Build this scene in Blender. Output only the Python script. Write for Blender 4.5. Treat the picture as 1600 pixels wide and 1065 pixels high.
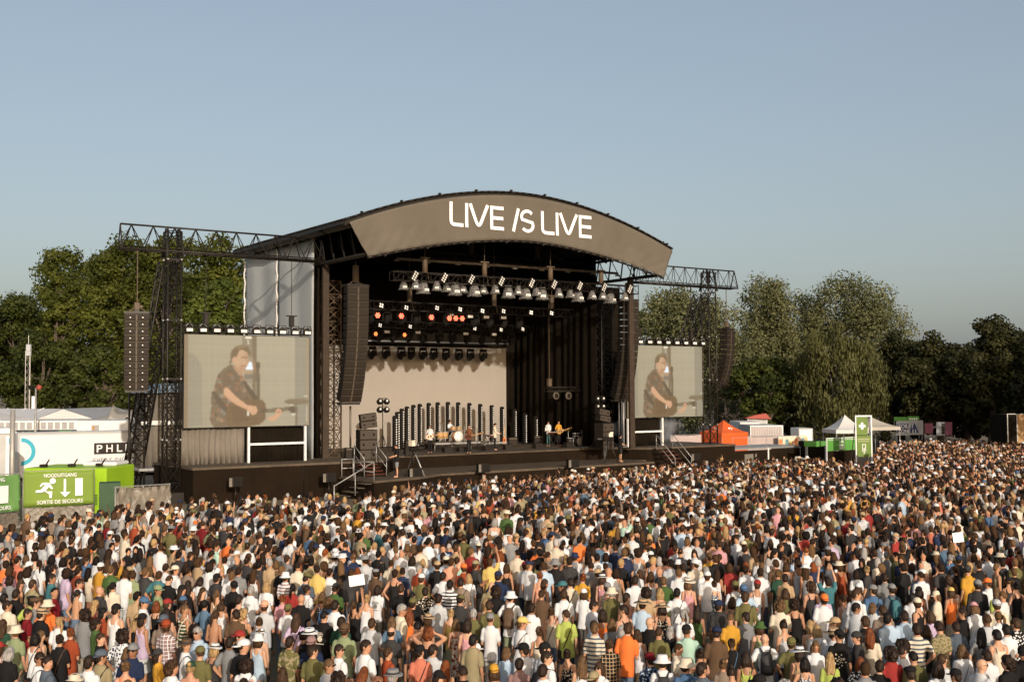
import bpy, bmesh, math, random
import numpy as np
from mathutils import Vector, Matrix

R = random.Random(7)
NR = np.random.default_rng(11)
scene = bpy.context.scene
for o in list(bpy.data.objects):
    bpy.data.objects.remove(o)
COL = scene.collection
RAD = math.radians

# ------------------------------------------------------------------ camera
FOCAL, PW, PH, EYE = 1800.0, 1600, 1065, 5.7
PITCH, ROLL = math.atan(80 / FOCAL), RAD(0.33)
cam_data = bpy.data.cameras.new('camera')
cam = bpy.data.objects.new('camera', cam_data)
COL.objects.link(cam)
cam_data.sensor_fit = 'HORIZONTAL'
cam_data.sensor_width = 36.0
cam_data.lens = 36.0 * FOCAL / PW
cam_data.clip_start = 0.1
cam_data.clip_end = 6000
FW = Vector((0, math.cos(PITCH), math.sin(PITCH)))
UP0 = Vector((0, -math.sin(PITCH), math.cos(PITCH)))
RT = Vector((1, 0, 0)) * math.cos(ROLL) - UP0 * math.sin(ROLL)
UP = UP0 * math.cos(ROLL) + Vector((1, 0, 0)) * math.sin(ROLL)
m = Matrix((RT, UP, -FW)).transposed().to_4x4()
m.translation = (0, 0, EYE)
cam.matrix_world = m
scene.camera = cam

# ------------------------------------------------------------------ light
SUN_EL = RAD(15)
SUN_TRAVEL = Vector((-0.33, 0.944, 0)).normalized()          # horizontal direction the sunlight travels
sun_dir = Vector((SUN_TRAVEL.x * math.cos(SUN_EL), SUN_TRAVEL.y * math.cos(SUN_EL), -math.sin(SUN_EL)))
sd = bpy.data.lights.new('sun', 'SUN')
sd.energy = 3.6
sd.angle = RAD(0.55)
sd.color = (1.0, 0.895, 0.77)
sun = bpy.data.objects.new('sun', sd)
sun.rotation_euler = sun_dir.to_track_quat('-Z', 'Y').to_euler()
sun.location = (40, -60, 40)
COL.objects.link(sun)

world = bpy.data.worlds.new('World')
scene.world = world
world.use_nodes = True
wn = world.node_tree.nodes
wl = world.node_tree.links
bg = wn['Background']
sky = wn.new('ShaderNodeTexSky')
sky.sky_type = 'NISHITA'
sky.sun_disc = False
sky.sun_elevation = SUN_EL
sky.sun_rotation = math.atan2(-SUN_TRAVEL.x, -SUN_TRAVEL.y)
sky.air_density = 0.9
sky.dust_density = 4.0
sky.ozone_density = 0.8
haze_tint = wn.new('ShaderNodeVectorMath')          # summer haze: a touch less blue, the same all over the sky
haze_tint.operation = 'MULTIPLY'
haze_tint.inputs[1].default_value = (1.13, 1.02, .93)
wl.new(sky.outputs[0], haze_tint.inputs[0])
haze_mix = wn.new('ShaderNodeMix')                    # and an even veil of pale haze over the whole sky
haze_mix.data_type = 'RGBA'
haze_mix.inputs[0].default_value = .35
haze_mix.inputs[7].default_value = (2.45, 2.95, 3.4, 1)
wl.new(haze_tint.outputs[0], haze_mix.inputs[6])
wl.new(haze_mix.outputs[2], bg.inputs[0])
bg.inputs[1].default_value = 0.15

vs = scene.view_settings
vs.view_transform = 'Standard'
vs.look = 'None'
vs.exposure = 0.1
vs.gamma = 1.0
vs.use_curve_mapping = False
scene.cycles.max_bounces = 5
scene.cycles.diffuse_bounces = 3
scene.cycles.glossy_bounces = 2
scene.cycles.transmission_bounces = 3
scene.cycles.transparent_max_bounces = 8
scene.cycles.volume_bounces = 0

# ------------------------------------------------------------------ frames of reference
C0 = np.array([0, 0, EYE])


def ray(x, y):
    d = FW + RT * ((x - PW / 2) / FOCAL) - UP * ((y - PH / 2) / FOCAL)
    return np.array(d)


def at_z(x, y, z):
    d = ray(x, y)
    return C0 + d * ((z - EYE) / d[2])


def at_Y(x, y, Y):
    d = ray(x, y)
    return C0 + d * (Y / d[1])


TH_A = math.atan((3380 - 800) / FOCAL)
SU = np.array([math.sin(TH_A), math.cos(TH_A), 0])
SV = np.array([-math.cos(TH_A), math.sin(TH_A), 0])
SO = at_z(301, 731, 1.9)
SO[2] = 0
STAGE_ROT = math.atan2(SU[1], SU[0])


def S(u, v, z=0.0):
    return SO + SU * u + SV * v + np.array([0, 0, z])


# ------------------------------------------------------------------ object helpers
def tag(o, label=None, cat=None, group=None, kind=None):
    if label:
        o['label'] = label
    if cat:
        o['category'] = cat
    if group:
        o['group'] = group
    if kind:
        o['kind'] = kind
    return o


def empty(name, loc=(0, 0, 0), rz=0.0, label=None, cat=None, group=None):
    o = bpy.data.objects.new(name, None)
    o.empty_display_size = 0.3
    o.location = Vector(loc)
    o.rotation_euler = (0, 0, rz)
    COL.objects.link(o)
    return tag(o, label, cat, group)


def link(name, me, parent=None, loc=None, rz=None):
    o = bpy.data.objects.new(name, me)
    COL.objects.link(o)
    if parent is not None:
        o.parent = parent
    if loc is not None:
        o.location = Vector(loc)
    if rz is not None:
        o.rotation_euler = (0, 0, rz)
    return o


KIDS = {}


def copy_tree(root, loc=None, rz=None, parent=None, label=None):
    c = root.copy()
    COL.objects.link(c)
    if parent is not None:
        c.parent = parent
    if loc is not None:
        c.location = Vector(loc)
    if rz is not None:
        c.rotation_euler = (c.rotation_euler[0], c.rotation_euler[1], rz)
    if label:
        c['label'] = label
    for ch in root.children:
        copy_tree(ch, parent=c)
    return c


class MB:
    """collects shapes, builds ONE mesh object"""

    def __init__(self):
        self.v, self.f, self.mi, self.sm = [], [], [], []

    def add(self, verts, faces, mi=0, smooth=False):
        n = len(self.v)
        self.v.extend([tuple(float(c) for c in p) for p in verts])
        for f in faces:
            self.f.append(tuple(i + n for i in f))
            self.mi.append(mi)
            self.sm.append(smooth)
        return self

    def box(self, x0, x1, y0, y1, z0, z1, mi=0):
        v = [(x0, y0, z0), (x1, y0, z0), (x1, y1, z0), (x0, y1, z0), (x0, y0, z1), (x1, y0, z1), (x1, y1, z1), (x0, y1, z1)]
        return self.add(v, [(0, 3, 2, 1), (4, 5, 6, 7), (0, 1, 5, 4), (1, 2, 6, 5), (2, 3, 7, 6), (3, 0, 4, 7)], mi)

    def bevbox(self, x0, x1, y0, y1, z0, z1, b=0.02, mi=0):
        """box with chamfered vertical and horizontal edges"""
        n = len(self.v)
        bm = bmesh.new()
        bmesh.ops.create_cube(bm, size=1)
        for w in bm.verts:
            w.co = ((x0 + x1) / 2 + w.co.x * (x1 - x0), (y0 + y1) / 2 + w.co.y * (y1 - y0), (z0 + z1) / 2 + w.co.z * (z1 - z0))
        bmesh.ops.bevel(bm, geom=bm.edges[:], offset=b, segments=1, affect='EDGES')
        bm.verts.index_update()
        self.add([w.co[:] for w in bm.verts], [[w.index for w in f.verts] for f in bm.faces], mi)
        bm.free()
        return self

    def tube(self, p0, p1, r, n=4, r1=None, mi=0, cap=True, smooth=None):
        p0, p1 = Vector(p0), Vector(p1)
        d = p1 - p0
        if d.length < 1e-6:
            return self
        r1 = r if r1 is None else r1
        d.normalize()
        a = d.orthogonal().normalized() if abs(d.z) < 0.95 else Vector((1, 0, 0))
        a = (a - d * a.dot(d)).normalized()
        b = d.cross(a)
        vs_ = []
        for p, rr in ((p0, r), (p1, r1)):
            for i in range(n):
                t = 2 * math.pi * (i + .5) / n
                vs_.append(p + a * (rr * math.cos(t)) + b * (rr * math.sin(t)))
        fs = [(i, (i + 1) % n, n + (i + 1) % n, n + i) for i in range(n)]
        if cap:
            fs += [tuple(range(n - 1, -1, -1)), tuple(range(n, 2 * n))]
        return self.add(vs_, fs, mi, n > 5 if smooth is None else smooth)

    def path(self, pts, r, n=5, mi=0):
        for a, b in zip(pts[:-1], pts[1:]):
            self.tube(a, b, r, n, mi=mi)
        return self

    def loft(self, rings, mi=0, cap=True, smooth=True, closed=True):
        """rings: list of equally long point lists"""
        n = len(rings[0])
        vs_ = [p for r in rings for p in r]
        fs = []
        k = n if closed else n - 1
        for i in range(len(rings) - 1):
            for j in range(k):
                fs.append((i * n + j, i * n + (j + 1) % n, (i + 1) * n + (j + 1) % n, (i + 1) * n + j))
        if cap and closed:
            fs.append(tuple(range(n - 1, -1, -1)))
            fs.append(tuple((len(rings) - 1) * n + j for j in range(n)))
        return self.add(vs_, fs, mi, smooth)

    def lathe(self, prof, c=(0, 0, 0), n=12, axis='z', mi=0, cap=True):
        rings = []
        for r, h in prof:
            ring = []
            for i in range(n):
                t = 2 * math.pi * i / n
                x, y = r * math.cos(t), r * math.sin(t)
                if axis == 'z':
                    p = (c[0] + x, c[1] + y, c[2] + h)
                elif axis == 'y':
                    p = (c[0] + x, c[1] + h, c[2] - y)
                else:
                    p = (c[0] + h, c[1] + x, c[2] + y)
                ring.append(p)
            rings.append(ring)
        return self.loft(rings, mi, cap)

    def ball(self, c, rx, ry=None, rz=None, nu=10, nv=6, mi=0):
        ry = rx if ry is None else ry
        rz = rx if rz is None else rz
        rings = []
        for k in range(nv + 1):
            a = -math.pi / 2 + math.pi * (k + .0001) / (nv + .0002)
            rings.append([(c[0] + rx * math.cos(a) * math.cos(2 * math.pi * i / nu), c[1] + ry * math.cos(a) * math.sin(2 * math.pi * i / nu), c[2] + rz * math.sin(a)) for i in range(nu)])
        return self.loft(rings, mi, False)

    def prism(self, poly, y0, y1, mi=0, axis='y'):
        """poly in (x,z), extruded along y"""
        n = len(poly)
        if axis == 'y':
            vs_ = [(x, y0, z) for x, z in poly] + [(x, y1, z) for x, z in poly]
        elif axis == 'x':
            vs_ = [(y0, x, z) for x, z in poly] + [(y1, x, z) for x, z in poly]
        else:
            vs_ = [(x, z, y0) for x, z in poly] + [(x, z, y1) for x, z in poly]
        fs = [(i, (i + 1) % n, n + (i + 1) % n, n + i) for i in range(n)]
        fs += [tuple(range(n - 1, -1, -1)), tuple(range(n, 2 * n))]
        return self.add(vs_, fs, mi)

    def mesh(self, name, mats):
        me = bpy.data.meshes.new(name)
        me.from_pydata(self.v, [], self.f)
        for mt in (mats if isinstance(mats, (list, tuple)) else [mats]):
            me.materials.append(mt)
        me.polygons.foreach_set('material_index', self.mi)
        me.polygons.foreach_set('use_smooth', self.sm)
        bm = bmesh.new()
        bm.from_mesh(me)
        bmesh.ops.recalc_face_normals(bm, faces=bm.faces[:])
        bm.to_mesh(me)
        bm.free()
        me.update()
        return me

    def build(self, name, mats, parent=None, loc=None, rz=None):
        return link(name, self.mesh(name, mats), parent, loc, rz)


# ------------------------------------------------------------------ materials
def nodes_of(name):
    mt = bpy.data.materials.new(name)
    mt.use_nodes = True
    return mt, mt.node_tree.nodes, mt.node_tree.links


def mat(name, col, rough=0.7, var=0.12, scale=3.0, bump=0.0, bscale=20.0, metal=0.0, spec=0.3, trans=0.0, stretch=None, attr=None, emis=None, estr=0.0):
    mt, n, l = nodes_of(name)
    p = n['Principled BSDF']
    p.inputs['Roughness'].default_value = rough
    p.inputs['Metallic'].default_value = metal
    p.inputs['Specular IOR Level'].default_value = spec
    tc = n.new('ShaderNodeTexCoord')
    vec = tc.outputs['Object']
    if stretch:
        mp = n.new('ShaderNodeMapping')
        mp.inputs['Scale'].default_value = stretch
        l.new(vec, mp.inputs[0])
        vec = mp.outputs[0]
    nz = n.new('ShaderNodeTexNoise')
    nz.inputs['Scale'].default_value = scale
    nz.inputs['Detail'].default_value = 5
    l.new(vec, nz.inputs['Vector'])
    mr = n.new('ShaderNodeMapRange')
    mr.inputs['From Min'].default_value = 0.3
    mr.inputs['From Max'].default_value = 0.7
    mr.inputs['To Min'].default_value = 1 - var
    mr.inputs['To Max'].default_value = 1 + var
    l.new(nz.outputs['Fac'], mr.inputs[0])
    mul = n.new('ShaderNodeVectorMath')
    mul.operation = 'SCALE'
    if attr:
        at = n.new('ShaderNodeAttribute')
        at.attribute_type, at.attribute_name = attr
        l.new(at.outputs['Color' if attr[0] != 'x' else 'Vector'], mul.inputs[0])
    else:
        mul.inputs[0].default_value = col[:3]
    l.new(mr.outputs[0], mul.inputs['Scale'])
    l.new(mul.outputs[0], p.inputs['Base Color'])
    if bump:
        nb = n.new('ShaderNodeTexNoise')
        nb.inputs['Scale'].default_value = bscale
        nb.inputs['Detail'].default_value = 4
        l.new(vec, nb.inputs['Vector'])
        bp = n.new('ShaderNodeBump')
        bp.inputs['Strength'].default_value = min(1, bump * 4)
        bp.inputs['Distance'].default_value = bump
        l.new(nb.outputs['Fac'], bp.inputs['Height'])
        l.new(bp.outputs[0], p.inputs['Normal'])
    if trans:
        tr = n.new('ShaderNodeBsdfTranslucent')
        l.new(mul.outputs[0], tr.inputs['Color'])
        mx = n.new('ShaderNodeMixShader')
        mx.inputs[0].default_value = trans
        l.new(p.outputs[0], mx.inputs[1])
        l.new(tr.outputs[0], mx.inputs[2])
        l.new(mx.outputs[0], n['Material Output'].inputs['Surface'])
    if emis:
        p.inputs['Emission Color'].default_value = (*emis, 1)
        p.inputs['Emission Strength'].default_value = estr
    return mt


M = {}
M['black_metal'] = mat('black_metal', (.015, .011, .0075), .5, .3, 4, spec=.4)
M['black_fabric'] = mat('black_fabric', (.0105, .0075, .0045), .95, .25, 1.5, .006, 30, spec=.1)
M['skirt_fabric'] = mat('skirt_fabric', (.014, .0085, .0045), .95, .2, .8, .01, 6, spec=.1)
M['roof_black'] = mat('roof_black', (.010, .009, .008), .8, .2, 1, spec=.2)
M['dark_truss'] = mat('dark_truss', (.017, .013, .009), .5, .25, 5, metal=.3, spec=.4)
M['steel'] = mat('steel', (.42, .42, .41), .45, .15, 6, metal=.6)
M['alu'] = mat('alu', (.34, .33, .31), .45, .15, 8, metal=.4)
M['white_metal'] = mat('white_metal', (.72, .70, .67), .5, .07, 4)
M['banner'] = mat('banner', (.116, .099, .075), .75, .08, .5, .05, 1.3, spec=.25)
M['letter_white'] = mat('letter_white', (.80, .80, .79), .7, .03, 2)
M['side_tarp'] = mat('side_tarp', (.56, .58, .57), .55, .05, .5, .02, 1.2, spec=.3, trans=.3, stretch=(1, 1, .25))
M['deck'] = mat('deck', (.085, .063, .043), .75, .25, 2.0)
M['deck_edge'] = mat('deck_edge', (.02, .018, .016), .7, .2, 3)
M['pleat_grey'] = mat('pleat_grey', (.17, .15, .125), .95, .12, 1, .004, 30, spec=.05)
M['speaker'] = mat('speaker', (.014, .0095, .006), .75, .2, 6, .003, 60, spec=.3)
M['grille'] = mat('grille', (.021, .0145, .009), .7, .25, 30, .003, 120, spec=.3)
M['seam'] = mat('seam', (.085, .066, .046), .6, .2, 6, spec=.3)
M['cone'] = mat('cone', (.011, .0095, .008), .8, .2, 6, spec=.15)
M['lens_white'] = mat('lens_white', (.75, .72, .66), .35, .05, 6)
M['plastic_cover'] = mat('plastic_cover', (.24, .23, .215), .2, .45, 7, .02, 9, spec=.7)
M['red_light'] = mat('red_light', (.9, .08, .04), .4, .02, 4, emis=(1, .10, .05), estr=5.0)
M['warm_light'] = mat('warm_light', (.9, .8, .6), .4, .02, 4, emis=(1, .9, .75), estr=1.1)
M['orange_light'] = mat('orange_light', (.9, .3, .1), .4, .02, 4, emis=(1, .25, .06), estr=2.2)
M['bar_led'] = mat('bar_led', (.78, .76, .72), .4, .02, 4, emis=(1, .95, .88), estr=.08)
M['wood'] = mat('wood', (.30, .15, .06), .5, .3, 6, stretch=(1, 1, 6))
M['red_wood'] = mat('red_wood', (.10, .03, .018), .35, .2, 6)
M['cream'] = mat('cream', (.70, .62, .48), .5, .06, 5)
M['brass'] = mat('brass', (.55, .38, .12), .3, .2, 6, metal=.9)
M['post_brown'] = mat('post_brown', (.042, .028, .018), .6, .2, 3)
M['hoist'] = mat('hoist', (.10, .07, .045), .6, .2, 5)
M['chain'] = mat('chain', (.10, .09, .08), .6, .2, 6)
M['ground'] = None

_n = M['plastic_cover'].node_tree.nodes['Principled BSDF']
_n.inputs['Alpha'].default_value = .5

# ------------------------------------------------------------------ ground
def ground_material():
    mt, n, l = nodes_of('trodden_grass')
    p = n['Principled BSDF']
    p.inputs['Roughness'].default_value = .95
    tc = n.new('ShaderNodeTexCoord')
    a = n.new('ShaderNodeTexNoise')
    a.inputs['Scale'].default_value = .25
    a.inputs['Detail'].default_value = 8
    l.new(tc.outputs['Object'], a.inputs['Vector'])
    r = n.new('ShaderNodeValToRGB')
    r.color_ramp.elements[0].color = (.105, .088, .048, 1)
    r.color_ramp.elements[1].color = (.17, .125, .08, 1)  # tan lightened to add warm bounce light to the shadows between people
    r.color_ramp.elements[0].position = .4
    r.color_ramp.elements[1].position = .6
    l.new(a.outputs['Fac'], r.inputs[0])
    l.new(r.outputs[0], p.inputs['Base Color'])
    return mt


def field_z(y):
    """the field falls a little towards the camera platform"""
    t = np.clip((50 - np.asarray(y, float)) / 30, 0, 1)
    return -.55 * t * t * (3 - 2 * t)


gm = MB()
ys_ = [-600, -50] + [18 + 2 * i for i in range(17)] + [60, 120, 4000]
gm.loft([[(x, y, float(field_z(y))) for x in (-2500, -300, 300, 2500)] for y in ys_], closed=False)
tag(gm.build('ground', ground_material()), kind='structure')


def st_v(x, y, v):
    d = ray(x, y)
    t = (v - (C0 - SO) @ SV) / (d @ SV)
    q = C0 + d * t - SO
    return float(q @ SU), float(q @ SV), float(q[2])


def st_u(x, y, u):
    d = ray(x, y)
    t = (u - (C0 - SO) @ SU) / (d @ SU)
    q = C0 + d * t - SO
    return float(q @ SU), float(q @ SV), float(q[2])


def st_z(x, y, z):
    q = at_z(x, y, z) - SO
    return float(q @ SU), float(q @ SV), float(z)


def on_stage(o_, u=0, v=0, z=0, rot=0.0):
    o_.location = Vector(S(u, v, z))
    o_.rotation_euler = (0, 0, STAGE_ROT + rot)
    return o_


# ------------------------------------------------------------------ the stage itself (local axes = stage axes u, v, z)
stage = on_stage(empty('concert_stage', label='large black open-air stage with curved roof and taupe front banner', cat='stage'))
DK = 1.9

# deck outline (u, v): wings in front, main front set back a little
outline = [(0, 0), (11.2, 0), (13.6, 3.2), (30.0, 3.2), (31.6, .6), (40, .6), (40, 6.5), (30.5, 6.5), (30.5, 14.6), (8.6, 14.6), (8.6, 6.5), (0, 6.5)]
b = MB()
b.prism([(x, y) for x, y in outline], DK - .12, DK, axis='z')
b.build('deck', M['deck'], stage)


def skirt(pts, z0, z1, name='skirt', mt='skirt_fabric', parent=stage, wave=.025):
    """hanging fabric with soft pleats, 3 cm thick"""
    b_ = MB()
    fr, bk = [], []
    for (x0, y0), (x1, y1) in zip(pts[:-1], pts[1:]):
        L = math.hypot(x1 - x0, y1 - y0)
        k = max(2, int(L / .22))
        nx, ny = (y1 - y0) / L, -(x1 - x0) / L
        for i in range(k + (1 if (x1, y1) == pts[-1] else 0)):
            t = i / k
            w = wave * math.sin(i * 1.9 + x0) + NR.normal(0, wave * .4)
            x, y = x0 + (x1 - x0) * t, y0 + (y1 - y0) * t
            fr.append(((x, y, z1), (x + nx * w, y + ny * w, z0)))
            bk.append(((x - nx * .03, y - ny * .03, z1), (x - nx * .03, y - ny * .03, z0)))
    n = len(fr)
    vs_ = [q for p in fr for q in p] + [q for p in bk for q in p]
    fs = []
    for i in range(n - 1):
        fs.append((2 * i, 2 * i + 2, 2 * i + 3, 2 * i + 1))
        fs.append((2 * n + 2 * i, 2 * n + 2 * i + 1, 2 * n + 2 * i + 3, 2 * n + 2 * i + 2))
    fs.append((0, 1, 2 * n + 1, 2 * n))
    fs.append((2 * n - 2, 2 * n * 2 - 2, 2 * n * 2 - 1, 2 * n - 1))
    b_.add(vs_, fs, 0, False)
    return b_.build(name, M[mt], parent)


skirt([(.05, 6.4), (.05, .05), (6.2, .05)], 0, DK - .125)
skirt([(6.24, .05), (11.15, .05), (13.55, 3.25)], 0, DK - .125)
skirt([(13.6, 3.25), (21.8, 3.25), (29.95, 3.25)], 0, DK - .125)
skirt([(30.0, 3.2), (31.6, .65), (35.3, .65)], 0, DK - .125)
skirt([(35.34, .65), (39.95, .65), (39.95, 6.4)], 0, DK - .125)
b = MB()
b.box(13.62, 29.9, 3.12, 3.3, DK + .003, DK + .09)
b.build('edge_strip', M['deck_edge'], stage)

# low walkway in front of the stage, with the camera platform
b = MB()
b.prism([(11.6, -3.3), (13.8, -1.9), (30.5, -1.3), (30.5, .55), (31.4, .55), (30.0, 3.1), (13.7, 3.1), (11.6, .4)], .98, 1.1, axis='z')
b.prism([(8.2, -4.3), (11.57, -3.3), (11.57, -.2), (8.2, -.2)], .98, 1.1, axis='z')
b.build('walkway', M['deck'], stage)
skirt([(8.2, -.25), (8.2, -4.28), (11.6, -3.28), (13.8, -1.88), (30.5, -1.28), (30.5, .5)], 0, .975)

# roof: barrel vault
AP, EN, UC, HW = 17.52, 14.98, 19.5, 11.95


def arch(u, lift=0.0):
    t = (u - UC) / HW
    return EN + (AP - EN) * (1 - abs(t) ** 1.9) + lift


NA = 48
US = [UC - HW + 2 * HW * i / NA for i in range(NA + 1)]


def sheet(rows, thick, mats, name, parent, off=(0, 0, 1)):
    """closed sheet from a grid of points, given a thickness along off"""
    nr, nc = len(rows), len(rows[0])
    vs_ = [p for r in rows for p in r]
    vs2 = [(p[0] - off[0] * thick, p[1] - off[1] * thick, p[2] - off[2] * thick) for p in vs_]
    N_ = nr * nc
    fs = []
    for i in range(nr - 1):
        for j in range(nc - 1):
            a, b_, c, d = i * nc + j, i * nc + j + 1, (i + 1) * nc + j + 1, (i + 1) * nc + j
            fs.append((a, b_, c, d))
            fs.append((N_ + d, N_ + c, N_ + b_, N_ + a))
    for j in range(nc - 1):
        fs.append((j + 1, j, N_ + j, N_ + j + 1))
        a = (nr - 1) * nc
        fs.append((a + j, a + j + 1, N_ + a + j + 1, N_ + a + j))
    for i in range(nr - 1):
        fs.append((i * nc, (i + 1) * nc, N_ + (i + 1) * nc, N_ + i * nc))
        fs.append(((i + 1) * nc + nc - 1, i * nc + nc - 1, N_ + i * nc + nc - 1, N_ + (i + 1) * nc + nc - 1))
    mb = MB()
    mb.add(vs_ + vs2, fs, 0, True)
    return mb.build(name, mats, parent)


vrows = [-2.1, 1.2, 4.6, 8.0, 11.2, 14.0]
sheet([[(u, v, arch(u, .12)) for u in US] for v in vrows], .05, M['roof_black'], 'roof_canopy', stage)
for v in vrows:                                      # arch girders
    b = MB()
    ring = []
    for u in US:
        z = arch(u)
        ring.append([(u, v - .09, z - .22), (u, v + .09, z - .22), (u, v + .09, z + .05), (u, v - .09, z + .05)])
    b.loft(ring, smooth=False)
    b.build('arch_girder', M['dark_truss'], stage)
for k, u in enumerate(US):                           # purlins
    if k % 6 == 0:
        b = MB()
        b.box(u - .06, u + .06, -2.0, 13.9, arch(u) - .14, arch(u) + .03)
        b.build('purlin', M['dark_truss'], stage)
b = MB()                                             # rim tubes at the front, a bright keder rail with clamps
b.path([(u, -2.24, arch(u, .10)) for u in US], .06, 6)
for u in US[2::5]:
    b.box(u - .06, u + .06, -2.32, -2.16, arch(u) + .16, arch(u) + .24)
b.build('rim', M['dark_truss'], stage)
# grey edge panels along the open end of the roof, one per bay
for v0, v1 in ((-2.0, 1.1), (1.3, 4.5), (4.7, 7.9), (8.1, 11.1), (11.3, 13.9)):
    b = MB()
    u0 = US[0]
    b.add([(u0 - .06, v0, EN + .12), (u0 - .06, v1, EN + .06), (u0 + .5, v1, EN - .28), (u0 + .5, v0, EN - .28)], [(0, 1, 2, 3)])
    b.add([(u0 - .08, v0, EN + .16), (u0 - .08, v1, EN + .10), (u0 + .5, v1, EN - .23), (u0 + .5, v0, EN - .23)], [(0, 1, 2, 3)])
    b.build('edge_panel', M['banner'], stage)

# front banner, hung from the roof rim and pulled forward at the bottom
NB = 96


def ban_edges(s):
    ut = 7.72 + (31.3 - 7.72) * s
    zt = arch(ut) - .12
    ub = 8.84 + (30.5 - 8.84) * s
    t = (ub - 19.67) / 10.83
    zb = 13.12 + 1.62 * (1 - abs(t) ** 1.75)
    return (ut, -2.40, zt), (ub, -2.46, zb)


def ban(s, q):
    """s 0..1 along, q 0 top .. 1 bottom"""
    a, c = ban_edges(s)
    u = a[0] + (c[0] - a[0]) * q
    v = a[1] + (c[1] - a[1]) * q
    z = a[2] + (c[2] - a[2]) * q
    e = max(0, abs(s - .5) * 2 - .45) / .55                  # folds grow towards the corners
    v += .05 * math.sin(math.pi * q) * .9
    v -= e * .034 * q * math.sin(150 * s + 14 * q + 3 * q * q) * (0.4 + q) + .012 * math.sin(150 * s + 5 * q) * q
    v += .03 * math.exp(-((q - .55) / .05) ** 2) * e
    return u, v, z


rows = [[ban(i / (NB * 2), k / 14) for i in range(NB * 2 + 1)] for k in range(15)]
banner = sheet(rows, .012, M['banner'], 'fascia_banner', stage, off=(0, -1, 0))


def ban_at(u, z):
    """v of the banner where its surface has stage coordinates u, z"""
    s, q = (u - 8.2) / 22.6, .5
    for _ in range(6):
        a, c = ban_edges(s)
        q = (z - a[2]) / (c[2] - a[2])
        uu = a[0] + (c[0] - a[0]) * q
        s += (u - uu) / 22.6
    return ban(s, min(1, max(0, q)))[1]


def ribbon(pts, w, parent, name='letter', off=.035, th=.02, mt='letter_white'):
    """flat stroke of width w through pts (u, z) lying on the banner"""
    fine = [pts[0]]
    for p0, p1 in zip(pts[:-1], pts[1:]):
        k = max(1, int(math.hypot(p1[0] - p0[0], p1[1] - p0[1]) / .3))
        for i in range(1, k + 1):
            fine.append((p0[0] + (p1[0] - p0[0]) * i / k, p0[1] + (p1[1] - p0[1]) * i / k))
    L, Rr = [], []
    n = len(fine)
    for i in range(n):
        t0 = Vector(fine[i]) - Vector(fine[max(0, i - 1)])
        t1 = Vector(fine[min(n - 1, i + 1)]) - Vector(fine[i])
        t0 = t0.normalized() if t0.length > 1e-9 else t1.normalized()
        t1 = t1.normalized() if t1.length > 1e-9 else t0
        t = (t0 + t1).normalized()
        k = w / 2 / max(.5, t.dot(t1))
        nx, nz = -t.y, t.x
        L.append((fine[i][0] + nx * k, fine[i][1] + nz * k))
        Rr.append((fine[i][0] - nx * k, fine[i][1] - nz * k))
    vs_, fs = [], []
    for a, c in zip(L, Rr):
        for p in (a, c):
            v = ban_at(*p)
            vs_.append((p[0], v - off - th, p[1]))
            vs_.append((p[0], v - off, p[1]))
    for i in range(n - 1):
        a, c = i * 4, (i + 1) * 4
        fs += [(a, a + 2, c + 2, c), (a + 1, c + 1, c + 3, a + 3), (a, c, c + 1, a + 1), (a + 2, a + 3, c + 3, c + 2)]
    fs += [(0, 1, 3, 2), (4 * n - 4, 4 * n - 2, 4 * n - 1, 4 * n - 3)]
    return vs_, fs


def letter(strokes, w):
    b_ = MB()
    for k, pts in enumerate(strokes):
        b_.add(*ribbon(pts, w, banner, off=.035 + .003 * k))
    return b_.build('letter', M['letter_white'], banner)


def bez(p0, p1, p2, k=6):
    return [((1 - t) ** 2 * p0[0] + 2 * t * (1 - t) * p1[0] + t * t * p2[0], (1 - t) ** 2 * p0[1] + 2 * t * (1 - t) * p1[1] + t * t * p2[1]) for t in [i / k for i in range(1, k + 1)]]


VB = -2.43
W_ = .205


def px2(x, y):
    u, v, z = st_v(x, y, VB - .08)
    return u, z


Z0 = (px2(704, 355)[1] + px2(925, 371.5)[1]) / 2 + .02       # baseline
Z1 = (px2(704, 315)[1] + px2(925, 337)[1]) / 2                # cap height
ux = lambda x: px2(x, 345)[0]
h = W_ / 2


def letter_L(a, b2):
    ua, ub = ux(a) + h, ux(b2)
    letter([[(ua, Z1), (ua, Z0 + .35)] + bez((ua, Z0 + .35), (ua, Z0 + h), (ua + .3, Z0 + h)) + [(ub, Z0 + h)]], W_)


def letter_I(a):
    ua = ux(a) + h
    letter([[(ua, Z1), (ua, Z0)]], W_)


def letter_V(a, b2):
    ua, ub = ux(a), ux(b2)
    um = (ua + ub) / 2
    letter([[(ua + .08, Z1), (um - .2, Z0 + .38)] + bez((um - .2, Z0 + .38), (um - .03, Z0 + .0), (um + .16, Z0 + .40)) + [(ub - .08, Z1)]], W_)


def letter_E(a, b2):
    ua, ub = ux(a) + h, ux(b2)
    zm = (Z0 + Z1) / 2
    letter([[(ua, Z1), (ua, Z0)], [(ua, Z1 - h), (ub, Z1 - h)], [(ua, zm), (ub - .03, zm)], [(ua, Z0 + h), (ub, Z0 + h)]], W_)


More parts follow.
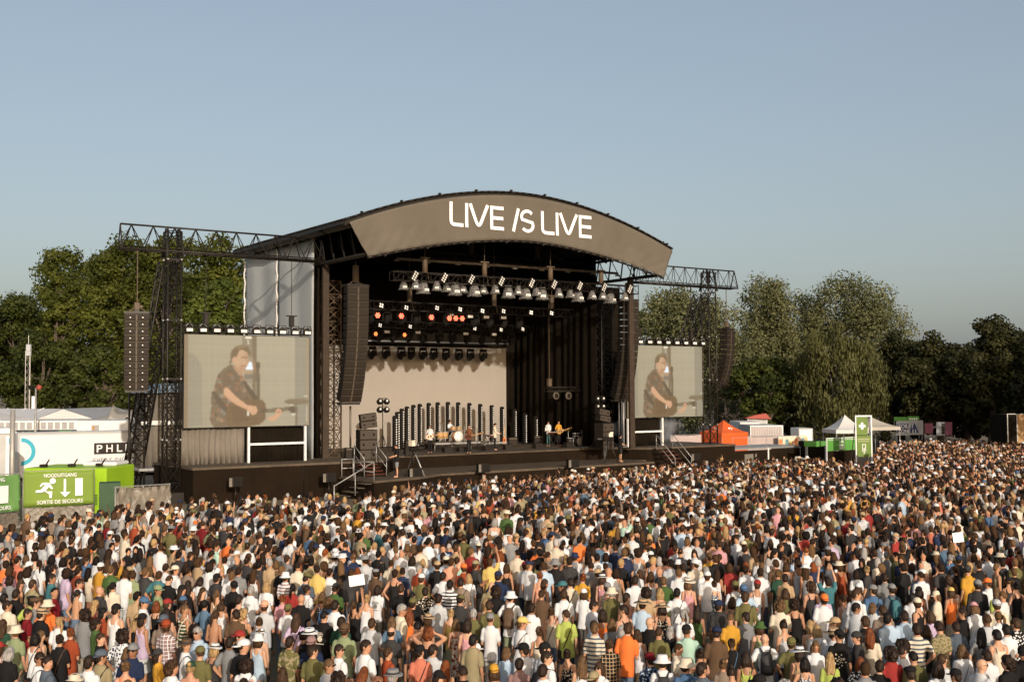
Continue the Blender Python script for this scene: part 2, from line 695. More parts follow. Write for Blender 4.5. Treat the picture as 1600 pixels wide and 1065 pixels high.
letter_L(703.5, 725)
letter_I(728)
letter_V(734, 765)
letter_E(767, 788)
letter([[(ux(802.6), Z0), (ux(811.4), Z1)]], W_)
ua, ub = ux(814) + h, ux(836) - h
um, zm, rr = (ua + ub) / 2, (Z0 + Z1) / 2, (ub - ua) / 2
spts = []
for k in range(0, 13):                               # upper bowl, from the right end over the top to the middle
    t = RAD(36 + 172 * k / 12)
    spts.append((um + rr * math.cos(t), Z1 - h - .36 + .36 * math.sin(t)))
for k in range(0, 13):
    t = RAD(28 - 172 * k / 12)
    spts.append((um + rr * math.cos(t), Z0 + h + .36 + .36 * math.sin(t)))
letter([spts], W_ * .94)
letter_L(846.5, 867)
letter_I(869.5)
letter_V(875, 904)
letter_E(905.5, 925)

# columns and their towers
for (u, v) in ((9.15, 3.5), (30.3, .7), (9.1, 12.8), (30.2, 12.8)):
    b = MB()
    b.bevbox(u - .2, u + .2, v - .12, v + .12, DK, 13.4, .02)
    b.box(u - .28, u + .28, v - .2, v + .2, DK, DK + .06)
    b.build('column', M['post_brown'], stage)
# eaves girders: open lattice frames under the roof ends
for u, va, vb in ((8.85, -2.2, 13.6), (30.35, -2.2, 13.6)):
    b = MB()
    b.tube((u, va, 13.3), (u, vb, 13.3), .11, 6)
    b.tube((u + .35, va, 13.3), (u + .35, vb, 13.3), .08, 6)
    b.build('eaves_beam', M['dark_truss'], stage)
    b = MB()
    k = 12
    for i in range(k + 1):
        v = va + (vb - va) * i / k
        b.tube((u, v, 13.35), (u + (.35 if u > 20 else -.35), v, arch(min(31.2, max(7.7, u - .6))) - .1), .05, 4)
        if i < k:
            b.tube((u, v, 13.35), (u - .1, v + (vb - va) / k, arch(min(31.2, max(7.7, u))) - .1), .035, 4)
    b.build('eaves_lattice', M['dark_truss'], stage)
# bottom rail of the banner
b = MB()
b.path([(p[0], p[1] + .1, p[2] - .06) for p in [ban_edges(i / 40)[1] for i in range(41)]], .07, 6)
for i in range(2, 40, 5):
    p = ban_edges(i / 40)[1]
    b.ball((p[0], p[1] + .08, p[2] - .12), .11, nu=6, nv=4)
b.build('banner_rail', M['dark_truss'], stage)


# fabric walls with folds
def curtain(u0, v0, u1, v1, z0, z1, name, mt, parent=stage, pitch=.28, amp=.07, ztop=None, nz=2, sway=0.0):
    L = math.hypot(u1 - u0, v1 - v0)
    k = max(4, int(L / pitch * 4))
    dx, dy = (u1 - u0) / L, (v1 - v0) / L
    rows_ = []
    for r in range(nz + 1):
        q = r / nz
        row = []
        for i in range(k + 1):
            t = i / k
            ph = 2 * math.pi * i / 4 + .9 * math.sin(i * .37)
            a = amp * (0.35 + .65 * q) * math.sin(ph) + amp * .5 * math.sin(i * .21 + 2 * q)
            sx = sway * q * math.sin(t * 9)
            zz = ztop(t) if ztop else z1
            row.append((u0 + dx * (L * t + sx) - dy * a, v0 + dy * (L * t + sx) + dx * a, zz + (z0 - zz) * q))
        rows_.append(row)
    return sheet(rows_, .02, M[mt], name, parent, off=(-dy, dx, 0))


curtain(30.0, 14.1, 30.0, 3.9, DK + .02, 15.2, 'side_curtain', 'black_fabric', pitch=.8, amp=.16)
curtain(33.6, 5.7, 30.05, 5.7, DK + .02, 13.2, 'side_curtain', 'black_fabric', pitch=.7, amp=.1)
curtain(8.95, 3.9, 8.95, 14.1, DK + .02, 15.0, 'side_curtain', 'black_fabric', pitch=.8, amp=.12)
curtain(8.9, 13.95, 30.1, 13.95, DK + .02, 14.6, 'back_curtain', 'black_fabric', pitch=.7, amp=.08, ztop=lambda t: arch(8.9 + 21.2 * t) + .03)
curtain(9.3, 9.5, 29.7, 9.5, 14.3, 16.0, 'ceiling_border', 'black_fabric', pitch=.9, amp=.1, ztop=lambda t: arch(9.3 + 20.4 * t) - .3)
# grey outer tarpaulin: two sheets laced at a white seam
for va, vb in ((3.55, 8.75), (8.82, 14.0)):
    rows = []
    for k in range(11):
        q = k / 10
        row = []
        for i in range(17):
            t = i / 16
            zt = 14.75
            row.append((8.45 - .05 * math.sin(3.1 * t * math.pi + q * 2) - .03 * math.sin(19 * t + 6 * q) * q, va + (vb - va) * t, zt + (DK - zt) * q))
        rows.append(row)
    sheet(rows, .01, M['side_tarp'], 'side_tarp', stage, off=(1, 0, 0))
b = MB()
for v in (8.785, 14.05):
    zs = np.linspace(2, 14.7, 60)
    b.path([(8.38 + .03 * math.sin(z * 5), v + .03 * math.sin(z * 9), z) for z in zs], .045, 5)
b.build('lacing', M['white_metal'], stage)

# LED wall at the back of the stage
wall = on_stage(empty('led_backdrop', label='wide pale tan LED wall across the back of the stage', cat='led wall'), 19.55, 13.3, DK)
led_mat = mat('led_wall', (.325, .29, .25), .55, .03, .6, .002, 40, spec=.3)
px, pz = 18.4 / 23, 7.05 / 9
for i in range(23):
    for j in range(9):
        b = MB()
        b.box(-9.2 + i * px + .001, -9.2 + (i + 1) * px - .001, -.05 + .001 * ((i * 7 + j * 3) % 4), .05, .06 + j * pz + .001, .06 + (j + 1) * pz - .001)
        b.build('led_panel', led_mat, wall)
b = MB()
b.box(-9.15, 9.15, .06, .12, .05, 7.05)
for i in range(8):
    b.tube((-9 + i * 18 / 7, .16, 0), (-9 + i * 18 / 7, .16, 7.3), .05, 4)
b.build('frame', M['black_metal'], wall)
b = MB()
b.box(-9.25, 9.25, -.35, .1, 7.18, 7.62)
b.build('header', M['black_fabric'], wall)
b = MB()
b.tube((-9.25, -.42, 7.42), (9.25, -.42, 7.42), .05, 6)
b.build('header_pipe', M['steel'], wall)

# ------------------------------------------------------------------ trusses
def truss_tri(mb_ch, mb_lt, p0, p1, up_, side, w, hgt, bays, rc=.045, rl=.025, inv=False):
    """three-chord girder: two lower chords, one upper (inv: two upper)"""
    p0, p1, up_, side = Vector(p0), Vector(p1), Vector(up_), Vector(side)
    a, c = side * (w / 2), side * (-w / 2)
    t = up_ * hgt
    if inv:
        a, c, t = a + t, c + t, Vector((0, 0, 0))
    for q in (a, c, t):
        mb_ch.append((p0 + q, p1 + q, rc))
    d = (p1 - p0) / bays
    for i in range(bays):
        s = p0 + d * i
        e = s + d
        mid = s + d * .5
        for q in (a, c):
            mb_lt.tube(s + q, mid + t, rl, 4)
            mb_lt.tube(e + q, mid + t, rl, 4)
        mb_lt.tube(s + a, s + c, rl, 4)
    mb_lt.tube(p1 + a, p1 + c, rl, 4)


def truss_box(mb_ch, mb_lt, p0, p1, ax, bx, w, bays, rc=.05, rl=.025, cross=False):
    p0, p1, ax, bx = Vector(p0), Vector(p1), Vector(ax), Vector(bx)
    cs = [(ax + bx) * (w / 2), (bx - ax) * (w / 2), (-ax - bx) * (w / 2), (ax - bx) * (w / 2)]
    for q in cs:
        mb_ch.append((p0 + q, p1 + q, rc))
    d = (p1 - p0) / bays
    for i in range(bays):
        s, e = p0 + d * i, p0 + d * (i + 1)
        for k in range(4):
            q, r = cs[k], cs[(k + 1) % 4]
            if (i + k) % 2:
                q, r = r, q
            mb_lt.tube(s + q, e + r, rl, 4)
            if cross:
                mb_lt.tube(s + r, e + q, rl, 4)
            mb_lt.tube(s + q, s + r, rl, 4)
    for k in range(4):
        mb_lt.tube(p1 + cs[k], p1 + cs[(k + 1) % 4], rl, 4)


def finish_truss(root, chords, lt, mt='dark_truss', joints=None):
    for p0, p1, r in chords:
        b_ = MB()
        b_.tube(p0, p1, r, 6)
        b_.build('chord', M[mt], root)
    lt.build('lattice', M[mt], root)
    if joints:
        b_ = MB()
        for p in joints:
            b_.ball(p, .075, nu=6, nv=4)
        b_.build('coupler', M['alu'], root)


# the two masts beside the stage, each with its cross girder and raking brace
for side_, um_, lab in ((0, -.45, 'dark lattice mast beside the white trailer with a raking brace'), (1, 38.85, 'dark lattice mast beside the orange tent with a raking brace')):
    vm = 2.0
    root = on_stage(empty('truss_tower', label=lab, cat='truss tower'), um_, vm, 0)
    ch, lt = [], MB()
    truss_box(ch, lt, (0, 0, .1), (0, 0, 14.3), (1, 0, 0), (0, 1, 0), .72, 15, .05, .023, cross=True)
    joints = []
    for z in (.2, 3.3, 6.5, 9.6, 12.8):
        for sx in (-.36, .36):
            for sy in (-.36, .36):
                joints.append((sx, sy, z))
        lt.box(-.4, .4, -.41, -.33, z - .05, z + .05)
        lt.box(-.4, .4, .33, .41, z - .05, z + .05)
    finish_truss(root, ch, lt, joints=joints)
    b = MB()
    b.box(-.8, .8, -.8, .8, 0, .12)
    b.box(-.55, .55, -.55, .55, .12, .55)
    b.build('base', M['black_metal'], root)
    ch, lt = [], MB()
    sgn = -1 if side_ == 0 else 1
    foot = (-.25 if side_ == 0 else -.3, 6.4, .3)
    truss_box(ch, lt, foot, (0, .75, 12.6), (1, 0, 0), (0, .9, .43), .8, 15, .055, .03, cross=True)
    for p0, p1, r in ch:
        lt.tube(p0, p1, r, 6)
    lt.box(foot[0] - .6, foot[0] + .6, foot[1] - .6, foot[1] + .6, 0, .3)
    lt.build('raking_brace', M['dark_truss'], root)
    # cross girder
    lab2 = 'long dark lattice girder reaching over the tree tops to the roof corner' if side_ == 0 else 'dark lattice girder ending above the willow beside the roof corner'
    g = on_stage(empty('cross_girder', label=lab2, cat='truss'), 0, vm, 13.22)
    ch, lt = [], MB()
    u0, u1 = (-3.2, 8.2) if side_ == 0 else (31.6, 41.5)
    truss_tri(ch, lt, (u0, 0, 0), (u1, 0, 0), (0, 0, 1), (0, 1, 0), .75, 1.3, 10 if side_ == 0 else 9, .055, .028)
    for p0, p1, r in ch[:2]:
        lt.tube(Vector(p0) + Vector((0, 0, .12)), Vector(p1) + Vector((0, 0, .12)), .03, 4)
    for uu in (u0, u1):
        for dv in (.375, -.375):
            lt.tube((uu, dv, 0), (uu, 0, 1.3), .04, 4)
    uu = um_
    for du in (-.45, .45):
        for dv in (-.45, .45):
            lt.tube((uu + du, dv, -.3), (uu + du * .7, dv * .3, 1.25), .06, 4)
    finish_truss(g, ch, lt)


# ------------------------------------------------------------------ line arrays
def line_array(name, n, w, hgt, curve, label, loc, rot, mast=True, dots=False):
    """hanging column of flat loudspeaker boxes; local front is -y, top at z = 0"""
    root = empty(name, label=label, cat='speaker array', group=None)
    on_stage(root, *loc, rot)
    me_cache = {}
    pos = Vector((0, 0, -.12))
    ang = 0.0
    for i in range(n):
        f = i / (n - 1)
        ang = curve * f ** 1.6
        b_ = MB()
        hh = hgt / 2 - .012
        # trapezoid box: deeper baffle in front, narrower back
        b_.add([(-w / 2, -.02, -hh), (w / 2, -.02, -hh), (w / 2, -.02, hh), (-w / 2, -.02, hh),
                (-w / 2 + .06, .62, -hh * .8), (w / 2 - .06, .62, -hh * .8), (w / 2 - .06, .62, hh * .8), (-w / 2 + .06, .62, hh * .8)],
               [(0, 1, 2, 3), (4, 7, 6, 5), (0, 4, 5, 1), (1, 5, 6, 2), (2, 6, 7, 3), (3, 7, 4, 0)])
        cab = b_.mesh('cabinet', M['speaker']) if 'c' not in me_cache else me_cache['c']
        me_cache['c'] = cab
        d = Vector((0, math.sin(ang), -math.cos(ang)))
        ctr = pos + d * (hgt / 2)
        pos = pos + d * hgt
        c = link('cabinet', cab, root)
        c.location = ctr
        c.rotation_euler = (ang, 0, 0)
        if 'g' not in me_cache:
            gb = MB()
            gb.box(-w / 2 + .03, -.045, -.045, -.022, -hh + .022, hh - .022)
            gb.box(.045, w / 2 - .03, -.045, -.022, -hh + .022, hh - .022)
            for k in range(7):
                x = -w / 2 + .09 + k * (w / 2 - .16) / 6
                gb.box(x - .012, x + .012, -.055, -.045, -hh + .04, hh - .04)
                gb.box(-x - .012, -x + .012, -.055, -.045, -hh + .04, hh - .04)
            me_cache['g'] = gb.mesh('grille', M['grille'])
            sb = MB()
            sb.box(-w / 2, w / 2, -.05, -.023, hh - .018, hh + .004)
            sb.box(-.04, .04, -.06, -.023, -hh, hh - .02)
            me_cache['s'] = sb.mesh('trim', M['seam'])
            lb = MB()
            for sx in (-.5, .5):
                lb.box(sx * w * .5 - .03, sx * w * .5 + .03, -.065, -.056, -.03, .02)
            me_cache['l'] = lb.mesh('badge', M['lens_white'])
        link('grille', me_cache['g'], c)
        link('trim', me_cache['s'], c)
        if dots:
            link('badge', me_cache['l'], c)
    b_ = MB()
    b_.box(-w / 2, w / 2, -.05, .75, -.1, .02)
    b_.box(-.12, .12, .1, .6, .02, .12)
    b_.build('bumper_frame', M['black_metal'], root)
    b_ = MB()
    if n > 12:
        b_.bevbox(-.16, .16, .2, .45, .12, 1.15, .03)
    else:
        b_.bevbox(-.14, .14, .2, .45, .12, .5, .03)
        b_.bevbox(.12, .3, .25, .4, .2, .36, .03)
    b_.tube((0, .32, .45), (0, .32, 13.3 - loc[2]), .03, 5)
    b_.tube((-.45, .32, .0), (0, .32, .35), .025, 5)
    b_.tube((.45, .32, .0), (0, .32, .35), .025, 5)
    b_.build('hoist', M['hoist'], root)
    b_ = MB()
    b_.box(-w / 2 + .05, w / 2 - .05, pos.y + .0, pos.y + .5, pos.z - .14, pos.z - .015)
    b_.build('pull_back_frame', M['black_metal'], root)
    return root


line_array('line_array', 16, 1.36, .425, .40, 'tall curved speaker column hanging beside the brown post at the LED wall', (10.1, 1.2, 11.95), RAD(-2), True)
line_array('line_array', 16, 1.36, .425, .40, 'tall curved speaker column hanging beside the smaller looking screen and willow', (30.75, 1.2, 11.95), RAD(-3))
line_array('line_array', 11, 1.22, .355, .12, 'shorter speaker column hanging at the girder end over the white tents', (-2.5, 1.4, 9.95), RAD(-20), dots=True)
line_array('line_array', 11, 1.22, .355, .42, 'narrow speaker column hanging in front of the willow tree', (40.65, 1.6, 10.25), RAD(17))


# ------------------------------------------------------------------ video screens
def video_picture(nx, ny):
    """colours of the live camera picture, painted as soft polygons"""
    X, Y = np.meshgrid((np.arange(nx) + .5) / nx, (np.arange(ny) + .5) / ny)
    X = 5 + X * 1220
    Y = 95 + Y * 890
    img = np.zeros((ny, nx, 3))
    img[:] = (166, 149, 122)
    img += ((X - 600) * .008)[..., None] * np.array([1, 1, 1.1]) - ((Y - 500) * .006)[..., None]

    def inside(poly):
        c = np.zeros(X.shape, bool)
        n = len(poly)
        for i in range(n):
            x0, y0 = poly[i]
            x1, y1 = poly[(i + 1) % n]
            if y0 == y1:
                continue
            cond = (Y < max(y0, y1)) & (Y >= min(y0, y1))
            xi = x0 + (Y - y0) * (x1 - x0) / (y1 - y0)
            c ^= cond & (X < xi)
        return c

    def put(poly, col, a=1.0):
        k = inside(poly)
        img[k] = img[k] * (1 - a) + np.array(col) * a

    def ell(cx, cy, rx, ry, col, a=1.0, soft=False):
        d = ((X - cx) / rx) ** 2 + ((Y - cy) / ry) ** 2
        k = np.exp(-d * 1.5) * a if soft else (d < 1) * a
        img[:] = img * (1 - k[..., None]) + np.array(col) * k[..., None]

    put([(5, 95), (40, 95), (40, 985), (5, 985)], (140, 114, 84))
    put([(40, 270), (90, 285), (130, 320), (172, 420), (178, 960), (40, 980)], (150, 135, 112))
    put([(1078, 95), (1196, 95), (1196, 985), (1078, 985)], (148, 134, 113))
    put([(1196, 95), (1225, 95), (1225, 985), (1196, 985)], (158, 134, 102))
    put([(552, 95), (690, 95), (688, 330), (552, 330)], (140, 121, 96))
    put([(648, 95), (690, 95), (688, 740), (655, 740)], (124, 103, 78))
    put([(575, 300), (655, 300), (655, 560), (575, 560)], (150, 132, 108))
    put([(575, 470), (655, 470), (655, 520), (575, 520)], (120, 108, 92))
    ell(610, 400, 80, 70, (214, 150, 100), .7, True)
    put([(590, 410), (628, 340), (652, 372), (655, 428), (588, 430)], (225, 228, 236))
    put([(580, 100), (645, 100), (642, 126), (584, 126)], (236, 222, 196))
    ell(610, 148, 9, 7, (240, 230, 210))
    ell(610, 172, 9, 7, (240, 230, 210))
    put([(692, 380), (722, 380), (728, 720), (696, 720)], (112, 94, 72))
    ell(706, 388, 22, 38, (104, 86, 66))
    # guitarist
    shirt = [(445, 378), (385, 412), (325, 470), (288, 590), (258, 700), (262, 790), (243, 880), (250, 930), (285, 985), (640, 985), (700, 760), (660, 660), (600, 560), (545, 470), (480, 400)]
    put(shirt, (120, 97, 72))
    k = inside(shirt)
    rs = np.random.default_rng(3)
    for _ in range(95):
        cx, cy = rs.uniform(245, 620), rs.uniform(390, 985)
        col = [(196, 118, 78), (150, 140, 128), (92, 76, 60), (176, 136, 100)][rs.integers(4)]
        kk = k & (((X - cx) / rs.uniform(8, 26)) ** 2 + ((Y - cy) / rs.uniform(6, 30)) ** 2 < 1)
        img[kk] = img[kk] * .45 + np.array(col) * .55
    put([(400, 440), (455, 425), (500, 470), (560, 640), (520, 690), (440, 640), (400, 600), (355, 600), (362, 510)], (112, 89, 66), .6)
    put([(255, 650), (292, 636), (420, 800), (398, 850), (330, 780)], (98, 80, 60))
    put([(560, 520), (600, 560), (720, 720), (680, 740), (590, 620)], (96, 78, 58))
    put([(480, 375), (548, 440), (552, 492), (520, 480), (465, 405)], (176, 134, 100))
    put([(490, 300), (522, 232), (592, 236), (612, 292), (606, 342), (594, 380), (580, 425), (545, 442), (505, 405), (480, 378), (455, 352), (452, 316), (480, 304)], (194, 152, 117))
    put([(575, 240), (612, 292), (600, 330), (575, 330), (565, 290)], (176, 132, 98), .6)
    put([(515, 398), (548, 384), (592, 380), (578, 432), (545, 446), (512, 424)], (172, 128, 94), .7)
    put([(540, 384), (588, 380), (584, 390), (545, 394)], (158, 108, 82))
    put([(540, 306), (606, 300), (604, 314), (545, 318)], (150, 114, 86))
    put([(588, 320), (604, 350), (584, 352)], (168, 122, 90))
    put([(455, 318), (478, 306), (486, 345), (470, 362), (454, 350)], (196, 148, 114))
    put([(440, 345), (436, 285), (450, 245), (492, 202), (560, 184), (612, 206), (634, 262), (622, 300), (604, 262), (572, 240), (524, 238), (500, 300), (482, 306), (470, 306), (455, 320), (452, 352), (440, 380), (424, 352)], (120, 96, 68))
    put([(492, 210), (560, 190), (600, 206), (560, 214), (510, 228)], (142, 116, 84), .7)
    # guitar, arms, hands
    put([(420, 770), (520, 700), (640, 730), (700, 716), (752, 726), (784, 770), (790, 826), (778, 925), (722, 968), (620, 985), (420, 985), (392, 880)], (118, 91, 62))
    put([(440, 790), (560, 760), (640, 800), (620, 930), (470, 960)], (108, 82, 56), .7)
    put([(735, 818), (1030, 800), (1035, 836), (738, 858)], (104, 84, 62))
    for x in range(760, 1020, 22):
        put([(x, 806), (x + 4, 806), (x + 5, 850), (x + 1, 850)], (156, 140, 116))
    put([(1028, 792), (1106, 798), (1106, 850), (1034, 862)], (100, 82, 62))
    put([(1028, 774), (1060, 774), (1060, 784), (1028, 784)], (226, 214, 190))
    put([(1045, 866), (1090, 866), (1090, 878), (1045, 878)], (214, 200, 176))
    put([(375, 620), (412, 600), (452, 642), (505, 700), (605, 775), (690, 786), (706, 830), (690, 868), (655, 872), (600, 822), (500, 776), (420, 722), (378, 672)], (206, 155, 117))
    put([(378, 660), (420, 712), (500, 768), (600, 815), (600, 824), (500, 778), (420, 724), (378, 674)], (176, 126, 92))
    put([(600, 830), (622, 840), (618, 884), (604, 880)], (220, 205, 184))
    put([(878, 832), (900, 812), (942, 820), (946, 858), (905, 912), (862, 938), (812, 930), (806, 900), (852, 890), (890, 862)], (204, 152, 116))
    for q in (0, 1, 2):
        put([(884 + q * 20, 826), (888 + q * 20, 826), (912 + q * 12, 862), (906 + q * 12, 862)], (150, 106, 80))
    ell(1100, 745, 128, 30, (128, 108, 82))
    put([(1080, 770), (1100, 770), (1106, 985), (1086, 985)], (126, 108, 84))
    put([(1172, 690), (1212, 690), (1212, 698), (1172, 698)], (230, 220, 200))
    put([(1195, 790), (1207, 790), (1207, 950), (1195, 950)], (200, 190, 168))
    # slight blur and module lines
    for _ in range(2):
        p = np.pad(img, ((1, 1), (1, 1), (0, 0)), 'edge')
        img = (p[1:-1, 1:-1] * 4 + p[:-2, 1:-1] + p[2:, 1:-1] + p[1:-1, :-2] + p[1:-1, 2:]) / 8
    img += rs.normal(0, 1.6, img.shape)
    img += rs.normal(0, 1.5, (ny, 1, 1)) + rs.normal(0, 1.0, (1, nx, 1))
    img = img * np.array([.735, .815, .895])
    s = np.clip(img / 255, 0, 1)
    return np.where(s <= .04045, s / 12.92, ((s + .055) / 1.055) ** 2.4)


def screen_material():
    mt, n, l = nodes_of('screen_picture')
    p = n['Principled BSDF']
    at = n.new('ShaderNodeAttribute')
    at.attribute_name = 'picture'
    l.new(at.outputs['Color'], p.inputs['Base Color'])
    l.new(at.outputs['Color'], p.inputs['Emission Color'])
    p.inputs['Emission Strength'].default_value = .2
    p.inputs['Roughness'].default_value = .55
    return mt


SCR_W, SCR_H = 7.25, 5.0


def picture_mesh():
    nx, ny = 174, 120
    xs, zs = np.linspace(-SCR_W / 2, SCR_W / 2, nx + 1), np.linspace(SCR_H, 0, ny + 1)
    gx, gz = np.meshgrid(xs, zs)
    # closed slab: grid in front, one quad behind
    vs_ = np.stack([gx.ravel(), np.full(gx.size, -.06), gz.ravel()], 1)
    i = np.arange(ny)[:, None] * (nx + 1) + np.arange(nx)[None]
    q = np.stack([i, i + nx + 1, i + nx + 2, i + 1], -1).reshape(-1, 4)
    me = bpy.data.meshes.new('picture')
    me.from_pydata(vs_.tolist(), [], q.tolist())
    a = me.attributes.new('picture', 'FLOAT_COLOR', 'FACE')
    col = np.concatenate([video_picture(nx, ny), np.ones((ny, nx, 1))], 2).reshape(-1)
    a.data.foreach_set('color', col.astype(np.float32))
    me.materials.append(screen_material())
    return me


PIC = picture_mesh()
for u, lab in ((3.95, 'big video screen of a guitarist over the pleated grey curtain'), (34.95, 'video screen of a guitarist beside the mast and orange tent')):
    root = on_stage(empty('video_screen', label=lab, cat='video screen'), u, 2.4, 3.9)
    link('picture', PIC, root)
    b = MB()
    b.box(-SCR_W / 2 - .02, SCR_W / 2 + .02, -.055, .12, -.03, SCR_H + .03)
    for k in range(5):
        x = -SCR_W / 2 + .4 + k * (SCR_W - .8) / 4
        b.tube((x, .2, -.1), (x, .2, SCR_H + .4), .05, 4)
    b.build('housing', M['black_metal'], root)
    # header truss
    ch, lt = [], MB()
    truss_box(ch, lt, (-SCR_W / 2 - .1, .05, SCR_H + .3), (SCR_W / 2 + .1, .05, SCR_H + .3), (0, 1, 0), (0, 0, 1), .36, 16, .03, .016)
    for p0, p1, r in ch:
        lt.tube(p0, p1, r, 5)
    lt.build('header_truss', M['black_metal'], root)
    b = MB()
    for x in (-2.4, 2.6):
        b.bevbox(x - .13, x + .13, -.05, .2, SCR_H + .55, SCR_H + 1.15, .03)
        b.box(x - .3, x + .3, -.02, .15, SCR_H + 1.15, SCR_H + 1.22)
        b.tube((x, .08, SCR_H + 1.2), (x, .08, 13.2 - 3.9), .018, 4)
    b.build('hoist', M['black_metal'], root)

# floodlights along the top of both screens
fl = empty('floodlight')
b = MB()
b.bevbox(-.2, .2, -.05, .22, -.14, .14, .03)
b.box(-.22, -.2, -.02, .04, -.05, .3)
b.box(.2, .22, -.02, .04, -.05, .3)
b.box(-.22, .22, -.02, .04, .3, .33)
b.build('lamp_housing', M['black_metal'], fl)
b = MB()
b.box(-.17, .17, -.075, -.052, -.12, .04)
b.build('lens', M['lens_white'], fl)
b = MB()
b.tube((-.22, .01, .14), (-.05, .01, .3), .02, 4)
b.tube((.22, .01, .14), (.05, .01, .3), .02, 4)
b.build('yoke', M['steel'], fl)
first = True
for u, n, nm in ((3.95, 10, 'pleated grey curtain'), (34.95, 9, 'orange tent')):
    for i in range(n):
        f = fl if first else copy_tree(fl)
        first = False
        uu = u - SCR_W / 2 + .2 + i * (SCR_W - .4) / (n - 1)
        on_stage(f, uu, 2.13, 9.17)
        where = 'at one end' if i in (0, n - 1) else 'inside the row'
        tag(f, 'black floodlight with white lens in the row above the screen nearest the ' + nm, 'floodlight', 'floodlights above the screen nearest the ' + nm)


# ------------------------------------------------------------------ screen bases
def scr_base(u0, u1, label):
    root = on_stage(empty('scaffold_frame', label=label, cat='scaffold'), 0, 2.5, DK)
    b_ = MB()
    b_.box(u0, u0 + .12, -.1, .02, 0, 1.95)
    b_.build('post', M['white_metal'], root)
    b_ = MB()
    b_.box(u1 - .12, u1, -.1, .02, 0, 1.95)
    b_.build('post', M['white_metal'], root)
    b_ = MB()
    b_.box(u0 + .12, u1 - .12, -.09, .01, .95, 1.07)
    b_.build('rail', M['white_metal'], root)
    return root


scr_base(3.95, 7.45, 'white frame in front of black drape under the screen beside the grey curtain')
scr_base(31.4, 34.7, 'white frame in front of black drape under the screen beside the smoke')
for u0, u1, nm in ((4.0, 7.5, 'black pleated drape under the screen beside the grey curtain'), (31.3, 34.7, 'black pleated drape behind drifting smoke')):
    o = curtain(u0 + .02, .3, u1 - .02, .3, 0, 1.93, 'stage_drape', 'black_fabric', parent=None, pitch=.2, amp=.035)
    tag(on_stage(o, 0, 2.5, DK), nm, 'curtain')
o = curtain(.1, .25, 3.85, .25, 0, 1.95, 'stage_drape', 'pleat_grey', parent=None, pitch=.30, amp=.11, sway=.05)
tag(on_stage(o, 0, 2.5, DK), 'pleated grey curtain hanging under the big screen', 'curtain')

# ------------------------------------------------------------------ lighting trusses over the stage
def light_truss(u0, u1, v, z, w, bays, label, hoists=(), top=13.4):
    root = on_stage(empty('lighting_truss', label=label, cat='lighting truss'), 0, v, z)
    ch, lt = [], MB()
    truss_box(ch, lt, (u0, 0, 0), (u1, 0, 0), (0, 1, 0), (0, 0, 1), w, bays, .03, .018)
    finish_truss(root, ch, lt)
    for u in hoists:
        b_ = MB()
        b_.lathe([(.0, w / 2), (.16, w / 2), (.16, w / 2 + .75), (.11, w / 2 + .85), (0, w / 2 + .86)], (u, 0, 0), 8)
        b_.box(u - .3, u + .3, -.06, .06, w / 2 + .86, w / 2 + .93)
        b_.tube((u, 0, w / 2 + .9), (u, 0, arch(u) - z - .3), .02, 4)
        b_.tube((u + .15, 0, w / 2 + .2), (u + .35, .1, -w / 2), .02, 4)
        b_.build('hoist', M['hoist'], root)
    return root


V1, V2, V3 = -.5, 3.5, 8.0
a, c = st_v(612, 434, V1), st_v(990, 450.5, V1)
ZT1 = (a[2] + c[2]) / 2
light_truss(a[0], c[0] + .2, V1, ZT1, .52, 30, 'front lighting truss carrying lamps in clear rain covers', [st_v(x, 430, V1)[0] for x in (664, 757, 860, 939)])
a, c = st_v(566, 478, V2), st_v(893, 488, V2)
ZT2 = (a[2] + c[2]) / 2
light_truss(a[0] - .6, c[0], V2, ZT2, .5, 26, 'middle lighting truss above the red lamps', [st_v(x, 470, V2)[0] for x in (640, 772, 862)])
a, c = st_v(575, 506, V3), st_v(830, 514, V3)
ZT3 = (a[2] + c[2]) / 2
light_truss(a[0] - 1, c[0], V3, ZT3, .45, 24, 'rear lighting truss low over the LED wall')
a, c = st_v(620, 404, 1.5), st_v(965, 431, 1.5)
b = MB()
b.tube((a[0], 0, a[2]), (c[0], 0, a[2] + .05), .09, 6)
for k in range(9):
    b.box(a[0] + k * (c[0] - a[0]) / 8 - .15, a[0] + k * (c[0] - a[0]) / 8 + .15, -.1, .1, a[2] - .14, a[2] - .05)
o = b.build('roof_pipe', M['pleat_grey'])
tag(on_stage(o, 0, 1.5, 0), 'long plain pipe under the roof above the front truss', 'pipe')
light_truss(st_v(668, 395, 5)[0], st_v(900, 420, 5)[0], 5.0, st_v(780, 406, 5)[2], .4, 24, 'slim upper truss close under the dark roof', [st_v(x, 400, 5)[0] for x in (737, 840)])

# lamps in rain covers
cov_all = []
rain = empty('moving_light')
b = MB()
b.lathe([(.10, .0), (.13, -.1), (.13, -.3), (.2, -.5), (.2, -.62), (.1, -.66)], n=10)
b.box(-.2, .2, -.1, .1, .0, .1)
b.build('lamp_body', M['black_metal'], rain)
b = MB()
prof = [(.17, .02), (.26, -.12), (.30, -.3), (.35, -.5), (.44, -.68)]
rings = []
for r, hh in prof:
    rings.append([((r + .035 * math.sin(5 * t + hh * 6) * (-hh + .2)) * math.cos(t), (r + .035 * math.sin(4 * t + 1 + hh * 9) * (-hh + .2)) * math.sin(t), hh + .03 * math.sin(3 * t) * (hh < -.6)) for t in [2 * math.pi * i / 18 for i in range(18)]])
b.loft(rings, cap=False)
b.lathe([(.44, -.68), (.46, -.70), (.46, -.74), (.43, -.74)], n=18, cap=False)
b.build('rain_cover', M['plastic_cover'], rain)
b = MB()
b.box(-.16, .16, -.36, -.3, -.62, -.42)
b.build('lens', M['lens_white'], rain)
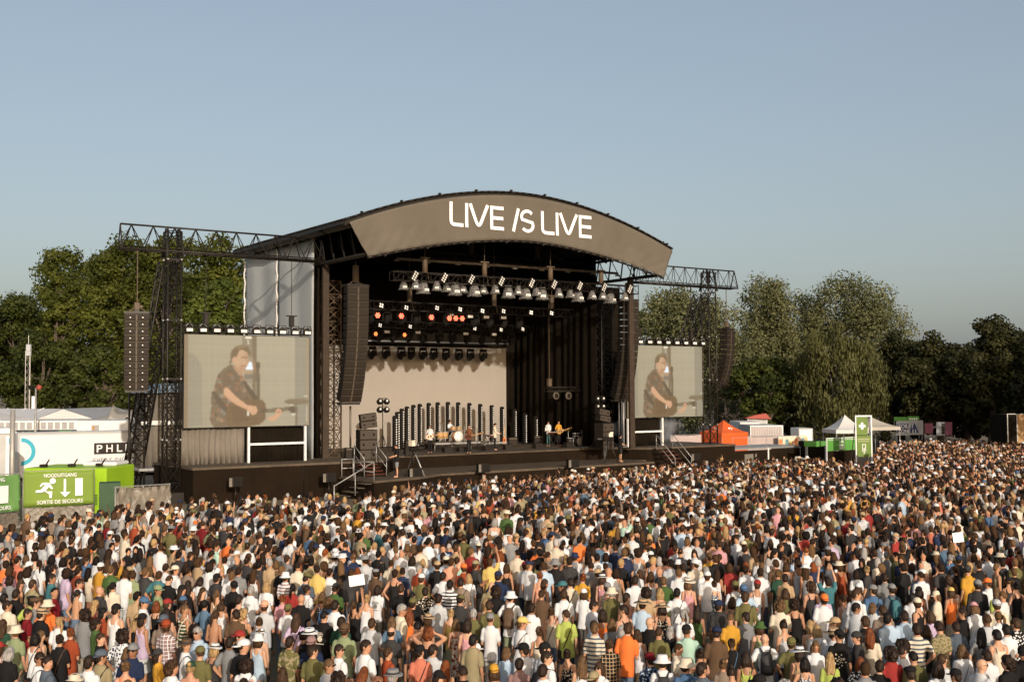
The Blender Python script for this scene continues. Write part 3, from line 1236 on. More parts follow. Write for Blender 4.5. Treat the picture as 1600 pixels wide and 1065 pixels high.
xs = [634, 646, 661, 679, 701, 711, 727, 741, 759, 770, 794, 806, 821, 834, 847, 869, 877, 887, 903, 921, 929, 938, 953, 972]
big = {661, 711, 741, 794, 821, 847, 903, 953}
for i, x in enumerate(xs):
    f = rain if i == 0 else copy_tree(rain)
    u = st_v(x, 450, V1)[0]
    sc_ = .98 if x in big else .70
    on_stage(f, u, V1 + (.0 if x in big else .25 * (-1) ** i), ZT1 - .26, R.uniform(-.6, .6))
    f.scale = (sc_, sc_, sc_ * .95)
    tag(f, 'moving lamp under a clear plastic rain cover on the front truss', 'stage light', 'lamps in rain covers on the front truss')

# blinders: two rows of small bright cells, tilted
def blinder(rows_, cols_, tilt, mt):
    root = empty('blinder_light')
    b_ = MB()
    wx, wz = cols_ * .15, rows_ * .15
    b_.bevbox(-wx / 2 - .02, wx / 2 + .02, 0, .16, -wz / 2 - .02, wz / 2 + .02, .02)
    b_.tube((-wx / 2 - .05, .08, wz / 2), (wx / 2 + .05, .08, wz / 2), .02, 4)
    b_.build('lamp_housing', M['black_metal'], root)
    for i in range(rows_):
        for j in range(cols_):
            b_ = MB()
            b_.lathe([(.0, -.02), (.055, -.012), (.06, .0)], (-wx / 2 + .075 + j * .15, 0, -wz / 2 + .075 + i * .15), 8, 'y')
            b_.build('lamp_cell', mt, root)
    return root


bl8 = blinder(4, 2, 0, M['lens_white'])
for i, x in enumerate((643, 689, 731, 778, 825, 860, 900, 938, 978)):
    f = bl8 if i == 0 else copy_tree(bl8)
    u = st_v(x, 440, V1)[0]
    on_stage(f, u, V1 - .42, ZT1 + .02, 0)
    f.rotation_euler = (RAD(-8), RAD(33), STAGE_ROT)
    tag(f, 'tilted eight-cell blinder lamp on the front truss', 'stage light', 'eight-cell blinders on the front truss')
bl4 = blinder(2, 2, 0, M['warm_light'])
for i, (x, y, v) in enumerate([(596, 477, V2), (635, 480.5, V2), (683, 481, V2), (719, 483, V2), (754, 485.5, V2), (787, 486, V2), (830, 488, V2), (862, 489, V2), (594, 508, V3), (641, 510, V3), (742, 513, V3), (783, 515, V3), (817, 514, V3)]):
    f = bl4 if i == 0 else copy_tree(bl4)
    q = st_v(x, y, v - .35)
    on_stage(f, q[0], q[1], q[2])
    f.rotation_euler = (RAD(-10), RAD(14), STAGE_ROT)
    s_ = .95 if v == V2 else .85
    f.scale = (s_, s_, s_)
    row = 'middle' if v == V2 else 'rear'
    tag(f, 'four-cell white lamp on the ' + row + ' truss of the stage', 'stage light', 'four-cell lamps on the ' + row + ' truss')


def par(mt, r=.2, name='par_light'):
    root = empty(name)
    b_ = MB()
    b_.lathe([(r, -.02), (r, .12), (r * .85, .3), (.06, .36), (0, .36)], n=12, axis='y')
    b_.tube((-r - .03, .12, 0), (-r - .03, .12, r + .1), .015, 4)
    b_.tube((r + .03, .12, 0), (r + .03, .12, r + .1), .015, 4)
    b_.box(-r - .04, r + .04, .1, .14, r + .1, r + .13)
    b_.build('lamp_housing', M['black_metal'], root)
    for k in range(7):
        t = k * math.pi / 3
        x, z = (0, 0) if k == 6 else (r * .6 * math.cos(t), r * .6 * math.sin(t))
        c_ = MB()
        c_.lathe([(0, -.05), (r * .24, -.04), (r * .27, -.02)], (x, 0, z), 7, 'y')
        c_.build('lamp_cell', mt, root)
    return root


pr = par(M['red_light'])
po = par(M['orange_light'])
k = 0
for proto, pts, lab in ((pr, [(590, 492.5), (627, 493.5), (674, 495.5), (702, 497), (712, 497), (722, 497.5)], 'glowing red lamp under the middle truss'),):
    for i, (x, y) in enumerate(pts):
        f = proto if i == 0 else copy_tree(proto)
        q = st_v(x, y, V2 - .35)
        on_stage(f, q[0], q[1], q[2])
        tag(f, lab, 'stage light', 'glowing red lamps')
for i, (x, y, lab) in enumerate([(587, 521.5, 'small orange lamp low over the LED wall next to the speaker column'), (632, 523, 'dim orange lamp low over the LED wall')]):
    f = po if i == 0 else copy_tree(po)
    q = st_v(x, y, V3)
    on_stage(f, q[0], q[1], q[2])
    f.scale = (.8, .8, .8)
    tag(f, lab, 'stage light')
# rectangular wash lights
ws = empty('wash_light')
b = MB()
b.bevbox(-.24, .24, 0, .2, -.13, .13, .02)
b.tube((-.26, .1, 0), (-.26, .1, .32), .018, 4)
b.tube((.26, .1, 0), (.26, .1, .32), .018, 4)
b.box(-.27, .27, .08, .12, .31, .34)
b.build('lamp_housing', M['black_metal'], ws)
b = MB()
b.box(-.19, .19, -.02, -.002, -.09, .07)
b.build('lens', M['lens_white'], ws)
for i, (x, y, v) in enumerate([(705, 492, V2), (735, 494, V2), (760, 495, V2), (787, 496, V2), (605, 518, V3), (653, 519, V3), (728, 521, V3), (772, 522, V3)]):
    f = ws if i == 0 else copy_tree(ws)
    q = st_v(x, y, v - .1)
    on_stage(f, q[0], q[1], q[2])
    row = 'middle' if v == V2 else 'rear'
    tag(f, 'small rectangular wash lamp hanging from the ' + row + ' truss', 'stage light', 'rectangular wash lamps on the ' + row + ' truss')


# dark moving heads: yoke and rounded head
def moving_head(mt):
    root = empty('moving_light')
    b_ = MB()
    b_.bevbox(-.2, .2, -.15, .15, -.18, 0, .03)
    b_.build('base', mt, root)
    b_ = MB()
    for s in (-1, 1):
        b_.loft([[(s * .18, -.05, -.18), (s * .24, -.05, -.18), (s * .24, .05, -.18), (s * .18, .05, -.18)],
                 [(s * .2, -.08, -.45), (s * .26, -.08, -.45), (s * .26, .08, -.45), (s * .2, .08, -.45)],
                 [(s * .2, -.04, -.6), (s * .25, -.04, -.6), (s * .25, .04, -.6), (s * .2, .04, -.6)]], smooth=False)
    b_.build('yoke', mt, root)
    b_ = MB()
    b_.lathe([(.0, -.28), (.13, -.25), (.17, -.1), (.18, .12), (.13, .24), (0, .26)], (0, 0, 0), 10, 'z')
    h_ = b_.build('head', mt, root)
    h_.location = (0, 0, -.5)
    h_.rotation_euler = (RAD(28), RAD(18), 0)
    return root


mh = moving_head(M['cone'])
spots = [(582, 546), (603, 546), (627, 546.5), (643, 547), (661, 547.5), (678, 548), (697, 548.5), (717, 549), (735, 549.5), (755, 550)]
first = True
for i, (x, y) in enumerate(spots):
    f = mh if first else copy_tree(mh)
    first = False
    q = st_v(x, y - 2, 12.2)
    on_stage(f, q[0], q[1], q[2] + .12, R.uniform(-.3, .3))
    f.scale = (1.15, 1.15, 1.15)
    tag(f, 'dark moving head hanging in front of the LED wall top', 'stage light', 'dark moving heads along the LED wall top')
for i in range(22):
    f = copy_tree(mh)
    v = V2 if i % 2 else V3
    z = (ZT2 if i % 2 else ZT3) - .25
    u = st_v(572 + i * 11.5, 500, v)[0]
    on_stage(f, u, v + R.uniform(.0, .3), z, R.uniform(-1, 1))
    tag(f, 'dark moving head among the red lamps under the ' + ('middle' if i % 2 else 'rear') + ' truss', 'stage light', 'dark moving heads under the ' + ('middle' if i % 2 else 'rear') + ' truss')
b = MB()
a, c = st_v(566, 540, 12.2), st_v(768, 545, 12.2)
b.tube((a[0], 0, a[2] + .42), (c[0], 0, a[2] + .42), .04, 6)
o = b.build('light_pipe', M['black_metal'])
tag(on_stage(o, 0, 12.2, 0), 'dark pipe carrying moving heads before the LED wall top', 'pipe')

# ------------------------------------------------------------------ upright LED bars in an arc
tops = [(618, 649), (622, 643), (629, 638), (637, 634.5), (647, 632), (657, 630.5), (671, 629), (685, 628), (701, 627.5), (717, 628), (734.5, 629), (751.5, 630.5), (769.5, 632.5), (785.5, 635), (805, 638.5), (821, 645), (838, 650)]
vv = [7.6, 8.6, 9.5, 10.2, 10.8, 11.3, 11.6, 11.8, 11.9, 11.9, 11.8, 11.6, 11.3, 10.9, 10.6, 10.4, 10.2]
for i, ((x, y), v) in enumerate(zip(tops, vv)):
    q = st_v(x, y, v)
    root = on_stage(empty('light_bar', label='upright LED light bar in the arc behind the band', cat='light bar', group='upright light bars in the arc behind the band'), q[0], q[1], DK + .0)
    Hb = q[2] - DK
    lo = max(.05, Hb - 2.9)
    b = MB()
    b.prism([(-.13, lo), (.13, lo), (.13, Hb - .08), (.07, Hb), (-.07, Hb), (-.13, Hb - .08)], 0, .2)
    b.build('bar_housing', M['cone'], root)
    b = MB()
    b.box(-.03, .03, .02, .08, 0, lo)
    b.box(-.2, .2, -.15, .25, 0, .05)
    b.build('bar_stand', M['black_metal'], root)
    b = MB()
    kk = int((Hb - lo - .15) / .155)
    for j in range(kk):
        b.bevbox(.025, .10, -.034, -.001, lo + .1 + j * .155, lo + .18 + j * .155, .012)
    b.build('lamp_cells', M['bar_led'], root)['kind'] = 'stuff'

# ------------------------------------------------------------------ loudspeakers standing on the stage
def sub_box(w, d, h_, front, ports=True, name='subwoofer'):
    root = empty(name)
    b_ = MB()
    b_.bevbox(-w / 2, w / 2, 0, d, 0, h_, .015)
    b_.build('cabinet', M['speaker'], root)
    b_ = MB()
    b_.box(-w / 2 + .03, w / 2 - .03, -.012, -.002, .03, h_ - .03)
    b_.build('grille', M[front], root)
    b_ = MB()
    for sx in (-.5, .5):
        b_.bevbox(sx * w * .55 - .05, sx * w * .55 + .05, -.022, -.013, h_ * .38, h_ * .62, .004)
        b_.bevbox(sx * w * .55 - .02 + .09 * sx, sx * w * .55 + .02 + .09 * sx, -.022, -.013, h_ * .38, h_ * .62, .004)
    b_.build('port', M['cone'], root)
    return root


M['grey_grille'] = mat('grey_grille', (.05, .038, .028), .7, .2, 30, .003, 120)
sb = sub_box(1.05, .8, .56, 'grey_grille')
tb = sub_box(.95, .5, .40, 'grey_grille', name='fill_speaker')
fs_, ft_ = True, True
order = ('bottom', 'middle', 'top')
for (u, v, nm, rot) in ((10.55, .75, 'light stand', RAD(-10)), (28.95, 2.2, 'side of the smoke', RAD(8))):
    nm = 'beside the tripod light stand' if u < 20 else 'beside the white frame and smoke'
    if u > 20:
        q = st_v(951, 698, 1.4)
        u, v = q[0], 1.4
    for k in range(3):
        f = sb if fs_ else copy_tree(sb)
        fs_ = False
        on_stage(f, u, v + (0 if u < 20 else .35 * 0), DK + (.57 * k if u < 20 or True else 0), rot)
        if u > 20:
            f.location.z = DK + .57 * k
        tag(f, order[k] + ' subwoofer of the stack ' + nm, 'subwoofer', 'subwoofers stacked ' + nm)
    for k in range(2):
        f = tb if ft_ else copy_tree(tb)
        ft_ = False
        on_stage(f, u + (.1 if u < 20 else -.2), v + .1 + .06 * k, DK + 1.80 + .42 * k, rot + RAD(-6))
        f.rotation_euler[1] = RAD(-7 if u < 20 else 10)
        tag(f, ('lower' if k == 0 else 'upper') + ' tilted fill speaker on the subwoofers ' + nm, 'speaker', 'tilted fill speakers ' + nm)

# front fills on stands before the skirt
ff = empty('front_fill')
b = MB()
b.bevbox(-.36, .36, 0, .42, -.24, .24, .02)
b.build('cabinet', M['speaker'], ff)
b = MB()
b.box(-.12, .34, -.014, -.002, -.21, .21)
b.build('grille', M['cone'], ff)
b = MB()
b.box(-.35, -.2, -.016, -.002, -.22, .22)
b.build('horn_panel', M['pleat_grey'], ff)
b = MB()
b.tube((0, .2, -3.0), (0, .2, -.24), .04, 6)
b.box(-.35, .35, -.1, .5, -3.05, -3.0)
b.build('stand', M['black_metal'], ff)
names = ['dark front fill speaker before the tall side of the stage under the pleated curtain', 'dark front fill speaker before the stage under the hanging column', 'dark front fill speaker beside the camera platform', 'dark front fill speaker before the walkway under the guitarists', 'dark front fill speaker before the walkway under the keyboards', 'dark front fill speaker before the stage under the second screen']
for i, (x, y, v) in enumerate([(369, 753, -1.4), (515, 746, -1.4), (650, 738, -3.0), (757, 731, -2.6), (897, 724, -2.4), (1088, 714, -1.2)]):
    f = ff if i == 0 else copy_tree(ff)
    q = st_v(x, y, v)
    on_stage(f, q[0], q[1], q[2], RAD(-15))
    st_ = [c_ for c_ in f.children if c_.name.startswith('stand')][0]
    st_.scale = (1, 1, (q[2] - .0) / 3.05)
    tag(f, names[i], 'speaker', None)

# ------------------------------------------------------------------ stairs and rails
def stairs(name, u, v, z0, z1, w, n, label, mt='red_wood', deep=.32):
    root = on_stage(empty(name, label=label, cat='stairs'), u, v, 0)
    for i in range(n):
        b_ = MB()
        zz = z0 + (z1 - z0) * (i + 1) / (n + 1)
        b_.bevbox(-w / 2, w / 2, i * deep, i * deep + .30, zz - .05, zz, .01)
        b_.build('tread', M[mt], root)
    b_ = MB()
    for s in (-1, 1):
        b_.add([(s * (w / 2 + .03), 0, z0), (s * (w / 2 + .03), .3, z0), (s * (w / 2 + .03), n * deep + .3, z1 - .05), (s * (w / 2 + .03), n * deep + .1, z1 - .05),
                (s * (w / 2 + .06), 0, z0), (s * (w / 2 + .06), .3, z0), (s * (w / 2 + .06), n * deep + .3, z1 - .05), (s * (w / 2 + .06), n * deep + .1, z1 - .05)],
               [(0, 1, 2, 3), (7, 6, 5, 4), (0, 4, 5, 1), (1, 5, 6, 2), (2, 6, 7, 3), (3, 7, 4, 0)])
    b_.build('stringer', M['black_metal'], root)
    for s in (-1, 1):
        b_ = MB()
        x = s * (w / 2 + .09)
        b_.tube((x, .1, z0), (x, .1, z0 + 1.0), .025, 6)
        b_.tube((x, n * deep, z1 - .1), (x, n * deep, z1 + .9), .025, 6)
        b_.tube((x, .1, z0 + 1.0), (x, n * deep, z1 + .9), .028, 6)
        b_.tube((x, .1, z0 + .5), (x, n * deep, z1 + .4), .022, 6)
        b_.build('handrail', M['alu'], root)
    return root


stairs('stairs', 9.7, -1.75, 1.1, DK, 1.2, 4, 'red-brown steps up to the stage beside the cameraman')
q = st_v(980, 712, -1.4)
stairs('stairs', 32.6, -1.9, .3, DK, 1.3, 6, 'red-brown steps up to the stage below the smaller looking screen')
# guard rail of the camera platform and flight down to the ground
root = on_stage(empty('guard_rail', label='aluminium guard rail beside the cameraman', cat='railing'), 0, 0, 0)
for (p0, p1) in (((8.25, -4.2), (8.25, -1.9)), ((8.3, -.35), (9.0, -.35))):
    b = MB()
    for z in (1.55, 2.05):
        b.tube((*p0, z), (*p1, z), .028, 6)
    for p in (p0, p1):
        b.tube((*p, 1.1), (*p, 2.1), .03, 6)
    b.build('rail_section', M['alu'], root)
b = MB()
b.tube((5.9, -4.3, .95), (8.2, -4.3, 2.1), .03, 6)
b.tube((5.9, -4.3, 0), (5.9, -4.3, 1.0), .035, 6)
b.tube((7.1, -4.3, 0.4), (7.1, -4.3, 1.55), .025, 6)
b.build('sloping_rail', M['alu'], root)
for i in range(5):
    b = MB()
    b.bevbox(6.1 + .4 * i, 6.5 + .4 * i, -4.25, -3.2, .16 + .19 * i, .2 + .19 * i, .01)
    b.build('tread', M['deck'], root)

# low deck and ramp beyond the stage end
root = on_stage(empty('ramp_platform', label='low grey platform with white posts and black panels beside the stage end', cat='platform'))
u0, u1 = 40.3, 47.5
b = MB()
b.box(u0, u1, 1.2, 4.5, 1.42, 1.55)
b.build('deck', M['steel'], root)
for k in range(3):
    b = MB()
    x = u0 + .06 + k * (u1 - u0 - .12) / 2
    b.box(x - .06, x + .06, 1.1, 1.19, 0, 1.5)
    b.build('post', M['white_metal'], root)
for k in range(2):
    b = MB()
    x = u0 + .06 + k * (u1 - u0 - .12) / 2
    b.box(x + .07, x + (u1 - u0) / 2 - .13, 1.13, 1.18, .05, 1.36)
    b.build('panel', M['skirt_fabric'], root)
    b = MB()
    b.box(x + 2.1, x + 2.25, 1.05, 1.11, .5, 1.1)
    b.box(x + 1.0, x + 1.9, 1.06, 1.11, .4, 1.1)
    b.build('speaker_panel', M['pleat_grey'] if k == 0 else M['skirt_fabric'], root)
b = MB()
b.tube((u0, 1.3, 2.3), (u1, 1.3, 2.3), .02, 5)
for k in range(5):
    x = u0 + .1 + k * (u1 - u0 - .2) / 4
    b.tube((x, 1.3, 1.55), (x, 1.3, 2.3), .02, 5)
b.build('rail', M['steel'], root)
b = MB()
b.add([(u1 + .05, 1.2, 1.5), (u1 + 4.2, 1.2, .2), (u1 + 4.2, 4.2, .2), (u1 + .05, 4.2, 1.5), (u1 + .05, 1.2, 0), (u1 + 4.2, 1.2, 0), (u1 + 4.2, 4.2, 0), (u1 + .05, 4.2, 0)], [(0, 1, 2, 3), (0, 4, 5, 1), (1, 5, 6, 2), (2, 6, 7, 3), (3, 7, 4, 0)])
o = b.build('access_ramp', M['steel'])
tag(on_stage(o), 'sloping grey metal ramp beside the green exit banner', 'ramp')

# ------------------------------------------------------------------ gear on stage
# lamp tree on a tripod
def lamp_tree(u, v, top, rows_, label):
    root = on_stage(empty('light_stand', label=label, cat='light stand'), u, v, DK)
    b_ = MB()
    b_.tube((0, 0, .4), (0, 0, top), .03, 6)
    for k in range(3):
        t = 2 * math.pi * k / 3 + .4
        b_.tube((0, 0, 1.15), (.65 * math.cos(t), .65 * math.sin(t), 0), .02, 5)
        b_.tube((0, 0, .55), (.36 * math.cos(t), .36 * math.sin(t), .5), .012, 4)
    b_.build('tripod', M['black_metal'], root)
    for r_ in range(rows_):
        z = top - .15 - r_ * .52
        b_ = MB()
        b_.tube((-.34, -.02, z + .16), (.34, -.02, z + .16), .02, 5)
        b_.build('crossbar', M['black_metal'], root)
        for sx in (-.24, .24):
            b_ = MB()
            b_.lathe([(.0, -.22), (.12, -.2), (.19, -.16), (.2, .0), (.16, .1), (0, .12)], (sx, 0, z - .06), 10, 'y')
            l_ = b_.build('lamp', M['cone'], root)
            c_ = MB()
            c_.lathe([(.0, -.225), (.06, -.222), (.08, -.21)], (sx - .03, -.01, z - .0), 8, 'y')
            c_.build('lens', M['lens_white'], l_)
    return root


q = st_z(598, 707, DK)
lamp_tree(q[0], q[1], 3.45, 2, 'tripod stand with four dark round lamps before the pale LED wall')
q = st_z(928, 699, DK)
lamp_tree(q[0], 2.6, 3.5, 3, 'tripod stand with six dark lamps at the dark stage side')

# small hanging truss with three round lamps
q0, q1 = st_v(853, 608, 6.0), st_v(930, 609, 6.0)
root = light_truss(q0[0], q1[0], 6.0, q0[2], .3, 9, 'short hanging truss low over the musicians in the dark')
b = MB()
for u in (q0[0] + .3, q1[0] - .5):
    b.bevbox(u - .14, u + .14, -.14, .14, .2, .75, .03)
    b.tube((u, 0, .7), (u, 0, 13.6 - q0[2]), .02, 5)
b.build('hoist', M['hoist'], root)
rl = empty('round_lamp')
b = MB()
b.lathe([(.26, -.05), (.3, -.02), (.3, .06), (.22, .2), (0, .25)], n=14, axis='y')
b.tube((0, .1, .2), (0, .1, .5), .04, 6)
b.build('lamp_housing', M['cone'], rl)
b = MB()
b.lathe([(.17, -.07), (.28, -.06), (.29, -.03), (.17, -.03), (.17, -.07)], n=14, axis='y', cap=False)
b.build('ring', M['seam'], rl)
for i, x in enumerate((868.5, 888, 920)):
    f = rl if i == 0 else copy_tree(rl)
    q = st_v(x, 618, 5.9)
    on_stage(f, q[0], q[1], q[2])
    f.scale = (.95, .95, .95)
    tag(f, 'round lamp with a pale ring hanging in the dark stage side', 'stage light', 'round lamps with pale rings')

# drum riser and drums
rz_ = empty('drum_riser', label='low aluminium riser under the drum kit', cat='riser')
ru, rv = 20.4, 6.5
on_stage(rz_, ru, rv, DK)
b = MB()
b.bevbox(-2.0, 2.0, 0, 2.2, .42, .52, .02)
b.build('platform', M['deck'], rz_)
for i, x in enumerate((-1.95, -.65, .65, 1.95)):
    for y in (.05, 2.15):
        b = MB()
        b.tube((x, y, 0), (x, y, .42), .035, 6)
        b.build('leg', M['alu'], rz_)
b = MB()
b.box(-2.0, 2.0, -.03, -.003, .40, .53)
b.build('front_rail', M['alu'], rz_)
rz2 = on_stage(empty('keyboard_riser', label='second low aluminium riser between the singer and the keyboard player', cat='riser'), 23.2, 7.2, DK)
b = MB()
b.bevbox(-1.6, 1.4, 0, 1.8, .3, .4, .02)
b.build('platform', M['deck'], rz2)
for x in (-1.5, 0, 1.3):
    b = MB()
    b.tube((x, .05, 0), (x, .05, .3), .035, 6)
    b.build('leg', M['alu'], rz2)
b = MB()
b.box(-1.6, 1.4, -.03, -.003, .29, .41)
b.build('front_rail', M['alu'], rz2)


def drum_kit(u, v, z, rot, label, bass_mt, shell_mt, sc_=1.0):
    root = on_stage(empty('drum_kit', label=label, cat='drum kit'), u, v, z, rot)
    root.scale = (sc_,) * 3

    def drum(nm, c, r, d, axis, head='white_metal'):
        b_ = MB()
        b_.lathe([(r, 0), (r, d)], c, 18, axis, cap=True)
        o_ = b_.build(nm, M[shell_mt], root)
        b_ = MB()
        b_.lathe([(0, -.012), (r * .96, -.012), (r * .96, -.002)], c, 18, axis)
        if axis == 'z':
            b_ = MB()
            b_.lathe([(r * .97, d + .001), (r * .97, d + .012), (0, d + .013)], c, 18, axis)
        b_.build('drum_head', M[head], o_)
        b_ = MB()
        for h2 in (0.0, d):
            b_.lathe([(r + .002, h2 - .02), (r + .018, h2 - .02), (r + .018, h2 + .015), (r + .002, h2 + .015)], c, 18, axis, cap=False)
        b_.build('hoop', M['steel'], o_)
    drum('bass_drum', (0.25, -.25, .36), .36, .42, 'y', bass_mt)
    drum('floor_tom', (-.62, .15, .25), .25, .42, 'z')
    drum('floor_tom', (-1.12, -.15, .22), .24, .46, 'z')
    drum('snare_drum', (.75, .35, .55), .19, .15, 'z')
    drum('rack_tom', (.05, .12, .78), .18, .24, 'z')
    drum('rack_tom', (.48, .12, .78), .17, .22, 'z')
    for (x, y, h_, r) in ((-.75, .2, 1.25, .24), (.85, -.05, 1.2, .22), (1.1, .4, .95, .18)):
        b_ = MB()
        b_.tube((x, y, .25), (x, y, h_), .015, 5)
        for k in range(3):
            t = 2 * math.pi * k / 3
            b_.tube((x, y, .4), (x + .28 * math.cos(t), y + .28 * math.sin(t), 0), .012, 4)
        st2 = b_.build('cymbal_stand', M['steel'], root)
        b_ = MB()
        b_.lathe([(.0, .03), (.04, .025), (.06, .01), (r, -.015), (r, -.02), (0, 0)], (x, y, h_), 16)
        b_.build('cymbal', M['brass'], st2)
    b_ = MB()
    b_.lathe([(.16, .44), (.17, .5), (.15, .55), (0, .55)], (.25, .85, 0), 12)
    b_.tube((.25, .85, 0), (.25, .85, .45), .03, 6)
    b_.build('stool', M['black_metal'], root)
    return root


M['shell_wood'] = mat('shell_wood', (.42, .24, .10), .3, .2, 5)
drum_kit(20.35, 7.3, DK + .52, 0, 'wood-shelled drum kit with a pale bass drum on the riser', 'lens_white', 'shell_wood', 1.0)
q = st_z(905, 696, DK)
drum_kit(29.2, 5.4, DK, RAD(20), 'second drum and percussion set in the dark stage side', 'pleat_grey', 'black_metal', .9)


def mic_stand(u, v, h_, label, boom=.0, lab_rot=0):
    root = on_stage(empty('microphone_stand', label=label, cat='microphone stand'), u, v, DK, lab_rot)
    b_ = MB()
    b_.lathe([(0, 0), (.15, 0), (.15, .02), (.02, .04), (0, .04)], n=10)
    b_.tube((0, 0, .03), (0, 0, h_), .014, 5)
    b_.tube((0, 0, h_), (-boom, .0, h_ + boom * .4), .012, 5)
    b_.build('stand', M['black_metal'], root)
    b_ = MB()
    b_.tube((-boom, 0, h_ + boom * .4), (-boom - .02, .14, h_ + boom * .4 + .05), .018, 6)
    b_.ball((-boom - .02, .16, h_ + boom * .4 + .06), .035, nu=8, nv=5)
    b_.build('microphone', M['cone'], root)


for i, (x, y, lab) in enumerate([(680, 708, 'microphone stand before the guitarist in the white shirt'), (746, 706, 'microphone stand before the singer in the brown shirt'), (589, 711, 'microphone stand beside the tripod light stand')]):
    q = st_z(x, y, DK)
    mic_stand(q[0], q[1], 1.45, lab, .25 if i < 2 else .0)


def guitar(name, label, body_mt, rest=False, cat='guitar'):
    """body centred at the origin, neck towards +x, front -y"""
    root = empty(name, label=label, cat=cat)
    b_ = MB()
    out = []
    for i in range(24):
        t = 2 * math.pi * i / 24
        w_ = .17 + .035 * math.cos(2 * t) - .02 * math.cos(t)
        out.append((.25 * math.cos(t), w_ * math.sin(t) * (1 - .25 * math.exp(-((math.cos(t) - .25) / .25) ** 2))))
    b_.prism(out, -.045, .045)
    b_.build('body', M[body_mt], root)
    b_ = MB()
    b_.box(.2, .82, -.06, -.02, -.027, .027)
    b_.prism([(.82, -.03), (.98, -.05), (1.0, .03), (.82, .03)], -.05, -.02)
    b_.build('neck', M['shell_wood'], root)
    b_ = MB()
    b_.box(-.12, -.06, -.055, -.046, -.06, .06)
    b_.lathe([(.055, -.05), (.055, -.047), (0, -.047)], (.06, 0, 0), 12, 'y')
    b_.build('bridge', M['cone'], root)
    return root


M['cream_guitar'] = mat('cream_guitar', (.72, .46, .33), .3, .05, 4)
M['sunburst'] = mat('sunburst', (.50, .14, .04), .3, .35, 3)
g = guitar('electric_guitar', 'red and white guitar standing upright beside the keyboard player', 'sunburst')
q = st_z(788, 698, DK)
on_stage(g, q[0], q[1], DK + .42)
g.rotation_euler = (RAD(-12), RAD(-90), STAGE_ROT)
b = MB()
for s in (-.15, .15):
    b.tube((s, -.1, 0), (s, .25, .5), .015, 5)
b.tube((-.15, .25, .5), (.15, .25, .5), .015, 5)
b.tube((0, .35, 0), (0, .22, .75), .015, 5)
o = b.build('guitar_stand', M['black_metal'])
tag(on_stage(o, q[0], q[1], DK), 'black stand holding the red and white guitar', 'guitar stand')
# keyboards and small tables
def keyboard(u, v, rot, label):
    root = on_stage(empty('keyboard', label=label, cat='keyboard'), u, v, DK, rot)
    b_ = MB()
    b_.bevbox(-.6, .6, -.18, .18, .9, 1.0, .02)
    b_.build('case', M['red_wood'], root)
    for i in range(21):
        b_ = MB() if i == 0 else b_
        b_.box(-.55 + i * .052, -.505 + i * .052, -.16, .0, 1.002, 1.018)
    b_.build('keys', M['lens_white'], root)['kind'] = 'stuff'
    b_ = MB()
    for s in (-.45, .45):
        b_.tube((s, -.25, 0), (s, .2, .9), .02, 5)
        b_.tube((s, .25, 0), (s, -.2, .9), .02, 5)
    b_.build('trestle', M['black_metal'], root)


q = st_z(765, 703, DK)
keyboard(q[0], q[1], RAD(70), 'red-brown keyboard before the musician in the pale shirt')
q = st_z(865, 697, DK)
keyboard(q[0], q[1], RAD(30), 'keyboard in the dark stage side before the bearded musician')
# flight cases and amplifiers
amp = empty('amplifier')
b = MB()
b.bevbox(-.35, .35, 0, .3, 0, .62, .02)
b.build('cabinet', M['speaker'], amp)
b = MB()
b.box(-.31, .31, -.012, -.002, .05, .45)
b.build('grille', M['grille'], amp)
b = MB()
b.box(-.31, .31, -.014, -.002, .48, .58)
b.build('control_panel', M['seam'], amp)
first = True
for x, y, lab in ((676, 700, 'amplifier behind the guitarist in the white shirt'), (645, 703, 'amplifier beside the tall light bars'), (806, 697, 'amplifier beside the upright guitar'), (846, 694, 'amplifier in the dark before the first keyboard'), (553, 716, 'dark flight case beside the subwoofer stack and lattice tower'), (880, 694, 'amplifier between the dark drum set and keyboards')):
    f = amp if first else copy_tree(amp)
    first = False
    q = st_z(x, y, DK)
    on_stage(f, q[0], q[1] + .3, DK, R.uniform(-.2, .2))
    tag(f, lab, 'amplifier')
wd = empty('floor_monitor')
b = MB()
b.prism([(-.02, 0), (.5, 0), (.42, .34), (.12, .36)], -.3, .3, axis='x')
b.build('cabinet', M['speaker'], wd)
b = MB()
b.add([(-.27, .0, .02), (.27, .0, .02), (.27, .115, .34), (-.27, .115, .34)], [(0, 1, 2, 3)])
b.build('grille', M['grille'], wd)
first = True
for x, y in ((640, 711), (700, 707.5), (722, 706.5), (760, 704.5), (795, 702), (840, 700), (888, 699)):
    f = wd if first else copy_tree(wd)
    first = False
    q = st_z(x, y, DK)
    on_stage(f, q[0], q[1] + .25, DK, math.pi + R.uniform(-.2, .2))
    tag(f, 'black wedge monitor lying on the front edge of the stage', 'speaker', 'wedge monitors along the stage edge')
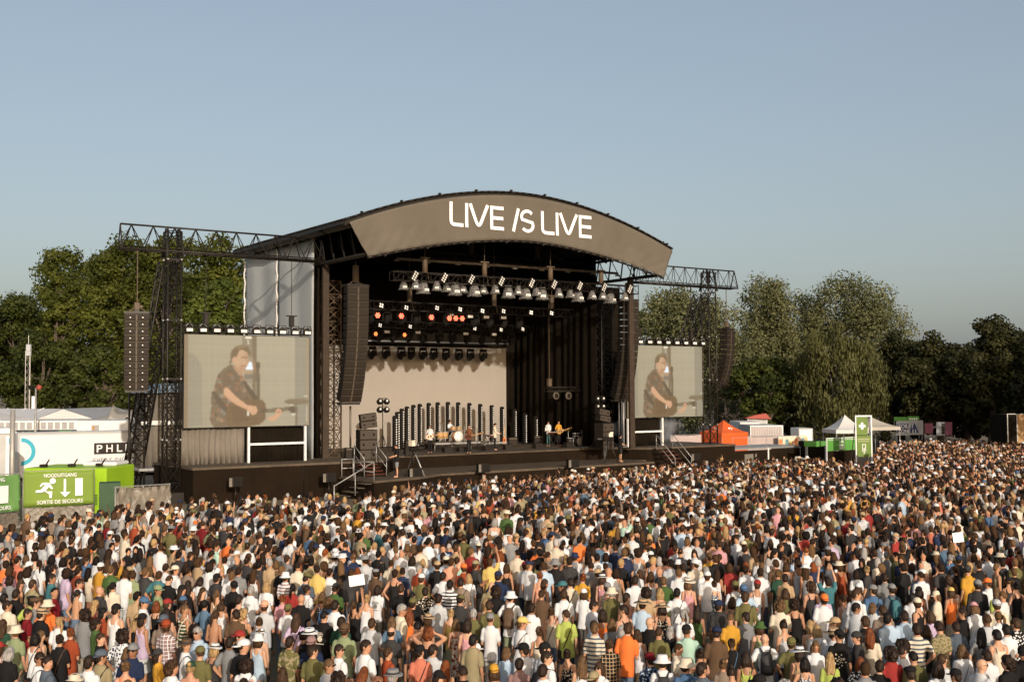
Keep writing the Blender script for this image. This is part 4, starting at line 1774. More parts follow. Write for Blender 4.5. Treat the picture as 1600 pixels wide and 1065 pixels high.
# lattice behind the speaker column
for (u, v, lab) in ((10.0, 4.6, 'dark lattice tower standing behind the speaker column by the LED wall'), (31.2, 4.8, 'dark lattice tower behind the second speaker column')):
    root = on_stage(empty('truss_tower', label=lab, cat='truss tower'), u, v, DK)
    ch, lt = [], MB()
    truss_box(ch, lt, (0, 0, 0), (0, 0, 10.5), (1, 0, 0), (0, 1, 0), .95, 13, .05, .028, cross=True)
    finish_truss(root, ch, lt, mt='hoist' if u < 20 else 'black_metal')  # sunlight on the first tower put into its paler brown; the other stays black
for x, y0, y1, v, lab in ((547.5, 634, 714, 3.4, 'thin upright pole under the speaker column'), (967, 622, 696, 2.6, 'pale upright pole beside the drape and smoke'), (974, 622, 694, 2.6, 'second pale upright pole beside the drape and smoke')):
    q0, q1 = st_v(x, y0, v), st_v(x, y1, v)
    b = MB()
    b.tube((0, 0, 0), (0, 0, q0[2] - DK), .06, 6)
    b.box(-.15, .15, -.15, .15, 0, .03)
    o = b.build('pole', M['alu' if x > 900 else 'pleat_grey'])
    tag(on_stage(o, q0[0], v, DK), lab, 'pole')

# broadcast camera on a tripod: built twice
def broadcast_camera(u, v, z, rot, label):
    root = on_stage(empty('video_camera', label=label, cat='video camera'), u, v, z, rot)
    b_ = MB()
    b_.bevbox(-.12, .12, -.3, .35, 1.38, 1.66, .03)
    b_.build('camera_body', M['cone'], root)
    b_ = MB()
    b_.lathe([(.07, .35), (.09, .45), (.11, .7), (.11, .72), (0, .7)], (0, 0, 1.52), 12, 'y')
    b_.build('lens', M['black_metal'], root)
    b_ = MB()
    b_.box(-.14, .14, -.28, -.02, 1.67, 1.9)
    b_.box(-.10, .18, -.3, -.1, 1.9, 1.98)
    b_.build('rain_hood', M['cream'], root)
    for k in range(3):
        t = 2 * math.pi * k / 3 + .5
        b_ = MB()
        b_.tube((.05 * math.cos(t), .05 * math.sin(t), 1.28), (.62 * math.cos(t), .62 * math.sin(t), 0), .035, 6)
        b_.build('leg', M['steel' if k == 0 else 'black_metal'], root)
    b_ = MB()
    b_.lathe([(.09, 1.2), (.12, 1.26), (.1, 1.38), (0, 1.38)], n=10)
    b_.tube((.08, -.1, 1.33), (.2, -.6, 1.18), .015, 5)
    b_.build('fluid_head', M['black_metal'], root)


broadcast_camera(11.6, -2.6, 1.1, RAD(-80), 'video camera with cream rain hood on the front platform')
broadcast_camera(27.6, -.1, 1.1, RAD(55), 'dark video camera on a tripod before the dark stage side')

# drifting stage smoke beside the drape under the second screen
b = MB()
b.ball((0, 0, 0), 3.4, 1.2, 1.1, 16, 10)
sm = b.build('smoke', [])
on_stage(sm, 34.6, 3.9, 3.05)
smt, sn, sl = nodes_of('smoke')
for q_ in [x for x in sn if x.type == 'BSDF_PRINCIPLED']:
    sn.remove(q_)
vol = sn.new('ShaderNodeVolumePrincipled')
vol.inputs['Color'].default_value = (.82, .85, .9, 1)
tcs = sn.new('ShaderNodeTexCoord')
nzs = sn.new('ShaderNodeTexNoise')
nzs.inputs['Scale'].default_value = .8
nzs.inputs['Detail'].default_value = 5
sl.new(tcs.outputs['Object'], nzs.inputs['Vector'])
mrs = sn.new('ShaderNodeMapRange')
mrs.inputs['From Min'].default_value = .42
mrs.inputs['From Max'].default_value = .75
mrs.inputs['To Max'].default_value = .8
sl.new(nzs.outputs['Fac'], mrs.inputs[0])
sl.new(mrs.outputs[0], vol.inputs['Density'])
sl.new(vol.outputs[0], sn['Material Output'].inputs['Volume'])
sm.data.materials.append(smt)
tag(sm, kind='stuff')

# ------------------------------------------------------------------ surroundings
M['trailer_white'] = mat('trailer_white', (.70, .70, .69), .4, .04, .6)
M['trailer_grey'] = mat('trailer_grey', (.42, .42, .41), .5, .1, 1)
M['teal'] = mat('teal', (.05, .38, .50), .5, .05, 2)
M['print_black'] = mat('print_black', (.025, .018, .015), .6, .1, 2)
M['print_grey'] = mat('print_grey', (.16, .15, .14), .6, .1, 2)
M['lime'] = mat('lime', (.28, .47, .02), .45, .1, .8)
M['exit_green'] = mat('exit_green', (.19, .285, .04), .6, .1, .7, .02, 2.5, spec=.3, trans=.1)
M['exit_green2'] = mat('exit_green2', (.15, .31, .09), .6, .1, .7, .02, 2.5, spec=.4, trans=.1)
M['sign_olive'] = mat('sign_olive', (.13, .20, .045), .7, .08, 1)
M['sign_green'] = mat('sign_green', (.09, .28, .05), .7, .08, 1)
M['print_white'] = mat('print_white', (.76, .76, .74), .6, .03, 2)
M['mesh_tarp'] = mat('mesh_tarp', (.185, .16, .125), .45, .3, 2.5, .12, 5, spec=.5, stretch=(1, 1, .45))
M['mesh_pink'] = mat('mesh_pink', (.42, .34, .32), .8, .08, 1)
M['tent_white'] = mat('tent_white', (.70, .69, .67), .5, .05, .5, trans=.2)
M['tent_grey'] = mat('tent_grey', (.40, .41, .43), .5, .05, .5)
M['tent_cream'] = mat('tent_cream', (.55, .50, .42), .6, .05, .5, trans=.2)
M['tent_orange'] = mat('tent_orange', (.78, .14, .03), .55, .05, .8, .01, 3, trans=.25)
M['tent_blue'] = mat('tent_blue', (.20, .27, .34), .55, .08, .8)
M['window_dark'] = mat('window_dark', (.05, .055, .06), .15, .1, 2, spec=.6)
M['window_grey'] = mat('window_grey', (.36, .35, .34), .2, .1, 2, spec=.5)
M['dark_green'] = mat('dark_green', (.03, .07, .03), .6, .1, 2)
M['navy_print'] = mat('navy_print', (.035, .05, .13), .6, .1, 2)
M['pink_print'] = mat('pink_print', (.24, .075, .12), .6, .1, 2)
M['fence_steel'] = mat('fence_steel', (.36, .34, .31), .5, .1, 4, metal=.4)
M['cream_wall'] = mat('cream_wall', (.52, .38, .27), .8, .1, .8)
M['roof_red'] = mat('roof_red', (.35, .07, .05), .6, .1, 1)


FONT_CACHE = {}


def text_mesh(s, size, thick, mt, bold=0.0, spacing=1.0, name='lettering'):
    cu = bpy.data.curves.new(name, 'FONT')
    cu.body = s
    cu.size = size
    cu.extrude = thick / 2
    cu.offset = bold
    cu.space_character = spacing
    cu.resolution_u = 3
    cu.align_x = 'CENTER'
    cu.align_y = 'CENTER'
    o_ = bpy.data.objects.new(name, cu)
    COL.objects.link(o_)
    dg = bpy.context.evaluated_depsgraph_get()
    me = bpy.data.meshes.new_from_object(o_.evaluated_get(dg))
    me.name = name
    bpy.data.objects.remove(o_)
    bpy.data.curves.remove(cu)
    me.materials.clear()
    me.materials.append(mt)
    return me


def fit_text(s, w, h_, mt, parent, x, z, y, bold=0.0, name='lettering', thick=.012):
    """text stretched to w x h, centred at (x, z) on a face looking at -y"""
    me = text_mesh(s, 1.0, thick, mt, bold)
    xs_ = [v.co.x for v in me.vertices]
    ys_ = [v.co.y for v in me.vertices]
    sx, sy = w / (max(xs_) - min(xs_)), h_ / (max(ys_) - min(ys_))
    cx, cy = (max(xs_) + min(xs_)) / 2, (max(ys_) + min(ys_)) / 2
    for v in me.vertices:
        v.co = (x + (v.co.x - cx) * sx, y - v.co.z, z + (v.co.y - cy) * sy)
    return link(name, me, parent)


def frame_xy(p0, p1):
    """rotation and length of a wall from p0 to p1 whose front looks to the camera (-y local)"""
    d = np.array(p1[:2]) - np.array(p0[:2])
    return math.atan2(d[1], d[0]), float(np.hypot(*d))


# exit banners on the site fence -------------------------------------------------
def fence_tarp(name, L, z0, z1, mt, parent, amp=.03, kx=None, folds=0.0, seed=0):
    rs = np.random.default_rng(seed)
    kx = kx or max(8, int(L / .12))
    ph = rs.uniform(0, 6, 6)
    rows_ = []
    for r in range(9):
        q = r / 8
        row = []
        for i in range(kx + 1):
            t = i / kx
            y = amp * (math.sin(9 * t + ph[0] + 3 * q) * .5 + math.sin(23 * t - 7 * q + ph[1]) * .35 + math.sin(41 * t + 15 * q + ph[2]) * .25 * (1 + folds))
            y += folds * amp * math.sin(60 * (t - .5) * (1 - .7 * q) + ph[3]) * q
            zt = z1 - .03 * math.sin(math.pi * t) + .012 * math.sin(25 * t + ph[4])
            row.append((L * t, y, zt + (z0 - zt) * q))
        rows_.append(row)
    return sheet(rows_, .008, mt, name, parent, off=(0, -1, 0))


def fence_posts(root, L, h_, n, y=.08):
    for i in range(n):
        b_ = MB()
        x = L * i / (n - 1)
        b_.tube((x, y, 0), (x, y, h_), .03, 6)
        b_.box(x - .25, x + .25, y - .15, y + .15, 0, .1)
        b_.build('post', M['fence_steel'], root)
    b_ = MB()
    b_.tube((0, y, h_ - .02), (L, y, h_ - .02), .02, 5)
    b_.tube((0, y, .2), (L, y, .2), .02, 5)
    for i in range(int(L / .25)):
        b_.tube((.2 + i * .25, y, .2), (.2 + i * .25, y, h_ - .02), .006, 3)
    b_.build('mesh_infill', M['fence_steel'], root)


p0, p1 = at_z(36.7, 737.4, 2.3), at_z(147.5, 733.4, 2.3)
rot, L = frame_xy(p0, p1)
ban_root = empty('exit_banner', (p0[0], p0[1], 0), rot, 'green emergency exit banner with running man, arrow and door', 'banner')
fence_tarp('sheet', L, .78, 2.3, M['exit_green'], ban_root, .025, seed=1)
yb = -.10
fit_text('NOODUITGANG', L * .46, .17, M['print_white'], ban_root, L * .51, 2.12, yb, .012)
fit_text('SORTIE DE SECOURS', L * .645, .165, M['print_white'], ban_root, L * .51, .95, yb, .012)


def pic(polys, name, root, y, mt='print_white', th=.012):
    b_ = MB()
    for p in polys:
        b_.prism(p, y - th, y)
    return b_.build(name, M[mt], root)


def bx_(px, py):
    """pixel in the enlarged banner crop -> banner plane"""
    return (px - 230) / 690 * L, 2.3 - (py - 612 + (px - 230) * .036) / 340 * 1.52


def disc(cx, cz, r, n=16):
    return [(cx + r * math.cos(2 * math.pi * i / n), cz + r * math.sin(2 * math.pi * i / n)) for i in range(n)]


cx, cz = bx_(508, 698)
man = [disc(cx, cz, .13)]
for poly in ([(435, 712), (478, 716), (512, 770), (500, 782), (470, 755), (440, 800), (505, 800), (500, 866), (478, 866), (474, 828), (430, 800), (400, 812), (345, 812), (345, 790), (390, 785), (435, 738), (415, 735), (395, 758), (383, 745), (405, 716)],):
    man.append([bx_(*p) for p in poly])
pic(man, 'running_man', ban_root, yb)
pic([[bx_(*p) for p in ((615, 678), (638, 678), (638, 806), (682, 806), (630, 858), (580, 808), (615, 806))]], 'arrow', ban_root, yb)
pic([[bx_(*p) for p in ((726, 672), (800, 668), (802, 842), (728, 846))]], 'door_symbol', ban_root, yb)
fence_root = empty('site_fence', (p0[0], p0[1] + .02, 0), rot, 'steel fence panel carrying the emergency exit banner with crumpled tarpaulin below', 'fence')
fence_posts(fence_root, L, 2.34, 3, .1)
fence_tarp('lower_tarp', L, .05, .74, M['mesh_tarp'], fence_root, .06, folds=1.0, seed=2)

q0, q1 = at_z(-60, 747, 2.3), at_z(32, 740, 2.3)
rot2, L2 = frame_xy(q0, q1)
b2 = empty('exit_banner', (q0[0], q0[1], 0), rot2, 'paler green exit banner cut off at the photo edge', 'banner')
fence_tarp('sheet', L2, .72, 2.3, M['exit_green2'], b2, .035, folds=.5, seed=4)
fit_text('NOODUITGANG', L2 * .5, .17, M['print_white'], b2, L2 * .45, 2.12, yb, .012)
fit_text('SORTIE DE SECOURS', L2 * .74, .165, M['print_white'], b2, L2 * .44, .92, yb, .012)
pic([[(L2 * .53, 1.12), (L2 * .76, 1.12), (L2 * .76, 1.86), (L2 * .53, 1.86)]], 'door_symbol', b2, yb)
f2 = empty('site_fence', (q0[0], q0[1] + .02, 0), rot2, 'steel fence panel carrying the paler exit banner', 'fence')
fence_posts(f2, L2, 2.34, 3, .1)
fence_tarp('lower_tarp', L2, .05, .68, M['mesh_tarp'], f2, .06, folds=1.0, seed=5)
# crumpled grey tarpaulin fence before the mast
q0, q1 = at_z(182, 762, 1.9), at_z(267, 757, 1.9)
rot3, L3 = frame_xy(q0, q1)
f3 = empty('site_fence', (q0[0], q0[1], 0), rot3, 'low fence wrapped in crumpled grey tarpaulin before the lattice mast', 'fence')
fence_posts(f3, L3, 1.95, 3, .12)
fence_tarp('tarpaulin', L3, .05, 1.9, M['mesh_tarp'], f3, .09, folds=1.4, seed=9)
# dark green cabinet between the fences
q0, q1 = at_z(147, 758, 1.85), at_z(181, 757, 1.85)
rot3, L3 = frame_xy(q0, q1)
r_ = empty('utility_cabinet', (q0[0], q0[1] + .6, 0), rot3, 'dark green cabinet between the exit banner and crumpled tarpaulin fence', 'cabinet')
b = MB()
b.bevbox(0, L3, 0, .9, .02, 1.9, .02)
b.build('cabinet_body', M['dark_green'], r_)
b = MB()
b.box(.05, L3 - .05, -.02, -.002, .1, 1.8)
b.build('door', M['dark_green'], r_)
b = MB()
b.tube((L3 - .1, -.05, .9), (L3 - .1, -.05, 1.2), .015, 5)
b.build('handle', M['steel'], r_)

# lime generator container
q0, q1 = at_z(37, 731, 2.25), at_z(166, 731, 2.25)
rot3, L3 = frame_xy(q0, q1)
gr = empty('generator', (q0[0], q0[1], 0), rot3, 'lime green generator container behind the exit banner', 'generator')
b = MB()
b.bevbox(0, L3, 0, 3.2, .1, 2.25, .05)
b.build('container_body', M['lime'], gr)
for k in range(3):
    b = MB()
    b.bevbox(.55 + k * 1.2, .85 + k * 1.2, .4 + .4 * k, .7 + .4 * k, 2.26, 2.40, .02)
    b.tube((.8 + k * 1.2, .6 + .4 * k, 2.38), (1.0 + k * 1.2, .5 + .4 * k, 2.62), .035, 6)
    b.build('exhaust', M['black_metal'], gr)
b = MB()
b.bevbox(2.2, 3.9, 1.4, 2.9, 2.26, 2.45, .06)
b.build('roof_hatch', M['trailer_white'], gr)
b = MB()
b.box(L3 - 1.25, L3 - .25, -.02, -.002, .5, 1.45)
b.build('door', M['lime'], gr)
b = MB()
for k in range(7):
    b.box(L3 - 1.1, L3 - .4, -.035, -.02, .55 + k * .07, .59 + k * .07)
b.build('louvre_vent', M['dark_green'], gr)
for r0 in range(2):
    b = MB()
    for k in range(6):
        b.box(L3 - 1.45 + k * .11, L3 - 1.37 + k * .11, -.012, -.002, 1.75 - r0 * .16, 1.83 - r0 * .16)
    b.build('safety_label', M['print_black'], gr)
# flat white cases on the trailer side
# trailer -------------------------------------------------------------------------
q = st_z(28, 677, 3.5)
tr = on_stage(empty('semi_trailer', label='long white lorry trailer with a teal ring and black logo panel', cat='trailer'), q[0], q[1], 0)
TL = 13.4
b = MB()
b.bevbox(0, TL, 0, 2.5, .95, 3.5, .04)
b.build('box_body', M['trailer_white'], tr)
b = MB()
b.box(0, TL, -.03, -.003, 3.4, 3.52)
b.box(0, TL, -.03, -.003, .95, 1.06)
for x in (0, TL - .1):
    b.box(x, x + .1, -.03, -.003, 1.06, 3.4)
b.build('frame_rail', M['trailer_grey'], tr)


def tr_px(x, y):
    c_ = st_v(x, y, q[1])
    return c_[0] - q[0], c_[2]


b = MB()
cxx, czz = tr_px(33, 705.5)
ro = abs(tr_px(33, 684)[1] - czz)
ri = ro * .71
n = 24
ring = []
for i in range(n + 1):
    t = RAD(90 - 180 * i / n)
    ring.append([(cxx + ro * math.cos(t), -.012, czz + ro * math.sin(t)), (cxx + ri * math.cos(t), -.012, czz + ri * math.sin(t)), (cxx + ri * math.cos(t), -.002, czz + ri * math.sin(t)), (cxx + ro * math.cos(t), -.002, czz + ro * math.sin(t))])
b.loft(ring, smooth=False)
b.build('teal_ring', M['teal'], tr)
xa, za = tr_px(147, 692)
xb, zb = tr_px(147, 709.5)
xw = tr_px(147 + 96, 700)[0] - xa
b = MB()
b.box(xa, xa + xw, -.012, -.002, zb, za)
b.build('logo_panel', M['print_black'], tr)
xp = tr_px(151, 700)[0]
xq = tr_px(198.5, 700)[0]
zc = (za + zb) / 2
for s_, x0, x1 in (('P', 151, 160), ('H', 166, 176), ('L', 182.5, 191), ('I', 196, 199), ('P', 207, 216)):
    fit_text(s_, tr_px(x1, 700)[0] - tr_px(x0, 700)[0], (za - zb) * .66, M['print_white'], tr, (tr_px(x0, 700)[0] + tr_px(x1, 700)[0]) / 2, zc, -.016, .012, 'letter')
x0, z0_ = tr_px(146, 718)
x1 = tr_px(204, 717)[0]
fit_text('EVERY INCH', x1 - x0, .19, M['print_grey'], tr, (x0 + x1) / 2, (z0_ + tr_px(204, 716)[1]) / 2, -.004, 0, 'lettering', .006)
for k in range(3):
    for y in (.35, 2.15):
        b = MB()
        b.lathe([(.5, -.15), (.52, -.1), (.52, .1), (.5, .15)], (9.0 + k * 1.25, y, .52), 18, 'y')
        w_ = b.build('wheel', M['cone'], tr)
        b = MB()
        b.lathe([(.0, -.17), (.26, -.165), (.3, -.15)], (9.0 + k * 1.25, y, .52), 14, 'y')
        b.build('rim', M['steel'], w_)
b = MB()
b.box(.2, TL - .2, .4, 2.1, .75, .94)
b.build('chassis', M['black_metal'], tr)
# rear end of a second lorry, left
q2 = st_z(-40, 679, 3.7)
t2 = on_stage(empty('semi_trailer', label='white and grey lorry end beside the white trailer with the teal ring', cat='trailer'), q2[0], q2[1], 0)
wd_ = st_v(27, 678, q2[1])[0] - q2[0]
b = MB()
b.bevbox(0, wd_ - .1, 0, 2.5, .9, 3.72, .04)
b.build('box_body', M['trailer_grey'], t2)
b = MB()
b.box(wd_ * .73, wd_ * .88, -.03, -.003, 1.0, 3.6)
b.build('door', M['trailer_white'], t2)
for z in (1.3, 3.2):
    b = MB()
    b.box(wd_ * .8, wd_ * .84, -.05, -.031, z, z + .3)
    b.build('hinge', M['teal'], t2)
b = MB()
b.box(0, wd_ - .1, -.05, 2.5, 3.73, 4.0)
b.build('roof_edge', M['trailer_white'], t2)

# white cabin row, marquee and stretch tent behind the trailer ---------------------
def block(name, x0, x1, yt, Y, depth, label, mt, cat='cabin', rot=0.0, zb=0.0, ztop=None):
    """box whose front runs from pixel x0 to x1 at distance Y, top at pixel row yt"""
    a_ = at_Y(x0, yt, Y)
    c_ = at_Y(x1, yt, Y)
    root_ = empty(name, (a_[0], a_[1], 0), rot, label, cat)
    w_ = c_[0] - a_[0]
    h2 = ztop if ztop else (a_[2] + c_[2]) / 2
    b_ = MB()
    b_.bevbox(0, w_, 0, depth, zb, h2, .03)
    b_.build('body', M[mt], root_)
    return root_, w_, h2


r_, w_, h2 = block('site_cabin', -30, 123, 657, 84, 4, 'long pale cabin row with grey panes over the white trailer', 'trailer_white')
for k in range(13):
    b = MB()
    x = .3 + k * (w_ - .5) / 13
    b.box(x, x + (w_ - .5) / 13 - .14, -.02, -.003, h2 - .62, h2 - .12)
    b.build('window', M['window_grey'], r_)
b = MB()
b.box(0, w_ * .98, -.025, -.003, h2 - 1.0, h2 - .66)
b.build('dark_band', M['window_dark'], r_)
for k in range(14):
    b = MB()
    x = .2 + k * (w_ - .5) / 14
    b.bevbox(x, x + .12, -.05, -.026, h2 - .95, h2 - .8, .01)
    b.build('lamp', M['print_white'], r_)
b = MB()
b.box(w_ * .80, w_ * .93, -.05, -.026, h2 - 1.0, h2 - .72)
b.build('green_sign', M['sign_green'], r_)
r_, w_, h2 = block('site_cabin', 121, 206, 657, 82, 5, 'plain white cabin with a small window under the stretch tent', 'trailer_white')
b = MB()
b.box(w_ * .26, w_ * .40, -.02, -.003, h2 - .7, h2 - .3)
b.build('window', M['window_grey'], r_)
b = MB()
b.box(w_ * .28, w_ * .32, -.03, -.02, h2 - .66, h2 - .36)
b.build('poster', M['shell_wood'], r_)
b = MB()
b.box(0, w_, -.04, -.003, h2 - .95, h2 - .86)
b.build('ledge', M['trailer_grey'], r_)
b = MB()
b.box(w_ * .42, w_ * .9, -.04, -.003, h2 - 1.1, h2 - .97)
b.build('green_strip', M['sign_green'], r_)
# marquee
a = at_Y(-2, 655, 92)
c = at_Y(142, 652, 92)
mq = empty('marquee', (a[0], a[1], 0), 0, 'big white marquee with a pale grey roof behind the cabin row', 'tent')
w_ = c[0] - a[0]
hE, hR = a[2], at_Y(100, 638, 96)[2]
xr = at_Y(99, 640, 92)[0] - a[0]
xe = at_Y(57, 650, 92)[0] - a[0]
b = MB()
b.box(xe, w_, .1, 12, 0, hE)
b.box(0 - 3, xe - .02, .1, 12, 0, hE)
b.build('side_wall', M['tent_white'], mq)
b = MB()
b.prism([(xe, hE + .01), (w_ + .2, hE + .01), (xr, hR)], -.05, 0.08)
b.build('gable', M['tent_white'], mq)
b = MB()
b.add([(xe - .1, -.05, hE), (xr, -.05, hR + .03), (xr - 9.5, 5, hR + .05), (-4, 5, hE)], [(0, 1, 2, 3)])
b.add([(xr, -.05, hR + .03), (w_ + .3, -.05, hE), (w_ + .3, 12, hE), (xr, 12, hR + .03)], [(0, 1, 2, 3)])
b.build('roof_sheet', M['tent_grey'], mq)
for k in range(1, 5):
    b = MB()
    t = k / 5
    b.tube((xe - .1 + (-4 - xe) * t, -.05 + 5.05 * t, hE + .04), (xr - 9.5 * t, -.05 + 5.05 * t, hR + .1), .04, 4)
    b.build('roof_batten', M['tent_white'], mq)
b = MB()
sgx = at_Y(123, 657, 91.8)
b.box(sgx[0] - a[0] - .35, sgx[0] - a[0] + .4, -.2, -.16, sgx[2] - .25, sgx[2] + .1)
b.build('sign_board', M['print_black'], mq)
# stretch tent
st = empty('stretch_tent', tuple(at_Y(150, 660, 88)[:2]) + (0,), 0, 'beige stretch tent with a raised corner beside the lattice mast', 'tent')
o0 = at_Y(150, 660, 88)


def sp(x, y, Y):
    p_ = at_Y(x, y, Y)
    return (p_[0] - o0[0], p_[1] - o0[1], p_[2])


g4 = [[sp(150, 656, 88), sp(172, 653, 88), sp(198, 650, 88), sp(236, 648, 88)],
      [sp(158, 651, 92), sp(177, 632, 92), sp(206, 640, 92), sp(238, 636, 92)],
      [sp(165, 651, 96), sp(186, 640, 96), sp(214, 640, 96), sp(238, 641, 96)]]
rows = []
for i in range(9):
    t = i / 8 * 2
    k = min(1, int(t))
    f_ = t - k
    row = []
    for j in range(13):
        s_ = j / 12 * 3
        m_ = min(2, int(s_))
        e = s_ - m_
        A_ = np.array(g4[k][m_]) * (1 - e) + np.array(g4[k][m_ + 1]) * e
        B_ = np.array(g4[k + 1][m_]) * (1 - e) + np.array(g4[k + 1][m_ + 1]) * e
        p_ = A_ * (1 - f_) + B_ * f_
        p_[2] -= .35 * math.sin(math.pi * e)
        row.append(tuple(p_))
    rows.append(row)
sheet(rows, .03, M['tent_cream'], 'canopy', st)
for x, y, Y in ((177, 632, 92), (206, 640, 92), (186, 640, 96), (152, 656, 88)):
    b = MB()
    p_ = sp(x, y, Y)
    b.tube((p_[0], p_[1], 0), p_, .05, 6)
    b.build('pole', M['wood'], st)
b = MB()
p_, p2 = sp(150, 657, 88.3), sp(212, 657, 88.3)
b.box(p_[0], p2[0], .5, 6, 0, p_[2])
b.build('floor_platform', M['trailer_white'], st)

# antenna mast, lamp post, wooden post
def mast(x, yt, Y, label, kind):
    p_ = at_Y(x, yt, Y)
    root_ = empty('antenna_mast' if kind == 'a' else 'lamp_post', (p_[0], p_[1], 0), 0, label, 'mast' if kind == 'a' else 'lamp post')
    b_ = MB()
    if kind == 'a':
        ch_, lt_ = [], MB()
        truss_tri(ch_, lt_, (0, 0, 0), (0, 0, p_[2] - 1.2), (0, 1, 0), (1, 0, 0), .4, .35, 16, .03, .018)
        for a_, c_, r2 in ch_:
            lt_.tube(a_, c_, r2, 5)
        lt_.build('lattice_pole', M['fence_steel'], root_)
        b_.bevbox(-.2, .2, .0, .3, p_[2] - 1.6, p_[2] - .6, .03)
        b_.build('antenna_box', M['tent_grey'], root_)
        b_ = MB()
        b_.bevbox(.35, .62, .0, .25, 4.0, 5.6, .03)
        b_.build('panel_antenna', M['print_white'], root_)
        b_ = MB()
        b_.tube((0, .1, p_[2] - .6), (0, .1, p_[2] + .2), .02, 5)
        b_.build('spike', M['steel'], root_)
    else:
        b_.tube((0, 0, 0), (0, 0, p_[2]), .09, 8, .06)
        b_.build('pole', M['alu'], root_)
        for dx, m2 in ((-.3, 'lens_white'), (.25, 'red_light')):
            b_ = MB()
            b_.lathe([(.0, -.2), (.16, -.18), (.18, 0), (.1, .15), (0, .16)], (dx, 0, p_[2] + .05), 10, 'y')
            b_.tube((0, 0, p_[2]), (dx, 0, p_[2] + .05), .03, 5)
            b_.build('lamp', M['cone'] if m2 != 'red_light' else M['roof_red'], root_)


mast(44, 527, 100, 'thin lattice antenna mast rising before the trees at the white marquee', 'a')
mast(56, 606, 80, 'pale lamp post with a red lamp behind the white trailer', 'l')
p_ = at_z(20, 800, 0.0)
p_ = at_Y(20, 640, 52.5)
b = MB()
b.tube((0, 0, 0), (0, 0, p_[2]), .13, 8, .11)
o = b.build('post', M['fence_steel'])
o.location = (p_[0], p_[1], 0)
tag(o, 'thick grey post standing between the two lorries', 'post')

# backstage tent at the left end of the stage
bt = on_stage(empty('backstage_tent', label='dark draped backstage tent with a blue-grey roof behind the lattice mast', cat='tent'), 0, 7.2, 0)
qa, qb = st_v(213, 606, 8.3), st_v(292, 600, 7.2)
ua, ub, zt = qa[0], 8.2, qa[2]
o = curtain(ua, 0, ub, 0, 1.6, zt - .3, 'drape', 'pleat_grey', parent=bt, pitch=.3, amp=.05)
o = curtain(ua, 1.4, ua, 0, 1.6, zt - .3, 'drape', 'pleat_grey', parent=bt, pitch=.3, amp=.05)
b = MB()
b.prism([(ua - .2, zt - .3), (ub, zt - .3), (ub, zt + .25), (ua + 1.2, zt + .25)], -.25, 1.5)
b.build('roof_sheet', M['tent_blue'], bt)
b = MB()
b.box(ua - .1, ub, -.24, -.12, zt - 2.1, zt - 1.85)
b.build('crossbeam', M['white_metal'], bt)
for x in (ua + .05, ua + 1.9, -1.2, ub - .1):
    b = MB()
    b.tube((x, -.3, 0), (x, -.3, zt - .3), .06, 6)
    b.build('post', M['dark_truss'], bt)
b = MB()
b.box(ua - .3, ub, -.6, 1.5, 1.42, 1.56)
b.build('floor', M['steel'], bt)
b = MB()
b.box(ua + 1.0, ua + 1.9, -.62, -.55, .1, 1.4)
b.build('door', M['window_dark'], bt)
b = MB()
for z in (0, 1.4):
    b.box(ua + .9, ua + 2.0, -.66, -.56, z, z + .08)
for x in (ua + .9, ua + 1.92):
    b.box(x, x + .08, -.66, -.56, .08, 1.4)
b.build('door_frame', M['white_metal'], bt)

